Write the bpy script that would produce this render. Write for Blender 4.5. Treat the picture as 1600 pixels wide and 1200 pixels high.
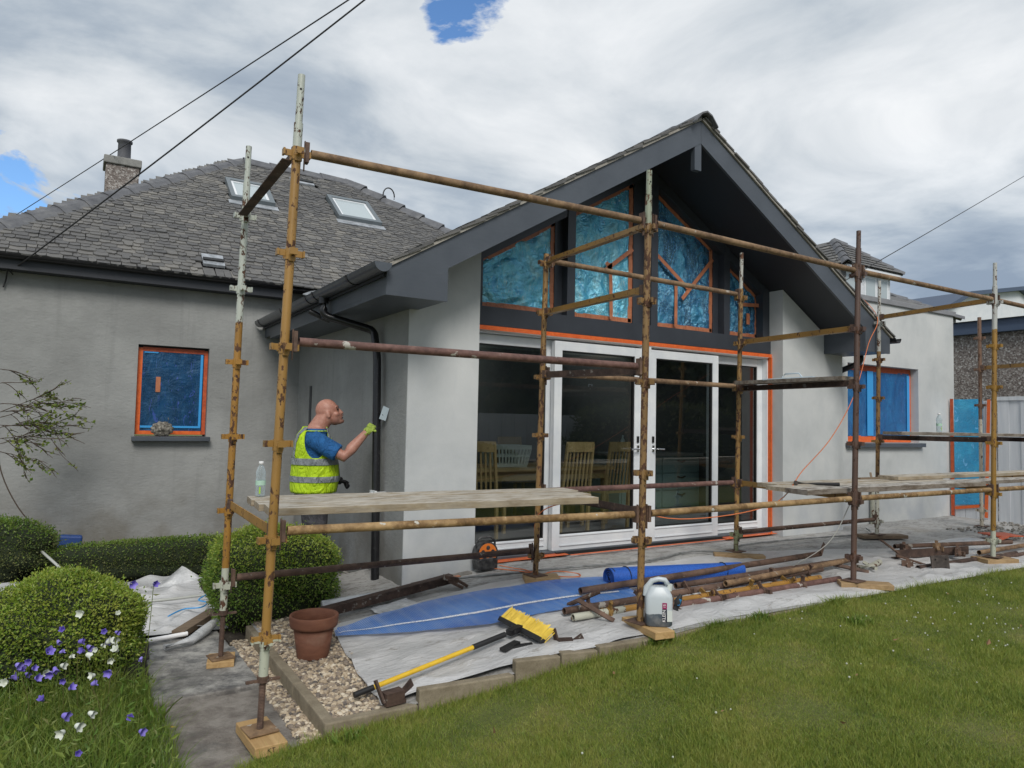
import bpy, bmesh, math, random
import numpy as np
from mathutils import Vector, Matrix, Euler, Quaternion

# ------------------------------------------------------------------ clear
for o in list(bpy.data.objects):
    bpy.data.objects.remove(o)
S = bpy.context.scene
COL = S.collection
R = random.Random(7)
NP = np.random.RandomState(11)
rad = math.radians

# ------------------------------------------------------------------ camera
cam_d = bpy.data.cameras.new('camera')
cam = bpy.data.objects.new('camera', cam_d)
COL.objects.link(cam)
cam_d.sensor_width = 36.0
cam_d.lens = 24.975
cam_d.clip_start = 0.05
cam_d.clip_end = 900
RM = ((0.85081733, 0.04527631, 0.52350734),
      (-0.52506753, 0.0346789, 0.85035373),
      (0.02034622, -0.99837239, 0.05327853))
M = Matrix(((RM[0][0], -RM[0][1], -RM[0][2], 0.0),
            (RM[1][0], -RM[1][1], -RM[1][2], 0.0),
            (RM[2][0], -RM[2][1], -RM[2][2], 1.33),
            (0, 0, 0, 1)))
cam.matrix_world = M
S.camera = cam
S.render.resolution_x, S.render.resolution_y = 1024, 768

# ------------------------------------------------------------------ exposure
S.view_settings.view_transform = 'Standard'
S.view_settings.look = 'None'
S.view_settings.gamma = 1.0
S.view_settings.use_curve_mapping = False
S.view_settings.exposure = 0.66

# ------------------------------------------------------------------ sun
SUN_EL, SUN_AZ = 42.0, 200.0           # azimuth of the sun, degrees clockwise from +Y
sd = bpy.data.lights.new('sun', 'SUN')
sd.energy = 1.5
sd.angle = rad(24)
sd.color = (1.0, 0.955, 0.89)
sun = bpy.data.objects.new('sun', sd)
COL.objects.link(sun)
sv = Vector((math.sin(rad(SUN_AZ)) * math.cos(rad(SUN_EL)),
             math.cos(rad(SUN_AZ)) * math.cos(rad(SUN_EL)), math.sin(rad(SUN_EL))))
sun.rotation_euler = sv.to_track_quat('Z', 'Y').to_euler()
sun.location = sv * 40

# ------------------------------------------------------------------ node helpers
class NT:
    def __init__(s, nt):
        s.nt = nt
    def n(s, t, **kw):
        nd = s.nt.nodes.new(t)
        for k, v in kw.items():
            setattr(nd, k, v)
        return nd
    def set(s, sock, v):
        if isinstance(v, bpy.types.NodeSocket):
            s.nt.links.new(v, sock)
        elif isinstance(v, (tuple, list)) and len(v) == 3 and sock.type == 'RGBA':
            sock.default_value = (v[0], v[1], v[2], 1)
        else:
            sock.default_value = v
    def math(s, op, a, b=0.0, c=None, clamp=False):
        nd = s.n('ShaderNodeMath', operation=op, use_clamp=clamp)
        s.set(nd.inputs[0], a); s.set(nd.inputs[1], b)
        if c is not None:
            s.set(nd.inputs[2], c)
        return nd.outputs[0]
    def vmath(s, op, a, b=(0, 0, 0)):
        nd = s.n('ShaderNodeVectorMath', operation=op)
        s.set(nd.inputs[0], a); s.set(nd.inputs[1], b)
        return nd.outputs['Value'] if op in ('DOT_PRODUCT', 'LENGTH', 'DISTANCE') else nd.outputs[0]
    def pos(s, scale=(1, 1, 1)):
        g = s.n('ShaderNodeNewGeometry').outputs['Position']
        return g if scale == (1, 1, 1) else s.vmath('MULTIPLY', g, scale)
    def obj(s, scale=(1, 1, 1)):
        g = s.n('ShaderNodeTexCoord').outputs['Object']
        return g if scale == (1, 1, 1) else s.vmath('MULTIPLY', g, scale)
    def noise(s, vec, scale=5, detail=4, rough=.55, dist=0.0):
        nd = s.n('ShaderNodeTexNoise')
        s.set(nd.inputs['Vector'], vec)
        nd.inputs['Scale'].default_value = scale
        nd.inputs['Detail'].default_value = detail
        nd.inputs['Roughness'].default_value = rough
        nd.inputs['Distortion'].default_value = dist
        return nd.outputs['Fac']
    def voro(s, vec, scale=5, feature='F1', out='Distance', rnd=1.0):
        nd = s.n('ShaderNodeTexVoronoi', feature=feature)
        s.set(nd.inputs['Vector'], vec)
        nd.inputs['Scale'].default_value = scale
        nd.inputs['Randomness'].default_value = rnd
        return nd.outputs[out]
    def ramp(s, fac, stops, interp='LINEAR'):
        nd = s.n('ShaderNodeValToRGB')
        cr = nd.color_ramp
        cr.interpolation = interp
        while len(cr.elements) < len(stops):
            cr.elements.new(.5)
        for e, (p, c) in zip(cr.elements, stops):
            e.position = p
            e.color = (c, c, c, 1) if isinstance(c, (int, float)) else (c[0], c[1], c[2], 1)
        s.set(nd.inputs['Fac'], fac)
        return nd.outputs['Color']
    def mr(s, v, a, b, c=0.0, d=1.0):
        nd = s.n('ShaderNodeMapRange')
        s.set(nd.inputs['Value'], v)
        for i, x in zip(('From Min', 'From Max', 'To Min', 'To Max'), (a, b, c, d)):
            nd.inputs[i].default_value = x
        return nd.outputs['Result']
    def mix(s, fac, a, b, bt='MIX'):
        nd = s.n('ShaderNodeMix', data_type='RGBA', blend_type=bt)
        s.set(nd.inputs[0], fac); s.set(nd.inputs[6], a); s.set(nd.inputs[7], b)
        return nd.outputs[2]
    def sep(s, v):
        nd = s.n('ShaderNodeSeparateXYZ'); s.set(nd.inputs[0], v)
        return nd.outputs
    def comb(s, x, y, z):
        nd = s.n('ShaderNodeCombineXYZ')
        for i, v in enumerate((x, y, z)):
            s.set(nd.inputs[i], v)
        return nd.outputs[0]
    def bump(s, h, strength=.3, dist=.01):
        nd = s.n('ShaderNodeBump')
        nd.inputs['Strength'].default_value = strength
        nd.inputs['Distance'].default_value = dist
        s.set(nd.inputs['Height'], h)
        return nd.outputs[0]

MATS = {}
def material(name, fn=None, col=(.5, .5, .5), rough=.6, metal=0.0, **kw):
    m = bpy.data.materials.new(name)
    m.use_nodes = True
    t = NT(m.node_tree)
    b = m.node_tree.nodes['Principled BSDF']
    b.inputs['Base Color'].default_value = (*col, 1)
    b.inputs['Roughness'].default_value = rough
    b.inputs['Metallic'].default_value = metal
    for k, v in kw.items():
        b.inputs[k].default_value = v
    if fn:
        fn(t, b)
    MATS[name] = m
    return m

# ------------------------------------------------------------------ world: clouded sky
w = bpy.data.worlds.new('World'); S.world = w; w.use_nodes = True
t = NT(w.node_tree)
bg = w.node_tree.nodes['Background']
sky = t.n('ShaderNodeTexSky', sky_type='NISHITA', sun_disc=False)
sky.sun_elevation = rad(SUN_EL); sky.sun_rotation = rad(SUN_AZ)
sky.air_density = 1.0; sky.dust_density = .6; sky.ozone_density = 1.6
dirv = t.n('ShaderNodeTexCoord').outputs['Generated']
sx, sy, sz = t.sep(dirv)[0:3]
zz = t.math('ADD', t.math('MAXIMUM', sz, 0.0), .16)
pl = t.comb(t.math('DIVIDE', sx, zz), t.math('DIVIDE', sy, zz), 0.0)
warp = t.n('ShaderNodeTexNoise'); t.set(warp.inputs['Vector'], pl); warp.inputs['Scale'].default_value = .8
plw = t.vmath('ADD', pl, t.vmath('MULTIPLY', t.vmath('SUBTRACT', warp.outputs['Color'], (.5, .5, .5)), (.9, .9, 0)))
n1 = t.noise(t.vmath('ADD', plw, (7.9, 2.3, 0)), .75, 9, .56)
n2 = t.noise(t.vmath('ADD', t.vmath('MULTIPLY', plw, (1.0, 1.0, 1)), (11.3, 4.2, 0)), 1.75, 10, .58)
cl = t.math('ADD', t.math('MULTIPLY', n1, .57), t.math('MULTIPLY', n2, .43))
ccol = t.ramp(cl, [(.38, (.25, .305, .38)), (.455, (.35, .405, .47)), (.505, (.48, .525, .57)),
                   (.55, (.58, .615, .65)), (.61, (.69, .715, .74)), (.69, (.84, .85, .86))])
# bluer-grey cloud base lower down
ccol = t.mix(t.mr(sz, .02, .35, .55, 0.0), ccol, t.mix(1.0, ccol, (.86, .97, 1.10), 'MULTIPLY'))
# the openings of blue between the clouds
holes = None
for (d, a, b_) in (((0.3730, 0.7830, 0.4980), .9992, 1.0), ((0.3903, 0.7707, 0.5037), .9988, 1.0), ((0.4160, 0.7460, 0.5200), .9989, 1.0), ((-0.0900, 0.9707, 0.2285), .9968, 1.0), ((-0.0650, 0.9750, 0.2120), .9968, 1.0), ((-0.0348, 0.9757, 0.2165), .9982, 1.0)):
    dp = t.vmath('DOT_PRODUCT', t.vmath('NORMALIZE', dirv), d)
    h = t.mr(dp, a, b_, -.50, .16)
    h = t.math('MAXIMUM', h, -.60)
    holes = h if holes is None else t.math('MAXIMUM', holes, h)
hn = t.noise(t.vmath('ADD', t.vmath('MULTIPLY', plw, (1, 1, 1)), (5.7, 9.1, 0)), 7.5, 9, .62)
hm = t.mr(t.math('ADD', t.math('MULTIPLY', t.math('SUBTRACT', hn, .5), 2.6), t.math('MULTIPLY', holes, 1.6)), -.12, .22)
blue = t.mix(1.0, sky.outputs['Color'], (.70, .92, 1.12), 'MULTIPLY')
mixed = t.mix(hm, t.vmath('MULTIPLY', ccol, (7.7, 7.7, 7.7)), blue)
t.set(bg.inputs['Color'], mixed)
bg.inputs['Strength'].default_value = 0.10

# ------------------------------------------------------------------ mesh helpers
WORLDPOS = {}
def smooth01(a, b, x):
    u = min(1.0, max(0.0, (x - a) / (b - a)))
    return u * u * (3 - 2 * u)
def patio_z(x, y):
    return -.26 + .23 * smooth01(1.1, 3.6, x) + .03 * smooth01(4, 5.8, y)
def lawn_z(x, y):
    return max(-.40, float(np.interp(x, LZX, LZZ)) - .045 * max(0.0, kerb_y(x) - y))
LZX = [.5, 1.2, 1.7, 2.3, 2.83, 3.4, 4.5, 6]
LZZ = [-.338, -.318, -.292, -.225, -.128, -.080, -.060, -.052]
KP = [(-20, 3.3), (.55, 3.3), (.73, 3.58), (1.15, 3.67), (1.7, 3.67), (2.3, 3.62), (2.53, 3.59), (2.83, 3.51), (3.4, 3.47),
      (3.83, 3.50), (5.0, 3.50), (6.2, 3.50), (8.3, 3.47), (14, 3.35), (40, 2.8)]
def kerb_y(x):
    for (a, b) in zip(KP, KP[1:]):
        if a[0] <= x <= b[0]:
            u = (x - a[0]) / (b[0] - a[0])
            return a[1] + u * (b[1] - a[1])
    return KP[-1][1]

def link(o, parent=None, origin=None):
    COL.objects.link(o)
    if origin is None:
        origin = Vector((0, 0, 0))
    origin = Vector(origin)
    if parent is not None:
        o.parent = parent
        o.location = origin - WORLDPOS[parent]
    else:
        o.location = origin
    WORLDPOS[o] = origin
    return o
def tag(o, label=None, cat=None, group=None, kind=None):
    if label: o['label'] = label
    if cat: o['category'] = cat
    if group: o['group'] = group
    if kind: o['kind'] = kind
    return o
def thing(name, label, cat, loc=(0, 0, 0), group=None):
    o = bpy.data.objects.new(name, None)
    o.empty_display_size = .1
    link(o, None, loc)
    return tag(o, label, cat, group)

def frame(d, up=(0, 0, 1)):
    d = Vector(d).normalized()
    up = Vector(up)
    if abs(d.dot(up)) > .98:
        up = Vector((1, 0, 0)) if abs(d.x) < .9 else Vector((0, 1, 0))
    s = d.cross(up).normalized()
    u = s.cross(d).normalized()
    return d, s, u

class MB:
    def __init__(s):
        s.v = []; s.f = []; s.m = []; s.sm = []; s.mi = 0
    def add(s, vs, fs, sm=False):
        n = len(s.v)
        s.v += [tuple(v) for v in vs]
        s.f += [tuple(n + i for i in f) for f in fs]
        s.m += [s.mi] * len(fs)
        s.sm += [sm] * len(fs)
        return s
    def box(s, x0, x1, y0, y1, z0, z1):
        return s.add([(x0, y0, z0), (x1, y0, z0), (x1, y1, z0), (x0, y1, z0), (x0, y0, z1), (x1, y0, z1), (x1, y1, z1), (x0, y1, z1)],
                     [(3, 2, 1, 0), (4, 5, 6, 7), (0, 1, 5, 4), (1, 2, 6, 5), (2, 3, 7, 6), (3, 0, 4, 7)])
    def cbox(s, c, sz, rot=None):
        h = [Vector((sz[0] * a / 2, sz[1] * b / 2, sz[2] * d / 2)) for (a, b, d) in
             ((-1, -1, -1), (1, -1, -1), (1, 1, -1), (-1, 1, -1), (-1, -1, 1), (1, -1, 1), (1, 1, 1), (-1, 1, 1))]
        if rot is not None:
            h = [rot @ v for v in h]
        return s.add([Vector(c) + v for v in h], [(3, 2, 1, 0), (4, 5, 6, 7), (0, 1, 5, 4), (1, 2, 6, 5), (2, 3, 7, 6), (3, 0, 4, 7)])
    def bar(s, p0, p1, wd, ht, up=(0, 0, 1)):
        p0, p1 = Vector(p0), Vector(p1)
        d, sd_, u = frame(p1 - p0, up)
        q = []
        for p in (p0, p1):
            for a, b in ((-1, -1), (1, -1), (1, 1), (-1, 1)):
                q.append(p + sd_ * (a * wd / 2) + u * (b * ht / 2))
        return s.add(q, [(0, 1, 2, 3), (7, 6, 5, 4), (1, 0, 4, 5), (2, 1, 5, 6), (3, 2, 6, 7), (0, 3, 7, 4)])
    def tube(s, p0, p1, r, n=12, r1=None, hollow=0.0, cap=True):
        p0, p1 = Vector(p0), Vector(p1)
        r1 = r if r1 is None else r1
        d, a, b = frame(p1 - p0)
        ring = lambda p, rr: [p + a * (math.cos(2 * math.pi * i / n) * rr) + b * (math.sin(2 * math.pi * i / n) * rr) for i in range(n)]
        vs = ring(p0, r) + ring(p1, r1)
        s.add(vs, [(i, (i + 1) % n, n + (i + 1) % n, n + i) for i in range(n)], True)
        if hollow:
            dp = min(.12, (p1 - p0).length * .3)
            for p, rr, sgn in ((p0, r, 1), (p1, r1, -1)):
                vs = ring(p, rr) + ring(p, rr - hollow) + ring(p + d * (sgn * dp), rr - hollow)
                f1 = [(i, (i + 1) % n, n + (i + 1) % n, n + i) for i in range(n)]
                f2 = [(n + i, n + (i + 1) % n, 2 * n + (i + 1) % n, 2 * n + i) for i in range(n)]
                f3 = [tuple(range(2 * n, 3 * n))]
                if sgn == 1:
                    f1 = [x[::-1] for x in f1]; f2 = [x[::-1] for x in f2]; f3 = [x[::-1] for x in f3]
                s.add(vs, f1); s.add(vs, f2, True); s.add(vs, f3)
        elif cap:
            s.add(ring(p0, r), [tuple(range(n - 1, -1, -1))])
            s.add(ring(p1, r1), [tuple(range(n))])
        return s
    def path(s, pts, r, n=7, cap=True):
        pts = [Vector(p) for p in pts]
        rs = r if isinstance(r, (list, tuple)) else [r] * len(pts)
        vs = []
        up = None
        for i, p in enumerate(pts):
            d = (pts[min(i + 1, len(pts) - 1)] - pts[max(i - 1, 0)])
            d = d.normalized() if d.length > 1e-9 else Vector((0, 0, 1))
            if up is None:
                _, a, b = frame(d)
            else:
                a = up - d * up.dot(d)
                a = a.normalized() if a.length > 1e-6 else frame(d)[1]
                b = d.cross(a)
            up = a
            vs += [p + a * (math.cos(2 * math.pi * k / n) * rs[i]) + b * (math.sin(2 * math.pi * k / n) * rs[i]) for k in range(n)]
        fs = []
        for i in range(len(pts) - 1):
            fs += [(i * n + k, i * n + (k + 1) % n, (i + 1) * n + (k + 1) % n, (i + 1) * n + k) for k in range(n)]
        s.add(vs, fs, True)
        if cap:
            s.add(vs[:n], [tuple(range(n - 1, -1, -1))]); s.add(vs[-n:], [tuple(range(n))])
        return s
    def prism(s, poly, vec):
        poly = [Vector(p) for p in poly]; vec = Vector(vec)
        n = len(poly)
        nrm = Vector((0, 0, 0))
        for i in range(n):
            nrm += (poly[i]).cross(poly[(i + 1) % n])
        if nrm.dot(vec) > 0:
            poly = poly[::-1]
        vs = poly + [p + vec for p in poly]
        fs = [tuple(range(n)), tuple(range(2 * n - 1, n - 1, -1))] + [((i + 1) % n, i, n + i, n + (i + 1) % n) for i in range(n)]
        return s.add(vs, fs)
    def lathe(s, prof, c, n=24, sm=True):
        c = Vector(c)
        vs = []
        for (r, z) in prof:
            vs += [c + Vector((math.cos(2 * math.pi * k / n) * r, math.sin(2 * math.pi * k / n) * r, z)) for k in range(n)]
        fs = []
        for i in range(len(prof) - 1):
            fs += [(i * n + k, i * n + (k + 1) % n, (i + 1) * n + (k + 1) % n, (i + 1) * n + k) for k in range(n)]
        return s.add(vs, fs, sm)
    def loft(s, rings, cap=True, sm=True):
        n = len(rings[0]); vs = [p for r in rings for p in r]; fs = []
        for i in range(len(rings) - 1):
            fs += [(i * n + k, i * n + (k + 1) % n, (i + 1) * n + (k + 1) % n, (i + 1) * n + k) for k in range(n)]
        s.add(vs, fs, sm)
        if cap:
            s.add(rings[0], [tuple(range(n - 1, -1, -1))], sm); s.add(rings[-1], [tuple(range(n))], sm)
        return s
    def grid(s, fn, nu, nv, sm=True):
        vs = [fn(i / nu, j / nv) for j in range(nv + 1) for i in range(nu + 1)]
        w_ = nu + 1
        return s.add(vs, [(j * w_ + i, j * w_ + i + 1, (j + 1) * w_ + i + 1, (j + 1) * w_ + i) for j in range(nv) for i in range(nu)], sm)
    def build(s, name, mats, parent=None, origin=None, label=None, cat=None, group=None, kind=None, bevel=0):
        vs = np.array(s.v, dtype=np.float64)
        if origin is None:
            lo, hi = vs.min(0), vs.max(0)
            origin = ((lo[0] + hi[0]) / 2, (lo[1] + hi[1]) / 2, lo[2])
        me = bpy.data.meshes.new(name)
        me.from_pydata((vs - np.array(origin)).tolist(), [], s.f)
        if not isinstance(mats, (list, tuple)):
            mats = [mats]
        for m in mats:
            me.materials.append(MATS[m])
        if len(mats) > 1:
            me.polygons.foreach_set('material_index', s.m)
        me.polygons.foreach_set('use_smooth', s.sm)
        me.update()
        o = bpy.data.objects.new(name, me)
        link(o, parent, origin)
        if bevel:
            md = o.modifiers.new('bevel', 'BEVEL'); md.width = bevel; md.segments = 2; md.limit_method = 'ANGLE'
        return tag(o, label, cat, group, kind)

def np_object(name, V, F, mats, parent=None, origin=(0, 0, 0), smooth=False, fmat=None, label=None, cat=None, group=None, kind=None):
    """V (n,3) array, F (m,k) array of equal-sized faces."""
    V = np.asarray(V, dtype=np.float32) - np.array(origin, dtype=np.float32)
    F = np.asarray(F, dtype=np.int32)
    me = bpy.data.meshes.new(name)
    me.vertices.add(len(V)); me.vertices.foreach_set('co', V.ravel())
    k = F.shape[1]
    me.loops.add(F.size); me.loops.foreach_set('vertex_index', F.ravel())
    me.polygons.add(len(F))
    me.polygons.foreach_set('loop_start', np.arange(0, F.size, k, dtype=np.int32))
    try:
        me.polygons.foreach_set('loop_total', np.full(len(F), k, dtype=np.int32))
    except Exception:
        pass
    if not isinstance(mats, (list, tuple)):
        mats = [mats]
    for m in mats:
        me.materials.append(MATS[m])
    if fmat is not None:
        me.polygons.foreach_set('material_index', np.asarray(fmat, dtype=np.int32))
    me.polygons.foreach_set('use_smooth', np.full(len(F), smooth))
    me.update(calc_edges=True)
    me.validate()
    o = bpy.data.objects.new(name, me)
    link(o, parent, origin)
    return tag(o, label, cat, group, kind)

def instance(name, me, parent, origin, rot=None):
    o = bpy.data.objects.new(name, me)
    link(o, parent, origin)
    if rot is not None:
        o.rotation_euler = rot
    return o

def hash2(i, j):
    x = math.sin(i * 127.1 + j * 311.7) * 43758.5453
    return x - math.floor(x)
def vnoise(x, y):
    i, j = math.floor(x), math.floor(y)
    u, v = x - i, y - j
    u = u * u * (3 - 2 * u); v = v * v * (3 - 2 * v)
    a = hash2(i, j); b = hash2(i + 1, j); c = hash2(i, j + 1); d = hash2(i + 1, j + 1)
    return a + (b - a) * u + (c - a) * v + (a - b - c + d) * u * v
# ------------------------------------------------------------------ materials
def f_base(t, b):
    p = t.pos()
    n = t.noise(p, 1.1, 6, .6, .4)
    n2 = t.noise(t.pos((1, 1, 3.2)), 5, 6, .65)
    c = t.ramp(n, [(.3, (.215, .219, .214)), (.5, (.268, .273, .267)), (.68, (.325, .330, .322))])
    c = t.mix(t.mr(n2, .52, .75, 0, .45), c, (.20, .204, .20))
    z = t.sep(p)[2]
    low = t.math('MULTIPLY', t.mr(z, -.1, .75, 1, 0), t.mr(t.noise(p, 2.3, 5), .42, .62))
    c = t.mix(t.math('MULTIPLY', low, .7), c, (.150, .136, .108))
    streak = t.mr(t.noise(t.pos((7, 7, .35)), 1.6, 4), .55, .72, 0, .45)
    c = t.mix(streak, c, (.21, .214, .21))
    cr = t.math('ABSOLUTE', t.math('SUBTRACT', t.noise(t.pos((.5, .5, 1.5)), 1.6, 5, .55), .5))
    c = t.mix(t.math('MULTIPLY', t.mr(cr, 0, .003, .30, 0), t.mr(t.noise(p, .9, 2), .55, .65)), c, (.08, .08, .08))
    c = t.mix(t.mr(t.noise(p, .55, 3), .5, .7, 0, .35), c, (.31, .318, .318))
    t.set(b.inputs['Base Color'], c)
    h = t.math('ADD', t.noise(p, 2.5, 5), t.math('MULTIPLY', t.noise(t.pos((1, 1, 2)), 22, 4), .22))
    t.set(b.inputs['Normal'], t.bump(h, .6, .03))
material('render_base', f_base, rough=.85)

def f_top(t, b):
    p = t.pos()
    n = t.noise(p, 1.4, 6, .6, .3)
    c = t.ramp(n, [(.3, (.44, .462, .466)), (.5, (.53, .548, .548)), (.7, (.60, .613, .608))])
    c = t.mix(t.mr(t.noise(t.pos((1, 1, .4)), 5, 5), .53, .74, 0, .5), c, (.46, .485, .50))
    z = t.sep(p)[2]
    low = t.math('MULTIPLY', t.mr(z, .0, .7, 1, 0), t.mr(t.noise(p, 3.1, 5), .40, .62))
    c = t.mix(t.math('MULTIPLY', low, .7), c, (.39, .42, .46))
    t.set(b.inputs['Base Color'], c)
    h = t.math('ADD', t.noise(p, 3, 5), t.math('MULTIPLY', t.noise(p, 60, 3), .12))
    t.set(b.inputs['Normal'], t.bump(h, .3, .02))
material('render_top', f_top, rough=.82)

def f_anth(t, b):
    n = t.noise(t.pos(), 2.5, 5)
    t.set(b.inputs['Base Color'], t.ramp(n, [(.3, (.062, .073, .090)), (.7, (.085, .098, .118))]))
    t.set(b.inputs['Normal'], t.bump(t.noise(t.pos((3, 3, 12)), 4, 4), .08, .01))
material('anthracite', f_anth, rough=.42)
material('soffit', None, (.022, .025, .033), .5)
material('black_plastic', lambda t, b: t.set(b.inputs['Base Color'], t.ramp(t.noise(t.pos(), 40, 4), [(.45, (.012, .012, .014)), (.62, (.016, .016, .018)), (.74, (.06, .06, .06))])), rough=.28)
material('black_rubber', None, (.014, .014, .015), .55)

def f_slate(t, b):
    oi = t.n('ShaderNodeObjectInfo').outputs['Random']
    isl = t.n('ShaderNodeNewGeometry').outputs['Random Per Island']
    r = t.math('FRACT', t.math('ADD', t.math('MULTIPLY', oi, 7.31), isl))
    c = t.ramp(r, [(0, (.075, .074, .076)), (.3, (.10, .099, .099)), (.55, (.125, .122, .118)), (.8, (.155, .149, .139)), (1, (.21, .20, .182))])
    n = t.noise(t.pos((2, 6, 6)), 9, 6, .65)
    c = t.mix(t.mr(n, .45, .75, 0, .55), c, (.22, .212, .19))
    big = t.noise(t.pos(), .8, 4)
    c = t.mix(t.mr(big, .42, .6, 0, .45), c, (.085, .085, .088))
    t.set(b.inputs['Base Color'], c)
    t.set(b.inputs['Normal'], t.bump(n, .5, .006))
material('slate', f_slate, rough=.7)
def f_ridge(t, b):
    n = t.noise(t.pos(), 7, 6, .65)
    t.set(b.inputs['Base Color'], t.ramp(n, [(.3, (.085, .088, .098)), (.55, (.13, .133, .143)), (.75, (.19, .19, .19))]))
    t.set(b.inputs['Normal'], t.bump(t.noise(t.pos(), 40, 5), .4, .006))
material('ridge_tile', f_ridge, rough=.75)
material('roof_deck', None, (.03, .03, .033), .9)
material('lead', lambda t, b: t.set(b.inputs['Base Color'], t.ramp(t.noise(t.pos(), 9, 5), [(.35, (.26, .28, .30)), (.7, (.55, .58, .62))])), rough=.4, metal=.3)
def f_pebble(t, b):
    v = t.voro(t.pos(), 42, out='Color')
    s = t.n('ShaderNodeSeparateColor'); t.set(s.inputs[0], v)
    c = t.ramp(s.outputs[0], [(0, (.12, .10, .09)), (.35, (.19, .16, .145)), (.6, (.25, .22, .20)), (.85, (.34, .315, .295)), (1, (.48, .46, .44))])
    t.set(b.inputs['Base Color'], c)
    t.set(b.inputs['Normal'], t.bump(t.voro(t.pos(), 42), .7, .012))
material('pebbledash', f_pebble, rough=.8)
def f_conc(c0, c1, sc=9):
    def f(t, b):
        n = t.noise(t.pos(), sc, 8, .68)
        s = t.noise(t.pos(), sc * 14, 3)
        c = t.ramp(n, [(.28, c0), (.72, c1)])
        c = t.mix(t.mr(s, .5, .75, 0, .35), c, tuple(x * .55 for x in c0))
        t.set(b.inputs['Base Color'], c)
        t.set(b.inputs['Normal'], t.bump(t.math('ADD', n, t.math('MULTIPLY', s, .4)), .4, .012))
    return f
material('kerb_concrete', f_conc((.155, .125, .082), (.31, .265, .19)), rough=.9)
material('cap_stone', f_conc((.17, .17, .165), (.32, .32, .30)), rough=.9)
material('coping_grey', f_conc((.20, .205, .22), (.27, .275, .29), 4), rough=.7)
def f_slab(t, b):
    n = t.noise(t.pos(), 7.0, 10, .70, .2)
    c = t.ramp(n, [(.37, (.11, .112, .115)), (.47, (.235, .23, .22)), (.60, (.42, .41, .385))])
    c = t.mix(t.mr(t.noise(t.pos(), 8, 7, .7), .56, .72, 0, .6), c, (.33, .32, .30))
    c = t.mix(t.math('MULTIPLY', t.mr(t.sep(t.pos())[1], 4.70, 4.58), .55), c, (.17, .135, .105))
    c = t.mix(t.mr(t.noise(t.pos(), 2.2, 6, .7), .54, .66, 0, .65), c, (.085, .083, .08))
    t.set(b.inputs['Base Color'], c)
    t.set(b.inputs['Normal'], t.bump(t.noise(t.pos(), 22, 9, .75), .9, .02))
material('paving', f_slab, rough=.8)
def f_patio(t, b):
    p = t.pos()
    n = t.noise(p, 2.2, 8, .62, .4)
    c = t.ramp(n, [(.28, (.29, .29, .285)), (.5, (.39, .385, .375)), (.72, (.49, .485, .475))])
    d = t.noise(t.pos((1, 2.6, 1)), 5.5, 9, .72, .6)
    c = t.mix(t.mr(d, .51, .62, 0, .8), c, (.19, .18, .165))
    g = t.noise(p, 26, 6, .7)
    c = t.mix(t.mr(g, .54, .64, 0, .75), c, (.19, .18, .165))
    c = t.mix(t.mr(t.noise(p, 1.2, 4), .60, .72, 0, .5), c, (.30, .275, .235))
    t.set(b.inputs['Base Color'], c)
    t.set(b.inputs['Normal'], t.bump(t.math('ADD', d, t.math('MULTIPLY', g, .5)), .6, .03))
material('dusty_patio', f_patio, rough=.85)
def f_sheet(t, b):
    p = t.pos()
    n = t.noise(p, 1.6, 7, .6, .3)
    c = t.ramp(n, [(.3, (.42, .425, .43)), (.55, (.54, .54, .542)), (.75, (.68, .68, .685))])
    d = t.noise(t.pos((1, 2.2, 1)), 6, 9, .74, .8)
    c = t.mix(t.mr(d, .57, .66, 0, .75), c, (.24, .22, .195))
    g = t.voro(p, 33)
    gm = t.math('MULTIPLY', t.mr(g, .0, .16, 1, 0), t.mr(t.noise(p, 4, 3), .52, .6))
    c = t.mix(t.math('MULTIPLY', gm, .75), c, (.14, .13, .12))
    t.set(b.inputs['Base Color'], c)
    wv = t.noise(t.pos((1.0, 2.8, 1)), 7, 5, .6, 1.2)
    t.set(b.inputs['Normal'], t.bump(t.math('ADD', wv, t.math('MULTIPLY', d, .3)), .55, .03))
material('dust_sheet', f_sheet, rough=.38, **{'Subsurface Weight': 0.0})
def f_clear(t, b):
    n = t.noise(t.pos((1, 1, 2)), 5, 6, .6)
    t.set(b.inputs['Base Color'], t.ramp(n, [(.35, (.60, .62, .64)), (.7, (.80, .81, .82))]))
    t.set(b.inputs['Alpha'], t.mr(n, .35, .65, .62, .92))
    t.set(b.inputs['Normal'], t.bump(t.noise(t.pos(), 9, 5, .6, 1.0), .6, .03))
material('clear_sheet', f_clear, rough=.25)
def f_soil(t, b):
    n = t.noise(t.pos(), 14, 8, .7)
    t.set(b.inputs['Base Color'], t.ramp(n, [(.3, (.028, .022, .017)), (.6, (.07, .058, .045)), (.78, (.17, .155, .135))]))
    t.set(b.inputs['Normal'], t.bump(n, .9, .03))
material('soil', f_soil, rough=.95)
def f_turf(t, b):
    n = t.noise(t.pos(), 1.7, 6, .6)
    c = t.ramp(n, [(.32, (.08, .11, .022)), (.5, (.13, .15, .035)), (.68, (.20, .18, .06))])
    t.set(b.inputs['Base Color'], t.mix(t.mr(t.noise(t.pos(), 60, 4), .45, .65, 0, .5), c, (.05, .048, .02)))
    t.set(b.inputs['Normal'], t.bump(t.noise(t.pos(), 90, 4), .8, .02))
material('turf', f_turf, rough=.95)
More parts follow.
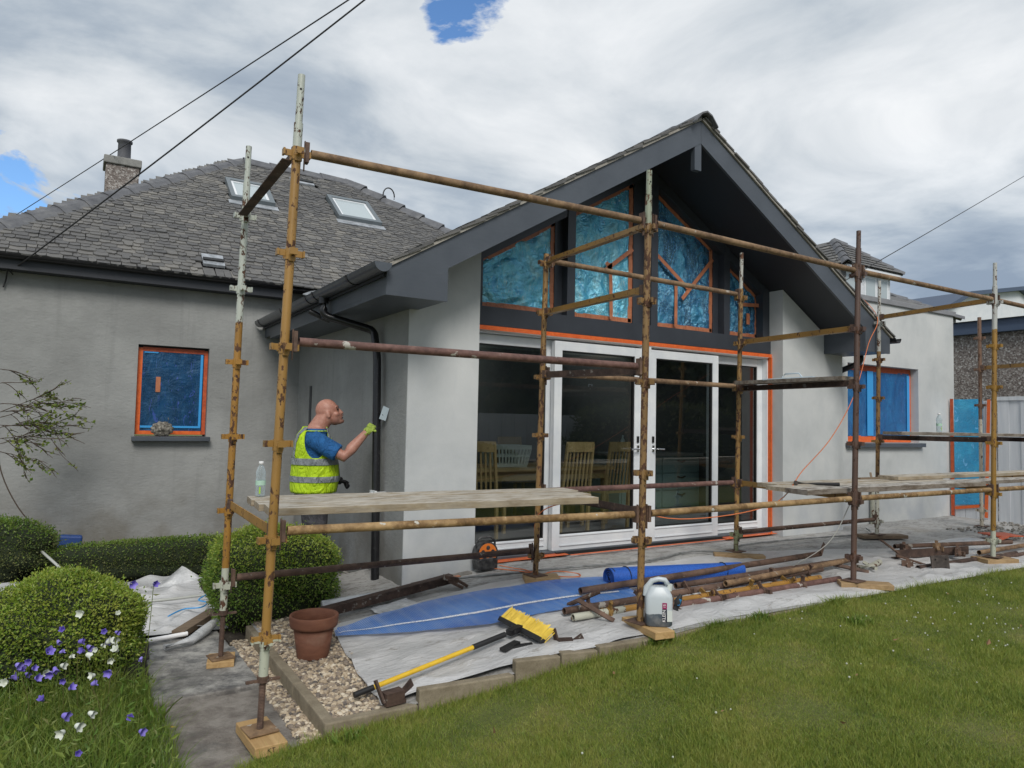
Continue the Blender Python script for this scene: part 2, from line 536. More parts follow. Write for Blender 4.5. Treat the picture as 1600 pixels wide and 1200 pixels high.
def f_grass(c0, c1, c2):
    def f(t, b):
        isl = t.n('ShaderNodeNewGeometry').outputs['Random Per Island']
        n = t.math('ADD', t.math('MULTIPLY', t.noise(t.pos(), 1.7, 6, .6), .6), t.math('MULTIPLY', t.noise(t.pos(), 13, 4, .6), .4))
        c = t.ramp(n, [(.38, c0), (.51, c1), (.64, c2)])
        c = t.mix(t.mr(isl, .35, 1, 0, .55), c, (c2[0] * 1.35, c2[1] * 1.2, c2[2] * 1.1))
        c = t.mix(t.mr(isl, .0, .12, .75, 0), c, (.26, .225, .10))
        t.set(b.inputs['Base Color'], c)
        b.inputs['Subsurface Weight'].default_value = 0
        tr = t.n('ShaderNodeBsdfTranslucent'); t.set(tr.inputs['Color'], c)
        mx = t.n('ShaderNodeMixShader'); mx.inputs[0].default_value = .34
        t.nt.links.new(b.outputs[0], mx.inputs[1]); t.nt.links.new(tr.outputs[0], mx.inputs[2])
        t.nt.links.new(mx.outputs[0], t.nt.nodes['Material Output'].inputs['Surface'])
    return f
material('grass', f_grass((.115, .195, .026), (.205, .285, .044), (.33, .35, .088)), rough=.55)
material('tall_grass', f_grass((.07, .15, .018), (.12, .215, .03), (.24, .30, .065)), rough=.5)
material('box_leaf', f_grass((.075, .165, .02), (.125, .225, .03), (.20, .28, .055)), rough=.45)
material('box_leaf_pale', f_grass((.15, .26, .026), (.23, .34, .04), (.38, .42, .09)), rough=.45)
material('hedge_leaf', f_grass((.05, .09, .022), (.08, .125, .03), (.15, .16, .055)), rough=.55)
material('tree_leaf', f_grass((.025, .05, .014), (.04, .075, .02), (.07, .10, .03)), rough=.55)
material('climber_leaf', f_grass((.09, .16, .02), (.14, .21, .035), (.22, .25, .06)), rough=.45)
material('twig', None, (.075, .055, .04), .85)
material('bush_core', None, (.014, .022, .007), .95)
material('petal_purple', lambda t, b: t.set(b.inputs['Base Color'], t.ramp(t.n('ShaderNodeObjectInfo').outputs['Random'], [(0, (.15, .11, .46)), (1, (.27, .22, .66))])), rough=.6)
material('petal_white', None, (.62, .65, .58), .6)
material('clover_white', None, (.48, .50, .42), .8)
material('dry_leaf', None, (.26, .15, .075), .8)
def f_gravel(t, b):
    oi = t.n('ShaderNodeObjectInfo').outputs['Random']
    isl = t.n('ShaderNodeNewGeometry').outputs['Random Per Island']
    r = t.math('FRACT', t.math('ADD', t.math('MULTIPLY', oi, 5.7), isl))
    c = t.ramp(r, [(0, (.075, .062, .052)), (.2, (.20, .155, .115)), (.5, (.36, .275, .18)), (.75, (.50, .40, .27)), (1, (.66, .58, .45))])
    t.set(b.inputs['Base Color'], t.mix(.12, c, t.ramp(t.noise(t.pos(), 60, 4), [(.3, .08), (.7, .5)])))
material('gravel', f_gravel, rough=.8)

def f_paint(top, top_z, bot, bot_z, main, rust_amt=.5, seed=0.0, nz=.06):
    """worn paint over rust; the tube was painted another colour above top_z / below bot_z"""
    def f(t, b):
        p = t.vmath('ADD', t.pos((1, 1, .6)), (seed, seed * .7, seed * .3))
        z = t.sep(t.pos())[2]
        zn = t.math('ADD', z, t.math('MULTIPLY', t.math('SUBTRACT', t.noise(p, 14, 3), .5), nz))
        n = t.noise(p, 3, 4)
        c = t.mix(t.mr(n, .35, .65), main, tuple(x * .72 for x in main))
        if top: c = t.mix(t.math('GREATER_THAN', zn, top_z), c, top)
        if bot: c = t.mix(t.math('LESS_THAN', zn, bot_z), c, bot)
        ru = t.ramp(t.noise(p, 30, 5), [(.3, (.035, .018, .012)), (.6, (.10, .045, .024)), (.8, (.17, .085, .04))])
        r1 = t.noise(p, 20, 6, .62)
        r2 = t.noise(p, 55, 4, .6)
        m = t.mr(t.math('ADD', t.math('MULTIPLY', r1, .62), t.math('MULTIPLY', r2, .38)), .60 - .14 * rust_amt, .63 - .14 * rust_amt)
        c = t.mix(m, c, ru)
        t.set(b.inputs['Base Color'], c)
        t.set(b.inputs['Roughness'], t.mr(m, 0, 1, .42, .85))
        t.set(b.inputs['Normal'], t.bump(t.math('SUBTRACT', t.math('MULTIPLY', r2, .5), m), .35, .003))
    return f
PALE, YEL = (.44, .47, .42), (.40, .205, .042)
material('paint_corner', f_paint(PALE, 2.78, (.44, .46, .37), .18, (.35, .195, .052), .36, 1.3), rough=.5)
material('paint_corner_rear', f_paint(PALE, 1.98, (.44, .46, .38), .30, (.37, .19, .038), .52, 4.1), rough=.5)
material('paint_ochre', f_paint((.27, .30, .22), 2.72, None, 0, (.26, .155, .06), .70, 2.7), rough=.55)
material('paint_ochre_rear', f_paint(None, 0, None, 0, (.29, .165, .055), .62, 7.7), rough=.55)
material('paint_ochre_white_top', f_paint((.42, .42, .38), 2.80, (.22, .24, .13), .25, (.30, .175, .055), .60, 9.2), rough=.55)
material('paint_brown', f_paint(None, 0, None, 0, (.115, .070, .055), .42, 3.3), rough=.6)
material('paint_white_half', f_paint((.42, .42, .39), 2.30, (.42, .42, .36), .62, (.27, .15, .05), .58, 5.9), rough=.55)
material('paint_far', f_paint((.44, .45, .43), 2.42, (.43, .45, .37), .30, (.33, .185, .04), .30, 8.8), rough=.55)
material('paint_far_rear', f_paint((.17, .10, .065), 1.55, (.46, .42, .34), 1.5, (.17, .10, .065), .40, 6.4), rough=.55)
material('paint_yellow', f_paint(None, 0, None, 0, (.40, .205, .04), .25, 2.2), rough=.5)
material('paint_mustard', f_paint(None, 0, None, 0, (.285, .165, .045), .30, 12.2), rough=.5)
material('paint_pale', f_paint(None, 0, None, 0, (.46, .46, .38), .40, 22.2), rough=.5)
def f_rust(main, light, splat=.0, seed=0):
    def f(t, b):
        p = t.vmath('ADD', t.pos(), (seed, seed, seed))
        n = t.noise(p, 24, 7, .7)
        n2 = t.noise(p, 5, 5, .6)
        c = t.ramp(n, [(.28, tuple(x * .42 for x in main)), (.52, main), (.72, light)])
        c = t.mix(t.mr(n2, .45, .66, 0, .6), c, tuple(x * 1.3 for x in light))
        if splat:
            c = t.mix(t.math('MULTIPLY', t.mr(t.noise(p, 13, 6, .6), .64, .67), splat), c, (.50, .49, .44))
        t.set(b.inputs['Base Color'], c)
        t.set(b.inputs['Normal'], t.bump(n, .45, .004))
    return f
material('rust_tan', f_rust((.165, .100, .055), (.29, .19, .105), .6), rough=.75)
material('rust_golden', f_rust((.185, .105, .040), (.40, .27, .13), .9, 3), rough=.7)
material('rust_brown', f_rust((.085, .050, .036), (.155, .095, .066), .5, 5), rough=.75)
material('rust_red', f_rust((.12, .060, .050), (.19, .105, .085), .8, 8), rough=.7)
material('rust_dark', f_rust((.045, .026, .020), (.095, .058, .042), .3, 11), rough=.75)
material('steel_dark', f_rust((.05, .04, .036), (.10, .08, .07), .2, 14), rough=.6)

def f_wood(c0, c1, axis, dust=0.0, sc=1.0):
    s_ = {'x': (1, 14, 14), 'y': (14, 1, 14), 'z': (14, 14, 1)}[axis]
    def f(t, b):
        v = t.pos(tuple(x * sc for x in s_))
        n = t.noise(v, 2.0, 7, .65, .5)
        n2 = t.noise(t.pos(), 4, 5)
        c = t.ramp(n, [(.28, c0), (.5, tuple((a + b_) / 2 for a, b_ in zip(c0, c1))), (.74, c1)])
        c = t.mix(t.mr(n2, .4, .7, 0, .4), c, tuple(x * .72 for x in c0))
        kn = t.voro(t.pos((3.2, 3.2, 3.2)), 2.1)
        c = t.mix(t.mr(kn, .03, .085, .7, 0), c, tuple(x * .35 for x in c0))
        if dust:
            nz = t.sep(t.n('ShaderNodeNewGeometry').outputs['True Normal'])[2]
            k = t.math('MULTIPLY', t.mr(t.noise(t.vmath('MULTIPLY', t.pos(), tuple(1 if q == 1 else 3.5 for q in s_)), 6, 8, .7), .40, .56), t.mr(nz, .2, .9, .28, 1))
            c = t.mix(t.math('MULTIPLY', k, dust), c, (.60, .58, .53))
        t.set(b.inputs['Base Color'], c)
        t.set(b.inputs['Normal'], t.bump(n, .5, .006))
    return f
material('board_wood', f_wood((.16, .12, .075), (.46, .38, .26), 'x', .62), rough=.8)
material('board_wood_dark', f_wood((.075, .055, .04), (.20, .155, .115), 'x', .75), rough=.8)
material('sole_wood_y', f_wood((.36, .215, .085), (.60, .41, .195), 'y'), rough=.65)
material('sole_wood_x', f_wood((.26, .165, .075), (.45, .31, .165), 'x'), rough=.65)
material('sole_wood_dull', f_wood((.12, .085, .055), (.23, .17, .115), 'x'), rough=.75)
material('pale_oak', f_wood((.36, .25, .11), (.52, .38, .19), 'z'), rough=.45)
material('pale_oak_x', f_wood((.36, .255, .11), (.52, .40, .20), 'x'), rough=.4)
material('upvc', lambda t, b: t.set(b.inputs['Base Color'], t.ramp(t.noise(t.pos(), 6, 6), [(.35, (.70, .73, .76)), (.7, (.80, .82, .83))])), rough=.3)
material('gasket', None, (.01, .01, .01), .5)
material('chrome', None, (.75, .76, .78), .22, 1.0)
def f_glass(t, b):
    tr = t.n('ShaderNodeBsdfTransparent'); tr.inputs[0].default_value = (.80, .83, .83, 1)
    gl = t.n('ShaderNodeBsdfGlossy'); gl.inputs['Roughness'].default_value = .004
    gl.inputs['Color'].default_value = (1, 1, 1, 1)
    fr = t.n('ShaderNodeFresnel'); fr.inputs['IOR'].default_value = 1.55
    mx = t.n('ShaderNodeMixShader')
    bk = t.math('SUBTRACT', 1.0, t.n('ShaderNodeNewGeometry').outputs['Backfacing'])
    t.nt.links.new(t.math('MULTIPLY', t.math('MULTIPLY', fr.outputs[0], 2.3), bk, clamp=True), mx.inputs[0])
    t.nt.links.new(tr.outputs[0], mx.inputs[1]); t.nt.links.new(gl.outputs[0], mx.inputs[2])
    t.nt.links.new(mx.outputs[0], t.nt.nodes['Material Output'].inputs['Surface'])
material('glass', f_glass)
material('skylight_glass', None, (.42, .48, .50), .06, 0.0)
def f_film(dark, mid, light, gl_w, sc, tr_w, bs=.9, tl=0.0):
    def f(t, b):
        p = t.pos()
        n = t.noise(t.pos((1.6, 1, .9)), 2.2, 5, .6, 1.6)
        cr1 = t.noise(t.pos((1.5, 1, 1.0)), sc, 6, .6, 2.2)
        cr2 = t.noise(t.pos((.9, 1, 1.7)), sc * 2.6, 5, .6, 2.6)
        c = t.ramp(n, [(.30, dark), (.5, mid), (.68, light)])
        stk = t.noise(t.pos((2.2, 1, .55)), sc * 3.0, 6, .62, 3.0)
        c = t.mix(t.mr(stk, .60, .66, 0, .85 if gl_w > .09 else .35), c, (min(1, light[0] * 2.2 + .12), min(1, light[1] * 1.25 + .08), 1.0))  # pale streaks put the crinkle highlights into the base colour
        c = t.mix(t.mr(t.noise(t.pos((.8, 1, 1.9)), sc * 1.7, 6, .6, 2.4), .55, .70, 0, .55), c, dark)
        t.set(b.inputs['Base Color'], c)
        b.inputs['Roughness'].default_value = .2
        b.inputs['Specular IOR Level'].default_value = .6
        nb = t.bump(t.math('ADD', cr1, t.math('MULTIPLY', cr2, .4)), bs, .045)
        t.set(b.inputs['Normal'], nb)
        gl = t.n('ShaderNodeBsdfGlossy'); gl.inputs['Roughness'].default_value = .16
        gl.inputs['Color'].default_value = (.36, .80, 1, 1)
        t.nt.links.new(nb, gl.inputs['Normal'])
        mx = t.n('ShaderNodeMixShader'); mx.inputs[0].default_value = gl_w
        t.nt.links.new(b.outputs[0], mx.inputs[1]); t.nt.links.new(gl.outputs[0], mx.inputs[2])
        if tl:
            ts = t.n('ShaderNodeBsdfTranslucent'); t.set(ts.inputs['Color'], (.35, .85, 1.0, 1))
            m3 = t.n('ShaderNodeMixShader'); m3.inputs[0].default_value = tl
            t.nt.links.new(mx.outputs[0], m3.inputs[1]); t.nt.links.new(ts.outputs[0], m3.inputs[2]); mx = m3
        tr = t.n('ShaderNodeBsdfTransparent'); tr.inputs[0].default_value = (.16, .50, .85, 1)
        m2 = t.n('ShaderNodeMixShader'); m2.inputs[0].default_value = tr_w
        t.nt.links.new(mx.outputs[0], m2.inputs[1]); t.nt.links.new(tr.outputs[0], m2.inputs[2])
        t.nt.links.new(m2.outputs[0], t.nt.nodes['Material Output'].inputs['Surface'])
    return f
material('blue_film_lit', f_film((.03, .36, .80), (.13, .70, 1.0), (.50, .94, 1.0), .52, 3.4, .0, .9, .08))  # bright copy of the gable film, sky glow put into its colour
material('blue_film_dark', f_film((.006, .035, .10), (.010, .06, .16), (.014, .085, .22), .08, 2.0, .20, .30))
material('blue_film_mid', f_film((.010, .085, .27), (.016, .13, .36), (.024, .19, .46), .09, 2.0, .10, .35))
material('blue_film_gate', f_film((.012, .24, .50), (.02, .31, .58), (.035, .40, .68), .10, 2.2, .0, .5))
material('blue_border', None, (.05, .33, .72), .35)
def f_tape(c0, c1):
    def f(t, b):
        n = t.noise(t.pos(), 16, 5, .6, 1.0)
        t.set(b.inputs['Base Color'], t.ramp(n, [(.3, c0), (.7, c1)]))
        t.set(b.inputs['Normal'], t.bump(n, .5, .006))
    return f
material('tape_orange', f_tape((.62, .10, .018), (.80, .165, .035)), rough=.4)
material('tape_tan', f_tape((.36, .12, .055), (.52, .20, .10)), rough=.5)
material('tape_red', f_tape((.36, .055, .02), (.58, .115, .035)), rough=.45)
def f_mesh(t, b):
    p = t.pos()
    n = t.noise(t.pos((9, .6, 1)), 2.4, 5, .6)
    c = t.ramp(t.noise(p, 1.3, 4), [(.35, (.04, .13, .45)), (.65, (.10, .26, .64))])
    x, y, z = t.sep(p)[0:3]
    gx = t.math('LESS_THAN', t.math('FRACT', t.math('MULTIPLY', x, 70)), .5)
    gy = t.math('LESS_THAN', t.math('FRACT', t.math('MULTIPLY', y, 70)), .5)
    hole = t.math('MULTIPLY', gx, gy)
    c = t.mix(t.mr(n, .45, .75, 0, .42), c, (.34, .42, .58))
    t.set(b.inputs['Base Color'], c)
    t.set(b.inputs['Alpha'], t.math('SUBTRACT', 1.0, t.math('MULTIPLY', hole, t.mr(t.math('ADD', x, t.noise(p, 2.0, 3)), 2.6, 3.8, 1.0, .55))))
material('scrim_mesh', f_mesh, rough=.5)
def f_roll(t, b):
    n = t.noise(t.pos((40, 40, 40)), 3, 2)
    t.set(b.inputs['Base Color'], t.ramp(n, [(.35, (.012, .07, .36)), (.65, (.03, .14, .56))]))
    t.set(b.inputs['Normal'], t.bump(n, .5, .004))
material('scrim_roll', f_roll, rough=.45)
material('bead_white', lambda t, b: t.set(b.inputs['Base Color'], t.ramp(t.voro(t.pos(), 90), [(.25, (.12, .2, .45)), (.4, (.75, .78, .82))])), rough=.4)
def f_terra(t, b):
    n = t.noise(t.pos((1, 1, 3)), 8, 6, .6)
    c = t.ramp(n, [(.3, (.115, .042, .023)), (.7, (.19, .078, .044))])
    c = t.mix(t.mr(t.noise(t.pos(), 5, 5), .55, .75, 0, .5), c, (.24, .15, .105))
    t.set(b.inputs['Base Color'], c)
    t.set(b.inputs['Normal'], t.bump(t.noise(t.pos((1, 1, 20)), 6, 3), .3, .004))
material('terracotta', f_terra, rough=.8)
material('yellow_plastic', f_tape((.62, .38, .018), (.76, .50, .04)), rough=.35)
material('bristle', f_tape((.60, .40, .02), (.82, .60, .06)), rough=.6)
def f_jerry(t, b):
    z = t.sep(t.obj())[2]
    n = t.noise(t.pos(), 20, 5)
    lvl = t.math('GREATER_THAN', t.math('ADD', z, t.math('MULTIPLY', t.math('SUBTRACT', n, .5), .02)), .088)
    c = t.mix(lvl, (.085, .108, .135), (.50, .55, .585))
    t.set(b.inputs['Base Color'], t.mix(t.mr(n, .5, .75, 0, .3), c, (.45, .47, .48)))
material('jerrycan', f_jerry, rough=.35)
material('label_navy', None, (.012, .016, .035), .4)
material('label_magenta', None, (.30, .018, .11), .4)
material('label_white', None, (.62, .66, .64), .5)
material('white_ink', None, (.85, .85, .86), .5)
material('dark_ink', None, (.03, .022, .018), .6)
def f_bottle(t, b):
    tr = t.n('ShaderNodeBsdfTransparent'); tr.inputs[0].default_value = (.86, .90, .91, 1)
    fr = t.n('ShaderNodeLayerWeight'); fr.inputs['Blend'].default_value = .38
    mx = t.n('ShaderNodeMixShader')
    b.inputs['Base Color'].default_value = (.62, .70, .74, 1)
    b.inputs['Roughness'].default_value = .08
    t.nt.links.new(t.mr(fr.outputs['Facing'], .0, .9, .16, .95), mx.inputs[0])
    t.nt.links.new(tr.outputs[0], mx.inputs[1]); t.nt.links.new(b.outputs[0], mx.inputs[2])
    t.nt.links.new(mx.outputs[0], t.nt.nodes['Material Output'].inputs['Surface'])
material('bottle_plastic', f_bottle)
material('bottle_label', None, (.42, .62, .50), .45)
material('bottle_print', None, (.35, .60, .06), .45)
material('reel_orange', None, (.72, .19, .03), .4)
material('reel_black', lambda t, b: t.set(b.inputs['Base Color'], t.ramp(t.noise(t.pos(), 25, 5), [(.4, (.02, .02, .022)), (.7, (.09, .09, .09))])), rough=.5)
material('cable_orange', None, (.62, .17, .055), .5)
material('hose_grey', lambda t, b: t.set(b.inputs['Base Color'], t.ramp(t.noise(t.pos(), 12, 4), [(.35, (.13, .135, .135)), (.7, (.28, .29, .29))])), rough=.6)
material('hose_pale', None, (.40, .41, .38), .5)
material('cable_black', None, (.02, .02, .022), .6)
material('rope_pale', None, (.50, .50, .47), .8)
def f_face(t, b):
    n = t.noise(t.obj(), 45, 5, .7)
    t.set(b.inputs['Base Color'], t.ramp(n, [(.38, (.05, .045, .038)), (.52, (.19, .175, .15)), (.68, (.42, .40, .35))]))
    t.set(b.inputs['Normal'], t.bump(n, 1.0, .012))
material('weathered_stone', f_face, rough=.9)
def f_fence(t, b):
    n = t.noise(t.pos((9, 9, .8)), 2, 5)
    t.set(b.inputs['Base Color'], t.ramp(n, [(.3, (.52, .55, .59)), (.7, (.64, .66, .69))]))
material('fence_paint', f_fence, rough=.6)
material('navy_fascia', None, (.055, .082, .135), .5)
material('roof_felt', f_conc((.18, .185, .19), (.36, .36, .36), 6), rough=.85)
material('white_render', f_conc((.60, .64, .68), (.72, .74, .76), 2), rough=.8)
material('pot_clay', f_conc((.055, .058, .068), (.11, .113, .125), 6), rough=.7)
material('mortar', f_conc((.24, .22, .19), (.42, .40, .36), 9), rough=.95)
# interior
material('floor_tile', f_conc((.16, .155, .15), (.24, .235, .225), 3), rough=.35)
material('inner_wall', None, (.15, .153, .158), .8)
material('gutter_grey', lambda t, b: t.set(b.inputs['Base Color'], t.ramp(t.noise(t.pos(), 12, 5), [(.4, (.045, .050, .058)), (.7, (.075, .082, .092))])), rough=.32)
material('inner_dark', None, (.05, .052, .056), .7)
material('unit_teal', None, (.26, .37, .37), .4)
material('worktop', None, (.42, .41, .39), .25)
material('basket_plastic', None, (.72, .80, .76), .4)
# worker
def f_skin(t, b):
    n = t.noise(t.obj(), 26, 5, .6)
    c = t.ramp(n, [(.3, (.36, .155, .11)), (.6, (.47, .235, .175)), (.8, (.55, .30, .23))])
    d = t.vmath('DISTANCE', t.obj(), (.155, 0, 1.672))
    c = t.mix(t.mr(d, .045, .085, .55, 0), c, (.17, .10, .08))
    t.set(b.inputs['Base Color'], c)
    b.inputs['Subsurface Weight'].default_value = .08
    b.inputs['Subsurface Radius'].default_value = (.012, .005, .003)
material('skin', f_skin, rough=.5)
material('stubble', None, (.20, .10, .075), .7)
material('eye_dark', None, (.02, .014, .012), .3)
def f_cloth(c, dk, sc=14):
    def f(t, b):
        n = t.noise(t.obj((1, 1, .7)), sc, 5, .6, .6)
        t.set(b.inputs['Base Color'], t.ramp(n, [(.3, dk), (.62, c)]))
        t.set(b.inputs['Normal'], t.bump(t.noise(t.obj((1, 1, .55)), 13, 5, .55, 1.6), 1.0, .05))
    return f
material('hi_vis', f_cloth((.56, .80, .012), (.47, .70, .010)), rough=.6)
material('reflective', f_cloth((.30, .325, .345), (.22, .24, .26)), rough=.4)
material('tshirt_blue', f_cloth((.018, .13, .36), (.011, .085, .25)), rough=.85)
material('trousers', f_cloth((.070, .068, .076), (.040, .039, .045)), rough=.9)
material('glove_lime', f_cloth((.44, .58, .10), (.34, .46, .08)), rough=.8)
material('glove_black', None, (.018, .018, .02), .7)
material('boot', None, (.05, .035, .022), .7)
material('trowel_steel', None, (.55, .64, .70), .35, .1)
material('rubble', f_conc((.10, .095, .085), (.34, .32, .29), 30), rough=.95)
# ================================================================== ground
b = MB(); b.add([(-150, -120, -.52), (260, -120, -.52), (260, 260, -.52), (-150, 260, -.52)], [(0, 1, 2, 3)])
b.build('ground', 'turf', origin=(0, 0, -.52), kind='structure', label='green ground running to the horizon')

def g_lawn(u, v):
    x = -4 + u * 22
    y = -9 + v * (kerb_y(x) + .03 + 9)
    return (x, y, lawn_z(x, y) + .012 * (vnoise(x * 2.3, y * 2.3) - .5))
b = MB(); b.grid(g_lawn, 110, 60)
b.build('lawn', 'turf', origin=(0, 0, -.3), kind='structure', label='mown green lawn in front of the patio')

def g_patio(u, v):
    x = 1.22 + u * 12.2
    y = kerb_y(x) + .02 + v * (6.6 - kerb_y(x))
    z = patio_z(x, y) - .012
    return (x, y, z + .010 * (vnoise(x * 6, y * 9) - .5))
b = MB(); b.grid(g_patio, 220, 60)
b.build('patio', 'dusty_patio', origin=(5, 5, -.1), kind='structure', label='dusty grey patio in front of the glazed doors')

# bed at the foot of the left wall and beside the path
def g_bed(u, v):
    x = -3 + u * 5.45
    y = 3.0 + v * 6.3
    return (x, y, -.365 + .02 * (vnoise(x * 9, y * 9) - .5))
b = MB(); b.grid(g_bed, 60, 70)
b.build('garden_bed', 'soil', origin=(0, 6, -.36), kind='structure', label='bare soil bed below the grey wall')

# ------------------------------------------------------------------ path of stone slabs
pth = bpy.data.objects.new('path', None); link(pth, None, (.77, 4.5, -.37))
tag(pth, 'worn stone slab path beside the gravel strip', kind='structure')
for i, (pts, dz) in enumerate((
        ([(.46, 4.60), (1.075, 4.655), (1.065, 5.50), (.50, 5.46)], 0),
        ([(.40, 3.05), (1.10, 3.10), (1.085, 4.622), (.455, 4.566)], -.014),
        ([(.52, 5.485), (1.05, 5.52), (1.03, 5.98), (.55, 5.95)], -.01))):
    n = 14
    q = []
    for k in range(4):
        a, c = Vector((*pts[k], 0)), Vector((*pts[(k + 1) % 4], 0))
        for j in range(n):
            p = a.lerp(c, j / n)
            q.append((p.x + .008 * (vnoise(p.x * 14 + i, p.y * 14) - .5), p.y + .008 * (vnoise(p.x * 13, p.y * 15 + i) - .5), -.395))
    m = MB(); m.prism(q, (0, 0, .067 + dz))
    m.build('slab', 'paving', pth, bevel=.009)

# ------------------------------------------------------------------ kerbs
kerb = thing('kerb_edging', 'weathered concrete edging blocks between patio and lawn', 'kerb', (3.5, 3.7, -.35))
def kerb_block(x0, x1, top, dx=0.0):
    a = Vector((x0 + .004, kerb_y(x0) + .035, 0)); c = Vector((x1 - .004, kerb_y(x1) + .035, 0))
    m = MB(); hgt = .24
    a.z = c.z = top - hgt / 2
    m.bar(a, c, .062, hgt)
    m.build('kerb_block', 'kerb_concrete', kerb, bevel=.008)
xs = [(1.17, 1.70, -.243), (1.70, 2.30, -.165), (2.30, 2.60, -.088), (2.60, 2.84, -.072), (2.84, 3.40, -.052), (3.40, 3.83, -.048), (3.83, 4.45, -.046),
      (4.45, 5.05, -.045), (5.05, 5.65, -.045), (5.65, 6.25, -.045), (6.25, 6.85, -.045), (6.85, 7.5, -.045), (7.5, 8.2, -.045), (8.2, 8.9, -.045)]
for a_ in xs:
    kerb_block(*a_)
k2 = thing('kerb_edging', 'concrete edging beside the gravel and the terracotta pot', 'kerb', (1.21, 4.6, -.38))
for y0, y1 in ((3.68, 4.32), (4.32, 4.98), (4.98, 5.68)):
    m = MB(); m.bar((1.21, y0 + .003, -.365), (1.21, y1 - .003, -.365), .062, .24)
    m.build('kerb_block', 'kerb_concrete', k2, bevel=.008)
m = MB(); m.bar((1.245, 5.71, -.35), (1.75, 5.66, -.33), .055, .24); m.build('kerb_block', 'kerb_concrete', k2, bevel=.008)

# ------------------------------------------------------------------ gravel: nearest pebbles single, rest in one
def pebble_mesh(i):
    bm = bmesh.new(); bmesh.ops.create_icosphere(bm, subdivisions=1, radius=1)
    rr = random.Random(i)
    s_ = (rr.uniform(.8, 1.25), rr.uniform(.65, 1.0), rr.uniform(.45, .75))
    for v in bm.verts:
        k = rr.uniform(.78, 1.12)
        v.co = Vector((v.co.x * s_[0] * k, v.co.y * s_[1] * k, v.co.z * s_[2] * k))
    me = bpy.data.meshes.new('pebble'); bm.to_mesh(me); bm.free()
    me.materials.append(MATS['gravel'])
    return me
PEB = [pebble_mesh(i) for i in range(8)]
grav = bpy.data.objects.new('gravel', None); link(grav, None, (1.3, 4.4, -.34))
tag(grav, 'pale mixed gravel along the kerb by the path', kind='structure')
spots = []
def left_sheet_edge(y):
    return np.interp(y, [3.6, 3.75, 4.2, 5.07, 5.7], [1.46, 1.50, 1.54, 1.66, 1.80])
for k in range(5600):
    if k % 3 == 0:
        y = R.uniform(3.62, 5.62); x = R.uniform(1.065, 1.185)
        if y < 3.75 and x < 1.04: continue
        z = -.345
    else:
        y = R.uniform(3.74, 5.66); x = R.uniform(1.24, left_sheet_edge(y) + .06)
        z = patio_z(x, y) - .012
    spots.append((x, y, z + R.uniform(-.004, .012), R.uniform(.010, .022)))
spots.sort(key=lambda q: q[0] ** 2 + q[1] ** 2 - 40000 * q[3] ** 2 * .02)
for (x, y, z, r_) in spots[:300]:
    o = instance('pebble', PEB[R.randrange(8)], grav, (x, y, z + .004), (R.uniform(-.5, .5), R.uniform(-.5, .5), R.uniform(0, 6.3)))
    o.scale = (r_, r_, r_)
PV = [np.array([v.co[:] for v in me.vertices]) for me in PEB]
PF = [np.array([p.vertices[:] for p in me.polygons]) for me in PEB]
V, F, nv = [], [], 0
for (x, y, z, r_) in spots[300:]:
    i = R.randrange(8); a = R.uniform(0, 6.3); ca, sa = math.cos(a), math.sin(a)
    rot = np.array([[ca, -sa, 0], [sa, ca, 0], [0, 0, 1]])
    V.append(PV[i] @ rot.T * r_ + (x, y, z)); F.append(PF[i] + nv); nv += len(PV[i])
np_object('loose_pebbles', np.concatenate(V), np.concatenate(F), 'gravel', grav, origin=(1.3, 4.4, -.34), kind='stuff')
b = MB(); b.grid(lambda u, v: (1.06 + u * .13, 3.3 + v * 2.6, -.352), 2, 10); b.build('gravel_bed', 'soil', grav)

# ================================================================== left house (bungalow)
YL = 9.33
hs = thing('bungalow', 'grey rendered bungalow with hipped slate roof and chimney', 'house', (0, 9.5, -.4))
WX0, WX1, WZ0, WZ1 = .612, 1.385, 1.075, 2.15
b = MB()
b.box(-1.15, WX0, YL, YL + .3, -.5, 2.95); b.box(WX1, 9.3, YL, YL + .3, -.5, 2.95)
b.box(WX0, WX1, YL, YL + .3, -.5, WZ0); b.box(WX0, WX1, YL, YL + .3, WZ1, 2.95)
b.box(-1.15, -.85, YL + .3, 16.2, -.5, 2.95)
b.build('wall', 'render_base', hs)
# window
wn = MB(); f0 = YL + .085
wn.box(WX0 + .003, WX0 + .06, f0, f0 + .06, WZ0 + .02, WZ1 - .003); wn.box(WX1 - .06, WX1 - .003, f0, f0 + .06, WZ0 + .02, WZ1 - .003)
wn.box(WX0 + .06, WX1 - .06, f0, f0 + .06, WZ0 + .02, WZ0 + .08); wn.box(WX0 + .06, WX1 - .06, f0, f0 + .06, WZ1 - .07, WZ1 - .003)
win = wn.build('window', 'gasket', hs)
m = MB()
m.box(WX0 + .004, WX0 + .055, f0 - .012, f0 - .002, WZ0 + .022, WZ1 - .03); m.box(WX0 + .055, WX1 - .05, f0 - .013, f0 - .003, WZ0 + .022, WZ0 + .065)
m.build('masking_tape', 'tape_orange', win)
m = MB(); m.box(WX1 - .045, WX1 - .004, f0 - .012, f0 - .002, WZ0 + .022, WZ1 - .03); m.box(WX0 + .055, WX1 - .045, f0 - .013, f0 - .003, WZ1 - .07, WZ1 - .02)
m.build('masking_tape', 'tape_red', win)
def film_sheet(x0, x1, z0, z1, y, amp, seed, nu=26, nv=34):
    return lambda u, v: (x0 + u * (x1 - x0), y - amp * (vnoise(u * 7 + v * 3 + seed, v * 6 - u * 4 + seed) + .5 * vnoise(u * 17 - v * 9 + seed, v * 13 + u * 8)), z0 + v * (z1 - z0))
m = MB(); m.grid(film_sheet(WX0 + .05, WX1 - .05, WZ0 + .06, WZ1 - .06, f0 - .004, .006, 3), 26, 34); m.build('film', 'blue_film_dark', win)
m = MB()
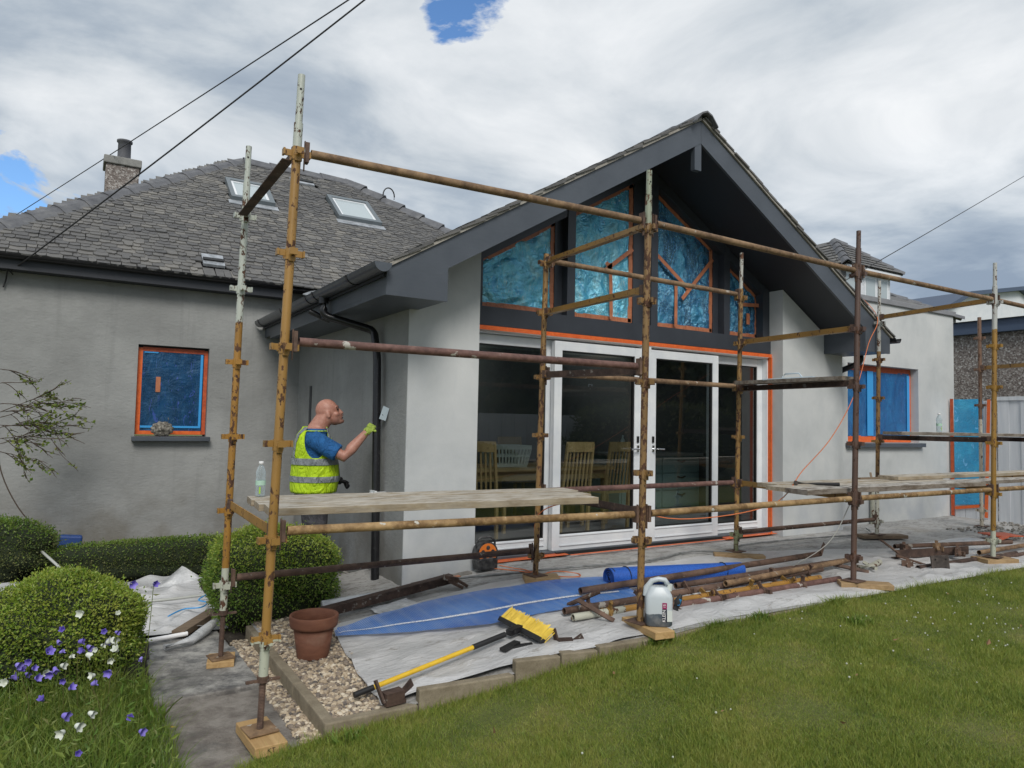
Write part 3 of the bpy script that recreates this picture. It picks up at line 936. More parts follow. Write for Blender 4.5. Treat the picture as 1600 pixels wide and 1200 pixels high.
m.box(WX1 - .085, WX1 - .058, f0 - .018, f0 - .014, WZ0 + .12, WZ1 - .08); m.build('film_edge', 'blue_border', win)
m = MB(); m.box(WX0 + .06, WX1 - .06, f0 - .0185, f0 - .0145, WZ0 + .10, WZ0 + .125); m.build('film_edge', 'blue_border', win)
m = MB(); m.box(WX0 + .07, WX0 + .22, f0 - .018, f0 - .014, WZ1 - .09, WZ1 - .075)
m.build('film_edge', 'blue_border', win)
m = MB(); m.box(WX0 + .205, WX0 + .255, f0 - .019, f0 - .015, 1.60, 1.78); m.build('tape_patch', 'tape_tan', win)
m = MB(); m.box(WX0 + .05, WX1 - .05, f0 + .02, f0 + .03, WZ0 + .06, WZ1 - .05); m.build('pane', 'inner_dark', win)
m = MB(); m.box(WX0 - .03, WX1 + .035, YL - .10, YL + .08, WZ0 - .052, WZ0); m.build('window_sill', 'anthracite', hs, bevel=.004)
# fascia, soffit, gutter
m = MB(); m.box(-1.45, 2.22, 9.13, 9.16, 2.84, 2.99); m.box(-1.45, 2.22, 9.16, YL, 2.84, 2.86); m.build('fascia', 'soffit', hs)
def gutter(mb, p0, p1, r, up_axis=(0, 0, 1), n=10):
    p0, p1 = Vector(p0), Vector(p1); d, s_, u = frame(p1 - p0)
    rings = []
    for p in (p0, p1):
        outer = [p + s_ * (math.cos(a) * r) + u * (math.sin(a) * r) for a in [math.pi + math.pi * k / n for k in range(n + 1)]]
        inner = [p + s_ * (math.cos(a) * (r - .006)) + u * (math.sin(a) * (r - .006)) for a in [2 * math.pi - math.pi * k / n for k in range(n + 1)]]
        rings.append(outer + inner)
    mb.loft(rings, True, False)
m = MB(); gutter(m, (-1.5, 9.075, 3.0), (2.2, 9.075, 3.0), .055); m.build('gutter', 'black_plastic', hs)

# main roof
PITCH = rad(36.5); CP, SP = math.cos(PITCH), math.sin(PITCH)
EY, EZ = 9.06, 2.975
RY = 12.78
RZ = EZ + (RY - EY) * math.tan(PITCH)
RX0, RX1 = 2.28, 4.12
def hipL(y): return RX0 - (RY - y) * .96
def hipR(y): return RX1 + (RY - y) * 1.04
b = MB()
ym = 2 * RY - EY
c = [(hipL(EY), EY, EZ - .03), (hipR(EY), EY, EZ - .03), (hipR(EY), ym, EZ - .03), (hipL(EY), ym, EZ - .03), (RX0, RY, RZ - .03), (RX1, RY, RZ - .03)]
b.add(c, [(0, 1, 5, 4), (1, 2, 5), (2, 3, 4, 5), (3, 0, 4), (3, 2, 1, 0)])
roof = b.build('roof', 'roof_deck', hs)
def ext_z(x): return 4.545 - .587 * abs(x - 5.455)
SKY = [(3.49, 4.22, 11.12, 11.86), (1.86, 2.50, 11.16, 11.80), (3.00, 3.40, 12.24, 12.40), (1.26, 1.51, 9.27, 9.50)]
def slate_mesh(i, wd, ln=.24, th=.017):
    rr = random.Random(100 + i)
    j = [rr.uniform(-.012, .012) for _ in range(4)]
    pts = [(-wd / 2 + .002, j[0]), (-wd / 2 + .03, -.012 + j[1] * .5), (0, -.015 + j[1]), (wd / 2 - .03, -.012 + j[2] * .5), (wd / 2 - .002, j[3]), (wd / 2 - .002, ln), (-wd / 2 + .002, ln)]
    mb = MB(); mb.prism([(x, y, 0) for x, y in pts], (0, 0, th))
    me = bpy.data.meshes.new('slate'); me.from_pydata(mb.v, [], mb.f); me.materials.append(MATS['slate'])
    return me
SW = [.08, .092, .105, .118, .13, .15]
SM = [[slate_mesh(i * 3 + k, wd) for k in range(3)] for i, wd in enumerate(SW)]
def place_slates(items, parent, name, near_n, key):
    """items: list of (mesh, Matrix world). nearest near_n become single objects, the rest one mesh"""
    items.sort(key=key)
    for me, mx in items[:near_n]:
        o = bpy.data.objects.new('slate', me)
        COL.objects.link(o); o.parent = parent
        o.matrix_local = Matrix.Translation(-WORLDPOS[parent]) @ mx
    V, Fs, nv = [], [], 0
    for me, mx in items[near_n:]:
        for v in me.vertices: V.append((mx @ v.co)[:])
        for p in me.polygons: Fs.append(tuple(nv + i for i in p.vertices))
        nv += len(me.vertices)
    if V:
        mb = MB(); mb.v = V; mb.f = Fs; mb.m = [0] * len(Fs); mb.sm = [False] * len(Fs)
        mb.build(name, 'slate', parent, kind='stuff')
items = []
row = 0; v = -.03
while v < (RY - EY) / CP - .20:
    y = EY + v * CP; z = EZ + v * SP
    x = max(hipL(y), -1.6) - R.uniform(.0, .05); xe = hipR(y) - .08
    g_ = .092 - .022 * (v / 4.6)
    while x < xe:
        i = R.randrange(6); wd = SW[i]
        xc = x + wd / 2
        ok = True
        yc = y + .06
        for (a0, a1, b0, b1) in SKY:
            if a0 - .03 < xc < a1 + .03 and b0 - .13 < yc < b1 + .02: ok = False
        if xc < 5.455 and ext_z(xc) > z + .06 and xc > 2.35: ok = False
        if xc >= 5.455: ok = False if z < ext_z(xc) + .05 or xc > 6.6 else ok
        if ok:
            tilt = PITCH - .115 + R.uniform(-.03, .03)
            mx = Matrix.Translation((xc, y, z + .024 + R.uniform(0, .012))) @ Matrix.Rotation(tilt, 4, 'X') @ Matrix.Rotation(R.uniform(-.025, .025), 4, 'Z')
            items.append((SM[i][R.randrange(3)], mx))
        x += wd + R.uniform(0, .006)
    v += g_; row += 1
CAMP = Vector((0, 0, 1.33))
place_slates(items, roof, 'far_slates', 300, key=lambda it: (it[1].translation - CAMP).length - .8 * it[1].translation.x * 0)
# hip and ridge tiles
def cap_tiles(p0, p1, n_, parent, wd=.15, th=.02, name='ridge_tile', lift=.045):
    p0, p1 = Vector(p0), Vector(p1)
    d, s_, u = frame(p1 - p0)
    L_ = (p1 - p0).length / n_
    for k in range(n_):
        a = p0 + d * (k * L_ - .03); e = p0 + d * ((k + 1) * L_)
        mb = MB(); rings = []
        for (p, lf) in ((a, lift), (e, .0)):
            q = p + u * lf
            top = [q - s_ * wd - u * wd * .62, q - s_ * wd * .45 + u * .0, q + u * .03, q + s_ * wd * .45, q + s_ * wd - u * wd * .62]
            bot = [x - u * th for x in top[::-1]]
            rings.append(top + bot)
        mb.loft(rings, True, False)
        mb.build(name, 'ridge_tile', parent)
cap_tiles((hipL(EY) - .02, EY - .02, EZ + .035), (RX0, RY, RZ + .035), 14, roof, .15, .02, lift=.018)
cap_tiles((RX0 + .05, RY, RZ + .04), (RX1, RY, RZ + .04), 4, roof, .18, .02, lift=.02)
pe = Vector((RX1, RY, RZ + .05)); pf = Vector((hipR(11.2), 11.2, EZ + (11.2 - EY) * math.tan(PITCH) + .05))
cap_tiles(pf, pe, 6, roof, .15)
m = MB(); m.path([(4.75 + .11 * math.cos(a), 12.17, RZ - .30 + .15 * math.sin(a)) for a in [x * .314 - .3 for x in range(12)]], .012, 6)
m.build('cable_loop', 'cable_black', roof)
# roof windows
def roof_window(x0, x1, y0, y1, vent=False):
    rp = lambda x, y, h: Vector((x, y, EZ + (y - EY) * math.tan(PITCH))) + Vector((0, -SP, CP)) * h
    def pr(x0, x1, y0, y1, h0, h1):
        mb = MB()
        lo = [rp(x, y, h0) for x, y in ((x0, y0), (x1, y0), (x1, y1), (x0, y1))]
        mb.prism(lo, Vector((0, -SP, CP)) * (h1 - h0)); return mb
    if vent:
        pr(x0, x1, y0, y1, .02, .055).build('roof_vent', 'lead', roof)
        pr(x0 + .005, x1 - .005, y0 + .07, y0 + .12, .056, .075).build('vent_slot', 'gasket', roof)
        return
    fr = MB(); w_ = .065
    for q in ((x0, x1, y0, y0 + w_), (x0, x1, y1 - w_, y1), (x0, x0 + w_, y0 + w_, y1 - w_), (x1 - w_, x1, y0 + w_, y1 - w_)):
        s_ = pr(*q, .0, .105); fr.add(s_.v, s_.f)
    f = fr.build('roof_window', 'steel_window', roof)
    pr(x0 + w_ + .04, x1 - w_ - .04, y0 + w_ + .03, y1 - w_ - .03, .03, .075).build('pane', 'skylight_glass', f)
    fi = MB()
    for q in ((x0 + w_, x1 - w_, y0 + w_, y0 + w_ + .03), (x0 + w_, x1 - w_, y1 - w_ - .03, y1 - w_), (x0 + w_, x0 + w_ + .04, y0 + w_ + .03, y1 - w_ - .03), (x1 - w_ - .04, x1 - w_, y0 + w_ + .03, y1 - w_ - .03)):
        s_ = pr(*q, .03, .085); fi.add(s_.v, s_.f)
    fi.build('sash', 'upvc', f)
    pr(x0 - .04, x1 + .04, y0 - .11, y0 + .0, .03, .045).build('flashing', 'lead', f)
material('steel_window', None, (.16, .185, .20), .4, .2)
for q in SKY[:2]:
    roof_window(*q)
roof_window(3.0, 3.40, 12.24, 12.40, vent=True)
roof_window(*SKY[3], vent=True)
# chimney
m = MB(); m.box(.27, .75, 13.2, 13.68, 3.6, 5.42)
ch = m.build('chimney', 'pebbledash', roof)
m = MB(); m.box(.235, .785, 13.165, 13.715, 5.42, 5.55); m.build('chimney_cap', 'cap_stone', ch, bevel=.015)
m = MB(); m.lathe([(.0, 0), (.105, 0), (.105, .06), (.10, .07), (.097, .31), (.118, .325), (.118, .355), (.09, .36), (.085, .30), (0, .2)], (.53, 13.42, 5.55), 20)
m.build('chimney_pot', 'pot_clay', ch)
# lead of the valley between the two roofs
lv = [Vector((2.45, 8.92, 2.87))]
for x in (2.9, 3.4, 3.9, 4.4, 4.85):
    z = ext_z(x) + .035; lv.append(Vector((x, EY + (z - EZ) / math.tan(PITCH), z + .02)))
m = MB()
for a, e in zip(lv, lv[1:]):
    m.bar(a, e, .17, .012, up=(-.4, -.5, .8))
m.build('valley_lead', 'lead', roof)
# small overflow and slot in the return wall belong to the extension below
def f_anth2(t, b):
    t.set(b.inputs['Base Color'], t.ramp(t.noise(t.pos(), 3, 4), [(.3, (.030, .034, .043)), (.7, (.042, .048, .060))]))
material('label_navy_blue', None, (.02, .06, .22), .6)
material('leaf_yellow', None, (.42, .30, .03), .5)
material('mouth_dark', None, (.16, .055, .05), .6)
material('frame_dark', f_anth2, rough=.4)
CAB = [((3.67, 2.77, 5.88), (-1.716, 19.615, 5.428)), ((2.9, 5.2, 5.87), (-.63, 9.2, 2.831)), ((36.8, 11.8, 14.5), (12.776, 8.418, 4.21))]
material('blue_film_unlit', f_film((.006, .04, .12), (.016, .13, .30), (.05, .34, .58), .26, 4.5, .10))  # dark copy of the same gable film, without the painted sky glow
# ================================================================== gable extension
YP, YD, YB = 5.77, 5.99, 5.22
ex = thing('gable_extension', 'gabled extension with dark bargeboards, masked gable windows and white glazed doors', 'house', (5.455, 5.9, 0))
def zr(x): return 4.52 - .587 * abs(x - 5.455)
AX = 5.455
# walls: return wall (base coat), left pillar, right pillar (top coat)
m = MB(); m.prism([(2.4785, YP + .012, -.5), (2.4785, 9.33, -.5), (2.4785, 9.33, 2.34), (2.4785, YP + .012, 2.34)], (.30, 0, 0))
wl = m.build('return_wall', 'render_base', ex)
m = MB(); m.box(2.470, 2.4775, 8.70, 8.78, .55, 1.72); m.build('render_bead', 'inner_dark', wl)
def pillar(x0, x1, zb, xin):
    m = MB()
    zs = lambda x: min(2.36, 9) if False else zr(x) - .245
    m.prism([(x0, YP, zb), (x1, YP, zb), (x1, YP, max(2.32, zs(x1))), (x0, YP, max(2.32, zs(x0)))], (0, YD + .16 - YP, 0))
    return m
pillar(2.480, 3.185, -.45, 3.185).build('pillar', 'render_top', ex)
pillar(7.525, 8.75, -.10, 7.525).build('pillar', 'render_top', ex)
m = MB(); m.box(8.45, 8.745, YD + .163, 9.3, -.2, 2.36); m.build('return_wall', 'render_top', ex)
# bargeboards, boxed eaves
def board(pts, name='bargeboard'):
    m = MB(); m.prism([(x, YB - .03, z) for x, z in pts], (0, .03, 0)); return m.build(name, 'anthracite', ex)
board([(AX - .0015, 4.52), (AX - .0015, 4.275), (2.56, 2.575), (2.56, 2.30), (2.03, 2.30), (2.03, 2.51)])
board([(AX + .0015, 4.52), (8.88, 2.51), (8.88, 2.30), (8.35, 2.30), (8.35, 2.575), (AX + .0015, 4.275)])
m = MB(); m.box(AX - .085, AX + .01, YB - .025, YB + .03, 3.985, 4.30); m.build('finial_board', 'anthracite', ex)
m = MB(); m.prism([(2.032, YB + .002, 2.305), (2.558, YB + .002, 2.305), (2.558, YB + .002, 2.57), (2.032, YB + .002, 2.50)], (0, YP - YB - .004, 0)); m.build('eave_box', 'anthracite', ex)
m = MB(); m.prism([(8.352, YB + .002, 2.305), (8.878, YB + .002, 2.305), (8.878, YB + .002, 2.50), (8.352, YB + .002, 2.57)], (0, YP - YB - .004, 0)); m.build('eave_box', 'anthracite', ex)
m = MB(); m.box(2.032, 2.477, YP, 9.05, 2.305, 2.335); m.box(2.032, 2.055, YP, 9.32, 2.336, 2.51); m.build('eave_soffit', 'anthracite', ex)
m = MB(); m.box(8.752, 8.878, YP, 9.2, 2.305, 2.48); m.build('eave_soffit', 'anthracite', ex)
# roof slabs (sloping soffit below, slates above)
def slab(xe, ze, sgn):
    m = MB()
    m.prism([(AX, YB + .001, 4.50), (xe, YB + .001, ze), (xe, YB + .001, ze - .03), (xe - sgn * .5 , YB + .001, zr(xe - sgn * .5) - .235), (AX, YB + .001, 4.275)], (0, 6.1, 0))
    return m
rr_m = MB()
def roof_piece(x0, x1, y0, y1):
    rr_m.prism([(x0, y0, zr(x0) - .02), (x1, y0, zr(x1) - .02), (x1, y0, zr(x1) - .235), (x0, y0, zr(x0) - .235)], (0, y1 - y0, 0))
roof_piece(AX, 6.3, YB + .001, 11.3); roof_piece(6.3, 7.9, YB + .001, 6.9); roof_piece(6.3, 7.9, 8.9, 11.3)  # opening left in the unseen slope to let daylight into the room
roof_piece(7.9, 8.41, YB + .001, 11.3); rr_m.prism([(8.41, YB + .001, zr(8.41) - .02), (8.91, YB + .001, zr(8.91) - .02), (8.91, YB + .001, zr(8.91) - .05), (8.41, YB + .001, zr(8.41) - .235)], (0, 6.1, 0))
rr_ = rr_m.build('roof', 'soffit', ex)
rr_m = MB()
roof_piece(4.6, AX, YB + .001, 11.3); roof_piece(3.0, 4.6, YB + .001, 6.9); roof_piece(3.0, 4.6, 8.9, 11.3)  # same added opening on the left slope, for daylight indoors
roof_piece(2.5, 3.0, YB + .001, 11.3); rr_m.prism([(2.5, YB + .001, zr(2.5) - .02), (2.0, YB + .001, zr(2.0) - .02), (2.0, YB + .001, zr(2.0) - .05), (2.5, YB + .001, zr(2.5) - .235)], (0, 6.1, 0))
rl = rr_m.build('roof', 'soffit', ex)
m = MB(); m.prism([(2.95, 6.85, zr(2.95) - .01), (4.65, 6.85, zr(4.65) - .01), (4.65, 8.95, zr(4.65) - .01), (2.95, 8.95, zr(2.95) - .01)], (0, 0, .01)); m.build('added_rooflight', 'glass', rl)  # unseen roof glazing, added to brighten the room
m = MB(); m.prism([(6.25, 6.85, zr(6.25)), (7.95, 6.85, zr(7.95)), (7.95, 8.95, zr(7.95)), (6.25, 8.95, zr(6.25))], (0, 0, .02)); m.build('added_rooflight', 'glass', rr_)  # added glazing on the hidden right slope, lights the interior
P2 = math.atan(.587)
def gable_slates(parent, sgn):
    edge, rest = [], []
    L_ = 3.45 / math.cos(P2)
    v = 0
    while v < L_ - .21:
        dx = 3.47 - v * math.cos(P2)
        xc = AX + sgn * dx
        z = zr(xc)
        y = YB - .065 + R.uniform(-.012, .012)
        ymax = EY + (z + .03 - EZ) / math.tan(PITCH) if sgn < 0 else 6.8
        if sgn < 0 and 2.85 < xc < 4.7: ymax = min(ymax, 6.85)
        first = True
        while y < ymax - .1:
            i = R.randrange(6); wd = SW[i]
            up = Vector((-sgn * math.cos(P2), 0, math.sin(P2)))          # up the slope
            nrm = Vector((sgn * math.sin(P2), 0, math.cos(P2)))
            along = up.cross(nrm)
            if along.y < 0: pass
            tl = .055 + R.uniform(-.03, .03)
            up2 = (up - nrm * tl * -1.0 * -1.0).normalized()
            n2 = along.cross(up2).normalized()
            if n2.dot(nrm) < 0: n2 = -n2
            mx = Matrix(((along.x, up2.x, n2.x, xc), (along.y, up2.y, n2.y, y + wd / 2), (along.z, up2.z, n2.z, z), (0, 0, 0, 1)))
            mx.translation += nrm * (.028 + R.uniform(0, .012))
            (edge if first else rest).append((SM[i][R.randrange(3)], mx))
            first = False
            y += wd + R.uniform(0, .006)
        v += .135
    place_slates(edge, parent, 'verge_slates', 400, key=lambda it: it[1].translation.y)
    place_slates(rest, parent, 'far_slates', 0, key=lambda it: it[1].translation.y)
gable_slates(rl, -1); gable_slates(rr_, 1)
for sgn, par in ((-1, rl), (1, rr_)):       # under-course of the verge
    m = MB(); nn = Vector((sgn * math.sin(P2), 0, math.cos(P2)))
    a = Vector((AX, 0, 4.52)); e = Vector((AX + sgn * 3.46, 0, zr(AX + sgn * 3.46)))
    m.prism([a + Vector((0, YB - .05, .003)), e + Vector((0, YB - .05, .003)), e + nn * .028 + Vector((0, YB - .05, 0)), a + nn * .028 + Vector((0, YB - .05, 0))], (0, .6, 0))
    m.build('verge_mortar', 'mortar', par)
cap_tiles((AX, YB - .09, 4.55), (AX, 11.3, 4.53), 14, rl, .16, .018, lift=.015)
# gutter, left and right
m = MB(); gutter(m, (1.965, 5.10, 2.53), (1.965, 9.30, 2.53), .072, n=12); gt = m.build('gutter', 'gutter_grey', ex)
for y in (5.75, 6.75, 7.0, 8.0, 9.1):
    m = MB(); gutter(m, (1.965, y, 2.531), (1.965, y + .035, 2.531), .079, n=12); m.build('gutter_joint', 'black_plastic', gt)
m = MB(); m.add([(1.965 + .071 * math.cos(a), 5.099, 2.53 + .071 * math.sin(a)) for a in [math.pi + math.pi * k / 12 for k in range(13)]], [tuple(range(13))]); m.build('gutter_end', 'anthracite', gt)
m = MB(); gutter(m, (8.955, 5.12, 2.50), (8.955, 9.2, 2.50), .065, n=10); m.build('gutter', 'black_plastic', ex)
# downpipes
def arc_path(pts, r=.06, k=5):
    out = [Vector(pts[0])]
    for a, b_, c_ in zip(pts, pts[1:], pts[2:]):
        a, b_, c_ = Vector(a), Vector(b_), Vector(c_)
        p = b_ + (a - b_).normalized() * r; q = b_ + (c_ - b_).normalized() * r
        for i in range(k + 1):
            u = i / k
            out.append(p.lerp(b_, u).lerp(b_.lerp(q, u), u))
    out.append(Vector(pts[-1])); return out
m = MB(); m.path(arc_path([(1.965, 6.62, 2.48), (1.965, 6.62, 2.30), (2.40, 6.42, 2.17), (2.405, 6.33, 1.9), (2.40, 6.20, -.20)]), .038, 12)
dp = m.build('downpipe', 'black_plastic', ex)
m = MB(); m.path(arc_path([(8.93, 5.62, 2.40), (8.93, 5.62, 2.22), (8.88, 5.93, 2.10), (8.86, 5.93, 1.8), (8.80, 5.90, -.03)]), .038, 12)
m.build('downpipe', 'black_plastic', ex)
m = MB(); m.tube((1.965, 6.62, 2.50), (1.965, 6.62, 2.41), .047, 12); m.build('outlet', 'black_plastic', dp)
m = MB(); m.box(2.33, 2.475, 6.18, 6.23, .64, .665); m.box(2.345, 2.37, 6.14, 6.26, .63, .68); m.build('pipe_clip', 'upvc', dp)
m = MB(); m.tube((2.12, 6.90, 2.29), (1.93, 6.96, 2.375), .028, 12, hollow=.006); m.build('overflow_pipe', 'black_plastic', ex)
# gable glazing: dark frame, mullions, glass with film
gz = 5.97
def zi(x): return zr(x) - .26
m = MB(); m.box(3.188, 7.522, gz - .02, gz + .18, 2.262, 2.445); m.build('beam', 'frame_dark', ex)
for x0, x1 in ((3.188, 3.32), (4.235, 4.43), (5.315, 5.60), (6.60, 6.79)):
    xa, xb = x0, x1; m = MB()
    zt = lambda x: zi(x) + .03
    pts = [(xa, gz, 2.446), (xb, gz, 2.446), (xb, gz, zt(xb)), (xa, gz, zt(xa))]
    if xa < AX < xb: pts = [(xa, gz, 2.446), (xb, gz, 2.446), (xb, gz, zt(xb)), (AX, gz, zt(AX)), (xa, gz, zt(xa))]
    # the front of each post is narrow, the rest steps back to the glass
    m.prism([(max(xa, xb - .10), gz, 2.446), (xb, gz, 2.446), (xb, gz, zt(xb)), (max(xa, xb - .10), gz, zt(max(xa, xb - .10)))], (0, .16, 0))
    if xa < xb - .10:
        m.prism([(xa, gz + .10, 2.446), (xb - .10, gz + .10, 2.446), (xb - .10, gz + .10, zt(xb - .10)), (xa, gz + .10, zt(xa))], (0, .06, 0))
    m.build('mullion', 'frame_dark', ex)
m = MB()
m.prism([(7.40, gz, 2.446), (7.522, gz, 2.446), (7.522, gz, zi(7.522) + .03), (7.40, gz, zi(7.40) + .03)], (0, .16, 0))
m.build('mullion', 'frame_dark', ex)
for sgn in (-1, 1):
    m = MB(); x1 = AX + sgn * .02; x2 = AX + sgn * 2.26
    m.prism([(x1, gz + .01, zi(x1) + .02), (x2, gz + .01, zi(x2) + .02), (x2, gz + .01, zi(x2) - .10), (x1, gz + .01, zi(x1) - .10)], (0, .13, 0))
    m.build('top_rail', 'frame_dark', ex)
GY = 6.10
panes = [[(3.33, 2.475), (4.225, 2.475), (4.225, zi(4.225) - .10), (3.33, zi(3.33) - .10)],
         [(4.44, 2.475), (5.30, 2.475), (5.30, zi(5.30) - .10), (4.44, zi(4.44) - .10)],
         [(5.61, 2.475), (6.59, 2.475), (6.59, zi(6.59) - .10), (5.61, zi(5.61) - .10)],
         [(6.80, 2.475), (7.42, 2.475), (7.42, zi(7.42) - .10), (6.80, zi(6.80) - .10)]]
for k, q in enumerate(panes):
    (xa, za), (xb, _), (_, zb), (_, zc) = q
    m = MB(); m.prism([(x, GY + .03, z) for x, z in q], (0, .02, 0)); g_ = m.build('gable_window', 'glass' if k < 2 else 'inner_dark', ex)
    fm = MB()
    fm.grid(lambda u, v: (xa + u * (xb - xa), GY - .004 - .045 * (vnoise(u * 6 + v * 5 + k * 9, v * 7 - u * 3 + k) ** 2 + .45 * vnoise(u * 15 - v * 12 + k, v * 17 + u * 9) ** 2) * min(1, 9 * u * (1 - u)) * min(1, 9 * v * (1 - v)),
                          za + v * ((zc + u * (zb - zc)) - za)), 46, 56)
    fm.build('film', 'blue_film_lit' if k < 2 else 'blue_film_unlit', g_)  # left panes take the film with sky glow painted in
    tp = MB(); w_ = .075
    c_ = [Vector((x, GY - .012, z)) for x, z in q]
    for a, e in zip(c_, c_[1:] + c_[:1]):
        n_ = 9; off = Vector((0, -.004, 0))
        for j in range(n_):
            p, r2 = a.lerp(e, j / n_), a.lerp(e, (j + 1) / n_)
            tp.bar(p + off * (j % 2), r2 + off * (j % 2) + (r2 - p) * .05, .006, w_ * (.85 + .35 * hash2(j, k)), up=(0, 0, 1) if abs((e - a).z) < .7 * (e - a).length else (1, 0, 0))
    tp.build('tape', 'tape_tan', g_)
def strip(g_, x0, z0, x1, z1, wd=.045):
    tp = MB(); tp.bar((x0, GY - .062, z0), (x1, GY - .062, z1), .004, wd, up=(0, 0, 1) if abs(x1 - x0) > abs(z1 - z0) else (1, 0, 0)); tp.build('tape', 'tape_tan', g_)
gw = [o for o in ex.children if o.name.startswith('gable_window')]
strip(gw[1], 4.98, 2.48, 4.96, 3.10); strip(gw[1], 4.90, 3.02, 5.28, 3.30); strip(gw[1], 4.90, 3.10, 5.00, 2.98)
strip(gw[2], 5.95, 2.48, 5.95, 3.02); strip(gw[2], 5.63, 3.30, 6.15, 2.95); strip(gw[2], 6.05, 2.82, 6.56, 3.36)
strip(gw[3], 7.02, 2.86, 7.40, 2.88); strip(gw[3], 7.20, 2.62, 7.20, 2.76, .06)

# ------------------------------------------------------------------ glazed doors
def door_panel(x0, x1, y, z0, z1, name, st=.095, bot=.16, deep=.065):
    m = MB()
    m.box(x0, x0 + st, y, y + deep, z0, z1); m.box(x1 - st, x1, y, y + deep, z0, z1)
    m.box(x0 + st, x1 - st, y + .001, y + deep, z0, z0 + bot); m.box(x0 + st, x1 - st, y + .001, y + deep, z1 - st, z1)
    o = m.build(name, 'upvc', ex, bevel=.004)
    g_ = MB()
    a0, a1, b0, b1 = x0 + st, x1 - st, z0 + bot, z1 - st
    for q in ((a0, a0 + .012, b0, b1), (a1 - .012, a1, b0, b1), (a0 + .012, a1 - .012, b0, b0 + .012), (a0 + .012, a1 - .012, b1 - .012, b1)):
        g_.box(q[0], q[1], y + .012, y + .05, q[2], q[3])
    g_.build('gasket', 'gasket', o)
    p_ = MB(); p_.box(a0 + .013, a1 - .013, y + .03, y + .036, b0 + .013, b1 - .013); p_.build('pane', 'glass', o)
    if name == 'door' or True:
        q = MB(); q.box(a0, a1, y - .012, y, z0 + .045, z0 + .052); q.box(a0, a1, y - .008, y, b0 - .02, b0 - .012); q.build('drip_bar', 'upvc', o)
    return o
door_panel(3.19, 4.24, 6.06, .03, 2.19, 'fixed_panel', bot=.12)
dl = door_panel(4.185, 5.365, 5.965, .03, 2.175, 'door')
dr = door_panel(5.49, 6.59, 5.965, .03, 2.175, 'door')
door_panel(6.555, 7.50, 6.06, .03, 2.19, 'fixed_panel', bot=.12)
m = MB(); m.box(5.3665, 5.4885, 5.945, 6.05, .03, 2.20); m.build('door_post', 'upvc', ex, bevel=.004)
m = MB(); m.box(3.187, 7.523, 5.985, 6.16, 2.195, 2.255); m.box(7.49, 7.523, 5.98, 6.16, .03, 2.194); m.build('door_frame', 'upvc', ex)
m = MB(); m.box(3.187, 7.523, 5.93, 6.16, -.05, .028); m.build('threshold', 'anthracite', ex)
for d_, x, sg in ((dl, 5.315, -1), (dr, 5.54, 1)):
    m = MB(); m.box(x - .016, x + .016, 5.953, 5.964, 1.03, 1.10); m.tube((x, 5.965, 1.06), (x, 5.915, 1.06), .011, 10)
    m.path([(x, 5.918, 1.06), (x + sg * .03, 5.912, 1.06), (x + sg * .13, 5.915, 1.058)], [.011, .010, .009], 8)
    m.build('handle', 'chrome', d_)
    m = MB(); m.box(x - .014, x + .014, 5.953, 5.964, 1.13, 1.20); m.build('lock', 'gasket', d_)
# orange masking tape round the doors
m = MB(); m.box(3.19, 5.36, 5.938, 5.944, 2.215, 2.256); m.box(5.36, 7.525, 5.936, 5.942, 2.212, 2.254)
m.build('masking_tape', 'tape_orange', ex)
m = MB(); m.box(7.505, 7.5225, 5.925, 5.978, .0, 2.21); m.build('masking_tape', 'tape_orange', ex)
m = MB()
def gtape(mb, pts, wd, h=.012):
    for a, e in zip(pts, pts[1:]):
        mb.bar((a[0], a[1], patio_z(*a) + h), (e[0], e[1], patio_z(*e) + h), wd, .004)
gtape(m, [(3.25, 5.88), (4.3, 5.88)], .10); gtape(m, [(4.3, 5.80), (5.5, 5.81), (6.7, 5.82)], .035); gtape(m, [(6.6, 5.88), (7.51, 5.885)], .09, .014)
m.build('floor_tape', 'tape_orange', ex)
m = MB(); m.box(4.2, 6.6, 5.90, 5.929, -.02, .025); m.build('threshold_felt', 'black_rubber', ex)

# ------------------------------------------------------------------ room behind the doors
m = MB(); m.box(2.8, 8.4, 6.17, 9.28, -.06, .03); m.build('room_floor', 'floor_tile', ex)
m = MB(); m.box(2.79, 8.42, 9.285, 9.32, .03, 2.44); m.box(8.42, 8.44, 6.18, 9.28, .03, 2.4); m.box(2.785, 2.80, 6.18, 9.28, .03, 2.4); m.build('room_wall', 'inner_wall', ex)

# ================================================================== right wing
wg = thing('flat_roof_wing', 'flat-roofed white rendered wing right of the gable', 'house', (10.3, 6.2, 0))
YW = 6.0; W0, W1, V0, V1 = 9.22, 11.02, 1.135, 2.262
m = MB(); m.box(8.752, W0, YW, YW + .3, -.15, 3.18); m.box(W1, 12.06, YW, YW + .3, -.15, 3.18); m.box(W0, W1, YW, YW + .3, -.15, V0); m.box(W0, W1, YW, YW + .3, V1, 3.18)
m.box(11.76, 12.06, YW + .3, 9.4, -.15, 3.18); m.build('wall', 'render_top', wg)
m = MB(); m.box(8.9, 12.09, YW - .035, YW + .33, 3.18, 3.255); m.box(11.73, 12.09, YW + .331, 9.4, 3.18, 3.255); m.build('coping', 'coping_grey', wg, bevel=.006)
m = MB(); m.box(8.9, 11.76, YW + .3, 9.4, 3.0, 3.05); m.build('roof', 'roof_felt', wg)
m = MB(); y0 = YW + .13
for q in ((W0 + .002, W0 + .06, V0, V1), (W1 - .06, W1 - .002, V0, V1), (W0 + .06, W1 - .06, V0, V0 + .06), (W0 + .06, W1 - .06, V1 - .06, V1 - .002), (9.93, 10.0, V0 + .06, V1 - .06)):
    m.box(q[0], q[1], y0, y0 + .07, q[2], q[3])
wn2 = m.build('window', 'gasket', wg)
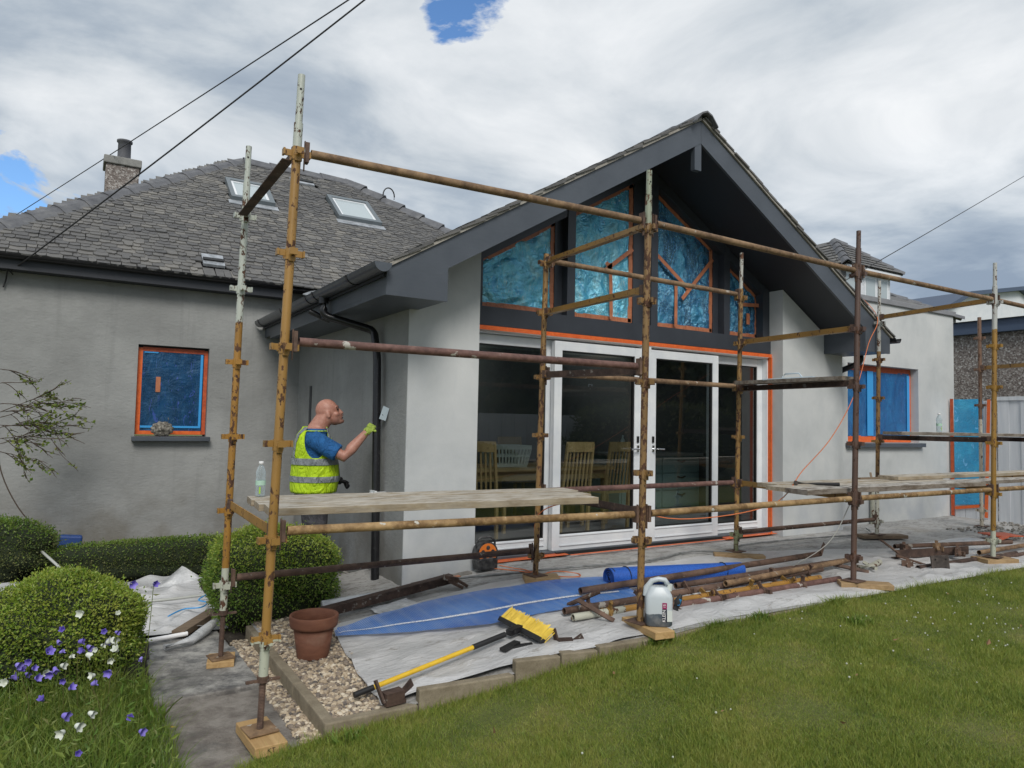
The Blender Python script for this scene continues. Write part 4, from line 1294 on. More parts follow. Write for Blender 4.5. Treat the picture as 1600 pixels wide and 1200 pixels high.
m = MB(); m.box(W0 + .004, W1 - .004, y0 - .01, y0 - .002, V0 + .005, V0 + .10); m.box(W1 - .05, W1 - .004, y0 - .011, y0 - .003, V0 + .10, V1 - .06); m.build('masking_tape', 'tape_orange', wn2)
m = MB(); m.box(W0 + .004, W1 - .004, y0 - .012, y0 - .004, V1 - .085, V1 - .004); m.build('masking_tape', 'tape_red', wn2)
for xa, xb in ((W0 + .05, 9.95), (9.98, W1 - .05)):
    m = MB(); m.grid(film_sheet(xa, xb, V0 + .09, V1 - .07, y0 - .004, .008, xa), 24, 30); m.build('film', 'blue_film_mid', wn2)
m = MB(); m.box(9.86, 10.01, y0 - .022, y0 - .018, V0 + .10, V1 - .08); m.build('film_edge', 'blue_border', wn2)
m = MB(); m.box(W1 - .125, W1 - .052, y0 - .022, y0 - .018, V0 + .10, V1 - .10); m.build('film_edge', 'blue_border', wn2)
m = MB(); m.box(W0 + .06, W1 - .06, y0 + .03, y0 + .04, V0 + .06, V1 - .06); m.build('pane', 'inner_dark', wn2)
m = MB(); m.box(W0 - .06, W1 + .075, YW - .07, YW + .12, V0 - .062, V0 - .003); m.build('window_sill', 'anthracite', wg, bevel=.004)
m = MB(); m.tube((9.72, 5.955, -.03), (9.72, 5.955, .64), .032, 12); m.build('waste_pipe', 'paint_pale', wg)

# ------------------------------------------------------------------ dormer and far roofs
dm = thing('dormer', 'white dormer with slate hipped roof behind the wing', 'dormer', (16.2, 10.6, 4.0))
m = MB(); m.box(15.07, 17.05, 9.95, 11.5, 3.2, 5.10); m.build('wall', 'white_render', dm)
m = MB(); m.box(14.4, 15.065, 9.94, 11.5, 3.2, 5.1); ck = m.build('slate_cheek', 'slate', dm)
for k in range(9):
    for j in range(4):
        q = MB(); q.box(14.42 + j * .19 + (k % 2) * .02, 14.60 + j * .19 + (k % 2) * .02, 9.915 - .004 * (k % 2), 9.938, 3.75 + k * .16, 3.905 + k * .16); q.build('slate', 'slate', ck)
for xa, xb in ((15.15, 15.80), (15.95, 16.45), (16.52, 16.95)):
    q = MB(); q.box(xa, xb, 9.935, 9.949, 4.2, 5.02); wd_ = q.build('window', 'upvc', dm)
    q = MB(); q.box(xa + .07, xb - .07, 9.928, 9.934, 4.28, 4.95); q.build('pane', 'skylight_glass', wd_)
q = MB(); q.box(14.98, 17.18, 9.74, 9.93, 5.03, 5.12); q.build('fascia', 'upvc', dm)
m = MB()
m.add([(14.93, 9.72, 5.13), (17.22, 9.72, 5.13), (17.22, 13.5, 5.13), (14.93, 13.5, 5.13), (16.07, 10.8, 6.04), (16.07, 13.5, 6.04)],
      [(0, 1, 4), (1, 2, 5, 4), (3, 0, 4, 5), (2, 3, 5)])
dr_ = m.build('roof', 'slate', dm)
def tri_slates(A, B, T, parent, rows, name='slate', drop=.03):
    A, B, T = Vector(A), Vector(B), Vector(T)
    nn = (B - A).cross(T - A).normalized()
    if nn.z < 0: nn = -nn
    for k in range(rows):
        u0, u1 = k / rows, (k + 1.15) / rows
        a0, b0 = A.lerp(T, u0), B.lerp(T, u0)
        a1, b1 = A.lerp(T, min(1, u1)), B.lerp(T, min(1, u1))
        n_ = max(1, int((b0 - a0).length / .21))
        for j in range(n_):
            f0_, f1_ = (j + .03) / n_, (j + .97) / n_
            q = MB(); q.prism([a0.lerp(b0, f0_) + nn * .03, a0.lerp(b0, f1_) + nn * .03, a1.lerp(b1, f1_) + nn * .008, a1.lerp(b1, f0_) + nn * .008], nn * .014)
            q.build(name, 'slate', parent)
tri_slates((14.93, 9.72, 5.13), (17.22, 9.72, 5.13), (16.07, 10.8, 6.04), dr_, 9)
tri_slates((14.93, 11.9, 5.13), (14.93, 9.72, 5.13), (16.07, 10.8, 6.04), dr_, 9)
cap_tiles((14.93, 9.70, 5.17), (16.07, 10.8, 6.08), 5, dr_, .13, .02, lift=.03)
cap_tiles((17.22, 9.72, 5.17), (16.07, 10.8, 6.08), 6, dr_, .08, .02, lift=.03)

fr_ = thing('far_roof', 'small dark slate hip roof beyond the white wing', 'roof', (30.3, 17, 5.5))
m = MB(); m.add([(27.6, 16, 6.35), (33, 16, 6.25), (33, 20, 6.25), (27.6, 20, 6.35), (29.6, 18, 7.35), (31, 18, 7.35)], [(0, 1, 5, 4), (1, 2, 5), (2, 3, 4, 5), (3, 0, 4)]); m.box(27.9, 32.8, 16.2, 19.8, 0, 6.3)
m.build('roof', 'slate', fr_); cap_tiles((33, 16, 6.3), (31, 18, 7.4), 5, fr_, .22); cap_tiles((29.6, 18, 7.4), (31, 18, 7.4), 3, fr_, .22)
fg = thing('white_gable_house', 'distant white gable house behind the pebbledash building', 'house', (46, 20, 0))
m = MB(); m.prism([(38, 20, 0), (54, 20, 0), (54, 20, 8.1), (47.7, 20, 9.75), (41.4, 20, 8.75), (38.0, 20, 7.4)], (0, 8, 0)); m.build('wall', 'white_render', fg)
m = MB()
for a, e in (((37.6, 7.25), (41.4, 8.85)), ((41.4, 8.85), (47.7, 9.88)), ((47.7, 9.88), (54.4, 8.1))):
    m.bar((a[0], 23.8, a[1]), (e[0], 23.8, e[1]), 8.4, .22, up=(0, 0, 1))
m.build('roof', 'navy_fascia', fg)

nb = thing('pebbledash_building', 'pebbledash outbuilding with navy fascia over the white fence', 'building', (14.5, 6, 0))
m = MB(); m.box(14.0, 18, 1.5, 6.96, -.2, 3.12); m.build('wall', 'pebbledash', nb)
m = MB(); m.box(13.86, 13.99, 1.4, 7.06, 3.10, 3.20); m.box(13.90, 13.985, 1.4, 7.05, 3.205, 3.33); m.box(13.99, 18, 6.965, 7.06, 3.10, 3.33); m.build('fascia', 'navy_fascia', nb)
m = MB(); m.prism([(13.84, 1.4, 3.335), (18.1, 1.4, 3.335), (18.1, 1.4, 3.52), (15.0, 1.4, 3.46)], (0, 5.7, 0)); m.build('roof', 'roof_felt', nb)

# ------------------------------------------------------------------ fence and masked gate on the right
fe = thing('white_fence', 'pale grey painted board fence at the right edge of the patio', 'fence', (11.93, 4, -.1))
y = 5.30; k = 0
while y > 2.2:
    wd = .155
    q = MB(); q.box(11.90 + .012 * (k % 2), 11.925 + .012 * (k % 2), y - wd + .002, y, -.16, 1.80); q.build('fence_board', 'fence_paint', fe); y -= wd; k += 1
q = MB(); q.box(11.885, 11.945, 2.2, 5.30, 1.802, 1.86); q.build('fence_rail', 'fence_paint', fe)
ga = thing('gate', 'gate wrapped in blue film with orange tape edges', 'gate', (11.93, 5.62, -.05))
y = 5.93; k = 0
while y > 5.35:
    q = MB(); q.box(11.905, 11.925, y - .15, y - .003, -.02, 1.80); q.build('gate_board', 'fence_paint', ga); y -= .153; k += 1
m = MB(); m.grid(lambda u, v: (11.893 - .006 * vnoise(u * 5, v * 12), 5.92 - u * .42, .17 - .06 * (1 - u) * 0 + .05 * u + v * (1.66 - .05 * u)), 16, 40); m.build('film', 'blue_film_gate', ga)
m = MB(); m.box(11.88, 11.892, 5.93, 5.975, .0, 1.84); m.build('masking_tape', 'tape_red', ga)
m = MB(); m.bar((11.884, 5.92, .12), (11.884, 5.50, .20), .006, .045, up=(0, 0, 1)); m.bar((11.882, 5.47, .02), (11.882, 5.41, 1.82), .006, .045, up=(0, 1, 0)); m.build('masking_tape', 'tape_orange', ga)

# ------------------------------------------------------------------ overhead cables
def cable(name, label, p0, p1, sag, r):
    m = MB(); p0, p1 = Vector(p0), Vector(p1)
    m.path([p0.lerp(p1, u) - Vector((0, 0, 4 * sag * u * (1 - u))) for u in [i / 16 for i in range(17)]], r, 5)
    m.build(name, 'cable_black', None, label=label, cat='cable', group='overhead cables')
cable('overhead_cable', 'upper of the two black cables crossing the left sky', CAB[0][0], CAB[0][1], .03, .008)
cable('overhead_cable', 'lower black cable running from the left eave to the top', CAB[1][0], CAB[1][1], .03, .008)
cable('overhead_cable', 'thin black cable on the right crossing behind the scaffold', CAB[2][0], CAB[2][1], .05, .010)

# ================================================================== garden behind the camera (mirrored in the glass)
bf = thing('garden_fence', 'pale vertical board fence mirrored in the door glass', 'fence', (8, -4.2, -.2))
for k in range(46):
    q = MB(); q.box(4.2 + k * .2, 4.2 + k * .2 + .192, -4.22 - .01 * (k % 2), -4.2 - .01 * (k % 2), -.3, 1.55); q.build('fence_board', 'fence_paint', bf)
# ================================================================== scaffold
sc = thing('scaffold', 'rusty tube scaffold standing round the extension', 'scaffold', (4.5, 4.4, -.3))
TR = .0242
def pressing_mesh(mat):
    m = MB()
    m.box(-.072, -.026, -.006, .006, -.016, .018); m.box(.026, .072, -.006, .006, -.016, .018)
    m.box(-.006, .006, -.072, -.026, -.016, .018); m.box(-.006, .006, .026, .072, -.016, .018)
    for a in range(4):
        c_, s_ = math.cos(a * math.pi / 2), math.sin(a * math.pi / 2)
        m.cbox((.068 * c_, .068 * s_, .001), (.010 if a % 2 == 0 else .042, .042 if a % 2 == 0 else .010, .034))
    m.tube((0, 0, -.035), (0, 0, .024), .0295, 12)
    m.cbox((.0, -.030, -.028), (.030, .014, .034))
    me = bpy.data.meshes.new('pressing'); me.from_pydata(m.v, [], m.f); me.materials.append(MATS[mat])
    return me
PM = {}
class Pole: pass
POLES = {}
LEV = [.20, .70, 1.20, 1.705, 2.21, 2.72]
def pole(key, x, y, zb, zt, lean, mat, levels=LEV, spigot=.30, jack=.0, dly=0.0):
    if mat not in PM: PM[mat] = pressing_mesh(mat)
    p = Pole(); p.x, p.y, p.zb, p.lean, p.dly = x, y, zb, lean, dly
    p.at = lambda z: Vector((x + lean * (z - zb) / 3.3, y + dly * (z - zb) / 3.3, z))
    z0 = zb + jack
    m = MB(); m.tube(p.at(z0), p.at(zt - spigot), TR, 16, hollow=.0045)
    st = m.build('standard', mat, sc)
    if spigot:
        m = MB(); m.tube(p.at(zt - spigot - .06), p.at(zt), .0195, 14, hollow=.004); m.build('spigot', mat, st)
        m = MB(); c_ = p.at(zt - .085); m.tube(c_ + Vector((-.004, -.0202, 0)), c_ + Vector((-.004, -.0192, 0)), .0065, 10); m.build('pin_hole', 'gasket', st)
    for z in levels:
        if z < z0 + .05 or z > zt: continue
        o = instance('pressing', PM[mat], st, p.at(z), (0, 0, R.uniform(-.06, .06)))
    if jack:
        m = MB()
        n_ = int(jack / .0075)
        rings = []
        for k in range(n_ * 2 + 1):
            z = zb + .006 + (jack - .006) * k / (n_ * 2); rr = .0175 if k % 2 else .0148
            rings.append([p.at(z) + Vector((rr * math.cos(a), rr * math.sin(a), 0)) for a in [i * math.pi / 5 for i in range(10)]])
        m.loft(rings, True, False); j_ = m.build('base_jack', 'rust_brown', st)
        m = MB(); c_ = p.at(zb + jack - .02); m.tube(c_, c_ + Vector((0, 0, .03)), .031, 12); m.bar(c_ + Vector((-.085, 0, .006)), c_ + Vector((.085, 0, .006)), .02, .012); m.build('jack_nut', 'rust_brown', st)
    m = MB(); c_ = p.at(zb); m.cbox(c_ + Vector((0, 0, .003)), (.15, .15, .006), Matrix.Rotation(.12, 3, 'Z')); m.build('base_plate', 'rust_tan' if jack else 'rust_brown', st)
    POLES[key] = p
    return st
pole('A', .885, 3.83, -.268, 3.19, .085, 'paint_corner', [.185, .69, 1.19, 1.70, 2.205, 2.75], .27, .26)
pole('a', .915, 5.145, -.285, 3.22, .045, 'paint_corner_rear', [.19, .69, 1.19, 1.70, 2.21, 2.72], .26, .30)
pole('C', 3.30, 3.66, .01, 3.10, .045, 'paint_ochre', [.55, 1.00, 1.62, 2.18, 2.69], .18)
pole('c', 3.40, 5.08, .035, 2.80, .065, 'paint_ochre_rear', [.20, .70, 1.22, 1.72, 2.28, 2.72], .0)
pole('D', 5.80, 3.73, .02, 3.10, .115, 'paint_brown', [.22, .70, 1.20, 1.70, 2.21, 2.70], .16)
pole('d', 5.95, 5.14, .03, 3.19, .078, 'paint_ochre_white_top', [.20, .72, 1.22, 1.72, 2.21, 2.70], .40)
pole('E', 8.21, 3.72, .03, 3.14, .15, 'paint_far', [.20, .68, 1.21, 1.80, 2.24, 2.71], .25)
pole('e', 8.48, 5.14, .04, 3.20, .098, 'paint_white_half', [.20, .70, 1.18, 1.72, 2.20, 2.66], .40)
pole('f', 10.95, 5.10, .0, 2.96, .02, 'paint_far_rear', [.22, .72, 1.70, 2.21, 2.66], .0)
POLES['g'] = Pole(); POLES['g'].at = lambda z: Vector((10.66, 3.70, z))
def wedge(parent, c, d, mat):
    d, s_, u = frame(d)
    m = MB(); m.bar(c - u * .055, c + u * .055, .046, .020, up=d); m.bar(c - d * .012 - u * .10, c - d * .012 + u * .065, .014, .006, up=d)
    m.build('wedge_fitting', mat, parent)
def ledger(k0, k1, z0, z1, mat, off=.075, dz=0.0):
    p0, p1 = POLES[k0].at(z0), POLES[k1].at(z1)
    d = (p1 - p0).normalized()
    m = MB(); m.tube(p0 + d * off, p1 - d * off, TR, 14, hollow=.0045)
    o = m.build('ledger', mat, sc)
    wedge(o, p0 + d * (off - .022), d, 'rust_brown'); wedge(o, p1 - d * (off - .022), -d, 'rust_brown')
# front row
ledger('A', 'C', 2.765, 2.735, 'rust_tan'); ledger('C', 'D', 2.735, 2.735, 'rust_tan'); ledger('D', 'E', 2.735, 2.74, 'rust_tan'); ledger('E', 'g', 2.74, 2.72, 'rust_tan')
ledger('A', 'C', 1.735, 1.725, 'rust_red')
ledger('A', 'C', .735, .725, 'rust_golden'); ledger('C', 'D', .725, .725, 'rust_golden'); ledger('D', 'E', .725, .725, 'rust_golden'); ledger('E', 'g', .725, .72, 'rust_golden')
# rear row
ledger('a', 'c', .235, .245, 'rust_brown'); ledger('d', 'e', .225, .225, 'rust_brown')
ledger('c', 'd', .745, .745, 'rust_red'); ledger('c', 'd', 1.755, 1.755, 'rust_tan'); ledger('c', 'd', 2.745, 2.735, 'rust_tan')
def transom(k0, k1, z0, z1, mat, flip=1, wd=.05, off=.07):
    p0, p1 = POLES[k0].at(z0), POLES[k1].at(z1)
    d = (p1 - p0).normalized(); p0 = p0 + d * off; p1 = p1 - d * off
    _, s_, u = frame(d)
    m = MB()
    m.bar(p0 + s_ * (flip * .0), p1, .006, wd); m.bar(p0 - u * (wd / 2 + .003) + s_ * flip * wd * .5, p1 - u * (wd / 2 + .003) + s_ * flip * wd * .5, wd, .006)
    o = m.build('transom', mat, sc)
    for p in (p0 - d * .03, p1 + d * .03):
        m = MB(); m.cbox(p, (.03, .05, .07)); m.build('wedge_fitting', 'rust_brown', o)
transom('a', 'A', 2.74, 2.77, 'rust_dark', 1, .06); transom('a', 'A', .735, .735, 'paint_yellow', -1, .05)
transom('c', 'C', 2.735, 2.715, 'paint_mustard'); transom('c', 'C', 2.285, 2.265, 'paint_mustard')
transom('c', 'C', 1.745, 1.70, 'rust_dark'); transom('c', 'C', .735, .74, 'rust_dark', -1)
transom('d', 'D', 2.225, 2.225, 'paint_mustard'); transom('d', 'D', .745, .735, 'paint_mustard', -1); transom('d', 'D', 1.735, 1.735, 'rust_dark')
transom('e', 'E', 2.735, 2.745, 'paint_mustard'); transom('e', 'E', 1.235, 1.245, 'rust_dark'); transom('e', 'E', .735, .735, 'paint_mustard', -1)
transom('f', 'g', 2.235, 2.235, 'paint_mustard'); transom('f', 'g', 1.235, 1.235, 'rust_dark'); transom('f', 'g', .735, .735, 'paint_mustard')

# ------------------------------------------------------------------ sole boards under the standards
def lump(name, mat, c, sz, rz, label, cat, group, bevel=.004):
    m = MB(); m.cbox((c[0], c[1], c[2] + sz[2] / 2), sz, Matrix.Rotation(rz, 3, 'Z'))
    return m.build(name, mat, None, label=label, cat=cat, group=group, bevel=bevel)
GS = 'timber pads under the scaffold legs'
lump('timber_pad', 'sole_wood_y', (.89, 3.82, -.327), (.16, .36, .052), .06, 'new timber pad under the front corner standard on the slabs', 'timber pad', GS)
lump('timber_pad', 'sole_wood_y', (.92, 5.15, -.328), (.17, .20, .04), -.22, 'short new timber pad under the rear corner standard', 'timber pad', GS)
lump('timber_pad', 'sole_wood_y', (3.33, 3.62, -.045), (.15, .40, .048), -.14, 'timber pad below the standard behind the plastic canister', 'timber pad', GS)
lump('timber_pad', 'sole_wood_x', (3.44, 5.05, -.012), (.30, .20, .045), -.45, 'timber pad beside the cable reel and orange floor tape', 'timber pad', GS)
lump('timber_pad', 'sole_wood_x', (5.86, 5.02, -.016), (.50, .13, .045), -.72, 'long timber pad in front of the right-hand door', 'timber pad', GS)
lump('timber_pad', 'sole_wood_x', (5.86, 3.66, -.03), (.42, .15, .045), -.75, 'timber pad at the right end of the tube pile', 'timber pad', GS)
lump('timber_pad', 'sole_wood_dull', (8.55, 5.12, -.005), (.60, .16, .042), -.42, 'dark timber pad in front of the wing window', 'timber pad', GS)
lump('timber_pad', 'sole_wood_x', (8.24, 3.72, -.03), (.38, .22, .05), -.35, 'timber pad amid the scrap at the far right standard', 'timber pad', GS)

# ------------------------------------------------------------------ scaffold boards
def plank(x0, y0, x1, y1, z, wd, mat, label, group, th=.038, cracks=True):
    p0, p1 = Vector((x0, y0, z)), Vector((x1, y1, z)); d, s_, u = frame(p1 - p0)
    n_ = 26; rings = []
    for k in range(n_ + 1):
        c_ = p0.lerp(p1, k / n_)
        w1 = wd / 2 + .006 * (vnoise(k * .9, y0 * 7) - .5); w2 = wd / 2 + .006 * (vnoise(k * .8 + 50, y0 * 7) - .5)
        h = .004 * (vnoise(k * .7, y0 * 3 + 9) - .5)
        rings.append([c_ - s_ * w1 - u * (th / 2 + h), c_ + s_ * w2 - u * (th / 2 - h), c_ + s_ * w2 + u * (th / 2 + h), c_ - s_ * w1 + u * (th / 2 + h)])
    m = MB(); m.loft(rings, True, False)
    return m.build('scaffold_board', mat, None, label=label, cat='board', group=group, bevel=.003)
GB = 'scaffold boards laid on the transoms'
plank(.99, 4.33, 3.22, 4.12, .785, .230, 'board_wood', 'front weathered board of the left platform', GB, .045)
plank(.985, 4.57, 3.34, 4.36, .783, .230, 'board_wood', 'middle weathered board of the left platform', GB, .042)
plank(.99, 4.81, 3.40, 4.60, .786, .230, 'board_wood', 'rear weathered board of the left platform behind the bottle', GB, .042)
plank(5.30, 3.93, 8.15, 3.86, .785, .225, 'board_wood_dark', 'front plaster-splashed board of the right platform', GB, .045)
plank(5.36, 4.18, 8.1, 4.11, .783, .225, 'board_wood', 'middle splashed board of the right platform below the hammer', GB)
plank(5.55, 4.43, 8.3, 4.37, .786, .225, 'board_wood', 'rear splashed board of the right platform', GB)
plank(7.3, 4.30, 10.6, 4.24, .826, .225, 'board_wood', 'board lapped on top at the far end of the right platform', GB)
plank(7.9, 3.96, 10.8, 3.90, .785, .225, 'board_wood_dark', 'far front board running out of the right frame', GB)
plank(8.0, 4.66, 10.9, 4.60, 1.29, .225, 'board_wood_dark', 'high board on the right carrying the second bottle', GB)
m = MB(); m.box(5.82, 5.99, 3.84, 5.06, 1.765, 1.80); m.build('scaffold_board', 'board_wood_dark', None, label='short board resting on the middle right transom', cat='board', group=GB)

# ------------------------------------------------------------------ bottles
def bottle(x, y, z, label, s_=1.0):
    t_ = thing('water_bottle', label, 'bottle', (x, y, z), 'clear plastic water bottles on the boards')
    k = lambda r_, h: (r_ * s_, h * s_)
    m = MB(); m.lathe([k(0, .004), k(.028, .0), k(.032, .012), k(.032, .07), k(.0325, .074), k(.0325, .108), k(.032, .112), k(.030, .125), k(.033, .145), k(.031, .165), k(.022, .19), k(.0135, .205), k(.0125, .213), k(0, .213)], (x, y, z), 20)
    m.build('body', 'bottle_plastic', t_)
    m = MB(); m.lathe([k(.0332, .075), k(.0332, .107)], (x, y, z), 20); m.build('label_band', 'bottle_label', t_)
    m = MB(); m.lathe([k(0, .2125), k(.0155, .2125), k(.0155, .231), k(.014, .233), k(0, .233)], (x, y, z), 14); m.build('cap', 'white_ink', t_)
    m = MB(); m.box(x - .016 * s_, x - .006 * s_, y - .0325 * s_, y - .0315 * s_, z + .02 * s_, z + .066 * s_); m.build('print', 'bottle_print', t_)
bottle(1.07, 4.87, .808, 'clear water bottle standing on the left platform', .98)
bottle(9.05, 4.68, 1.311, 'clear water bottle on the high board by the blue gate', 1.0)

# ------------------------------------------------------------------ hammer and offcuts on the right platform
hm_ = thing('hammer', 'black-handled hammer lying on the right platform', 'hammer', (5.75, 4.16, .805))
m = MB(); m.path([(5.72, 4.22, .822), (5.83, 4.10, .82), (5.97, 3.97, .822)], [.010, .013, .017], 8); m.build('handle', 'black_rubber', hm_)
m = MB(); m.tube((5.66, 4.20, .825), (5.78, 4.29, .825), .015, 10); m.tube((5.645, 4.188, .825), (5.67, 4.207, .825), .021, 10); m.build('head', 'steel_dark', hm_)
m = MB(); m.bar((7.0, 4.44, .815), (7.5, 4.40, .815), .05, .015); m.bar((7.2, 4.42, .82), (7.23, 4.45, .87), .02, .01); m.build('timber_offcut', 'sole_wood_dull', None, label='brown timber offcut behind the right platform', cat='offcut')
m = MB(); m.bar((5.84, 4.7, 1.80), (5.93, 4.2, 1.812), .06, .012); m.path([(5.86, 4.5, 1.815), (5.88, 4.48, 1.85), (5.92, 4.36, 1.855), (5.93, 4.33, 1.815)], .008, 6)
m.build('trowel', 'trowel_steel', None, label='steel float lying on the short middle board', cat='trowel')

# ================================================================== things on the patio
# dust sheets
def sheet_h(x, y, amp):
    f1 = vnoise(x * 2.2 + y * .6, y * 5.5 - x * .4); f2 = vnoise(x * 6 - y * 1.5, y * 12 + x)
    return amp * (f1 ** 2 * 1.3 + f2 ** 3 * .9)
def g_sheet(u, v):
    x = 1.44 + u * 8.3
    y0 = kerb_y(x) + .068 - .080 * smooth01(4.6, 5.6, x) + .02 * vnoise(x * 4, 3.3) - .035 * smooth01(2.2, 2.5, x) * (1 - smooth01(2.9, 3.1, x))
    y1 = 5.15 + .12 * vnoise(x * 2, 8) - .5 * smooth01(6.2, 8, x)
    y = y0 + v * (y1 - y0)
    x = max(x, left_sheet_edge(y) + .012 * vnoise(y * 6, 1) + (u) * .35 * 0) if u < .05 else x
    edge = max(0, 1 - v * 5)
    amp = .012 + .045 * edge * vnoise(x * 1.7, 2.2) + .016 * vnoise(x * 1.1, y * 1.3)
    zb_ = patio_z(x, y) + .004
    zf_ = float(np.interp(x, [1.5, 1.7, 2.3, 2.6, 3.0, 3.4], [-.245, -.205, -.125, -.084, -.050, -.041]))
    zb_ = zb_ + (zf_ - zb_) * (1 - smooth01(.0, .12 if x < 2.9 else .035, v))
    return (x, y, zb_ + sheet_h(x, y, amp) * (1 - .85 * smooth01(.85, 1.0, v)) * (1 - .9 * (1 - smooth01(.0, .08, v))))
b = MB(); b.grid(g_sheet, 420, 80)
b.build('dust_sheet', 'dust_sheet', None, origin=(4, 4.4, -.1), label='crumpled white plastic dust sheet covering the front of the patio', cat='dust sheet')
def g_sheet2(u, v):
    x = -1.2 + u * 2.32; y = 5.95 + v * 2.0 + .1 * vnoise(x * 3, 1)
    amp = .03 + .03 * vnoise(x * 1.3, y)
    pk = .02 * math.exp(-(((x - 1.0) / .2) ** 2 + ((y - 7.55) / .2) ** 2)) + .10 * smooth01(7.3, 7.85, y) * smooth01(.4, -.6, x)
    return (x, y, -.345 + sheet_h(x * 1.3 + 5, y * .8, amp) + pk)
b = MB(); b.grid(g_sheet2, 120, 110)
b.build('dust_sheet', 'dust_sheet', None, origin=(0, 7, -.34), label='crumpled pale dust sheet behind the round bush at left', cat='dust sheet')
m = MB()
m.grid(lambda u, v: (.62 + u * .58, 7.62 + .10 * u + .16 * math.sin(u * 5) * v * (1 - v), -.33 + v * (.02 + .17 * max(0, 1 - abs(u - .62) / .42) ** 1.2)), 18, 10)
m.build('sheet_corner', 'clear_sheet', None, label='clear plastic corner propped up against the low hedge', cat='plastic sheet')
m = MB(); m.path([(.62, 5.60, -.30), (.80, 5.66, -.295), (.92, 5.85, -.29), (1.02, 6.02, -.28)], [.02, .032, .038, .03], 8)
m.build('rolled_film', 'clear_sheet', None, label='rolled clear plastic lying at the end of the slab path', cat='plastic roll')
m = MB(); m.bar((.74, 5.88, -.30), (1.08, 6.42, -.30), .10, .045); m.build('timber_board', 'sole_wood_dull', None, label='plain timber board half under the dust sheet', cat='board')
m = MB(); m.tube((.52, 5.80, -.30), (.80, 5.86, -.30), .016, 10); m.build('plastic_tube', 'white_ink', None, label='short white plastic tube beside the round bush', cat='tube')
m = MB(); m.grid(lambda u, v: (1.75 + u * .75 + v * .05, 5.62 - .10 * u - .12 * v, patio_z(1.75 + u * .75, 5.5) + .02 + .07 * math.sin(v * 3.1) * (.6 + .5 * vnoise(u * 6, v * 3))), 24, 8)
m.build('dust_sheet', 'clear_sheet', None, label='bunched translucent sheet behind the dark steel channel', cat='dust sheet')
m = MB(); m.grid(lambda u, v: (2.03 + u * .32, 5.10 + v * .25 + u * .02, patio_z(2.03 + u * .32, 5.2) + .015 + .02 * vnoise(u * 4, v * 4)), 8, 6)
m.build('dust_sheet', 'clear_sheet', None, label='loose sheet flap below the dark steel channel', cat='dust sheet')

# blue scrim mesh, its bead strip and the roll
UP = [(1.64, 4.99), (1.69, 5.03), (2.05, 5.10), (2.57, 5.07), (3.08, 4.93), (3.68, 4.84), (4.02, 4.78)]
LO = [(1.62, 4.90), (1.68, 4.87), (2.05, 4.62), (2.54, 4.34), (2.95, 4.26), (3.38, 4.15), (3.75, 4.12)]
def g_mesh(u, v):
    k = u * 6
    i = min(5, int(k)); w_ = k - i
    a = (UP[i][0] + (UP[i + 1][0] - UP[i][0]) * w_, UP[i][1] + (UP[i + 1][1] - UP[i][1]) * w_)
    e = (LO[i][0] + (LO[i + 1][0] - LO[i][0]) * w_, LO[i][1] + (LO[i + 1][1] - LO[i][1]) * w_)
    x, y = e[0] + (a[0] - e[0]) * v, e[1] + (a[1] - e[1]) * v
    return (x, y, patio_z(x, y) + .040 + .014 * v * vnoise(x * 3, y * 3) + .006 * math.sin(u * 40 + v * 3) * v * (1 - u))
ms = MB(); ms.grid(g_mesh, 90, 12)
mesh_o = ms.build('scrim_mesh', 'scrim_mesh', None, label='length of blue plastic mesh unrolled over the dust sheet', cat='mesh')
m = MB(); m.grid(lambda u, v: tuple(Vector(g_mesh(.04 + u * .90, .33 + v * .05)) + Vector((0, 0, .004))), 80, 1); m.build('bead_strip', 'bead_white', mesh_o)
rl_ = thing('scrim_roll', 'roll of blue mesh lying behind the canister', 'roll', (4.4, 4.42, -.03))
ra, rb = Vector((3.80, 4.60, .065)), Vector((5.18, 4.42, .045))
m = MB()
rings = []
for k in range(13):
    c_ = ra.lerp(rb, k / 12); rr = .088 + .004 * (vnoise(k * .8, 2) - .5) - .02 * (k / 12)
    d, s_, u_ = frame(rb - ra)
    rings.append([c_ + s_ * math.cos(a) * rr + u_ * math.sin(a) * rr * .95 for a in [i * math.pi / 12 for i in range(24)]])
m.loft(rings, False); m.build('sheet_roll', 'scrim_roll', rl_)
m = MB(); d, s_, u_ = frame(rb - ra)
sp = []
for k in range(70):
    a = k * .36; rr = .012 + .074 * k / 70
    sp.append(ra + s_ * math.cos(a) * rr + u_ * math.sin(a) * rr + d * .004)
m.path(sp, .0035, 4); m.build('spiral_end', 'scrim_roll', rl_)
m = MB(); m.tube(ra + d * .02, ra + d * .03, .084, 20); m.build('roll_end', 'label_navy', rl_)
for w_ in (.12, .85):
    c_ = ra.lerp(rb, w_); m = MB(); m.path([c_ + s_ * math.cos(a) * (.091 - .02 * w_) + u_ * math.sin(a) * (.089 - .02 * w_) for a in [i * math.pi / 10 for i in range(21)]], .004, 5); m.build('tie', 'black_rubber', rl_)

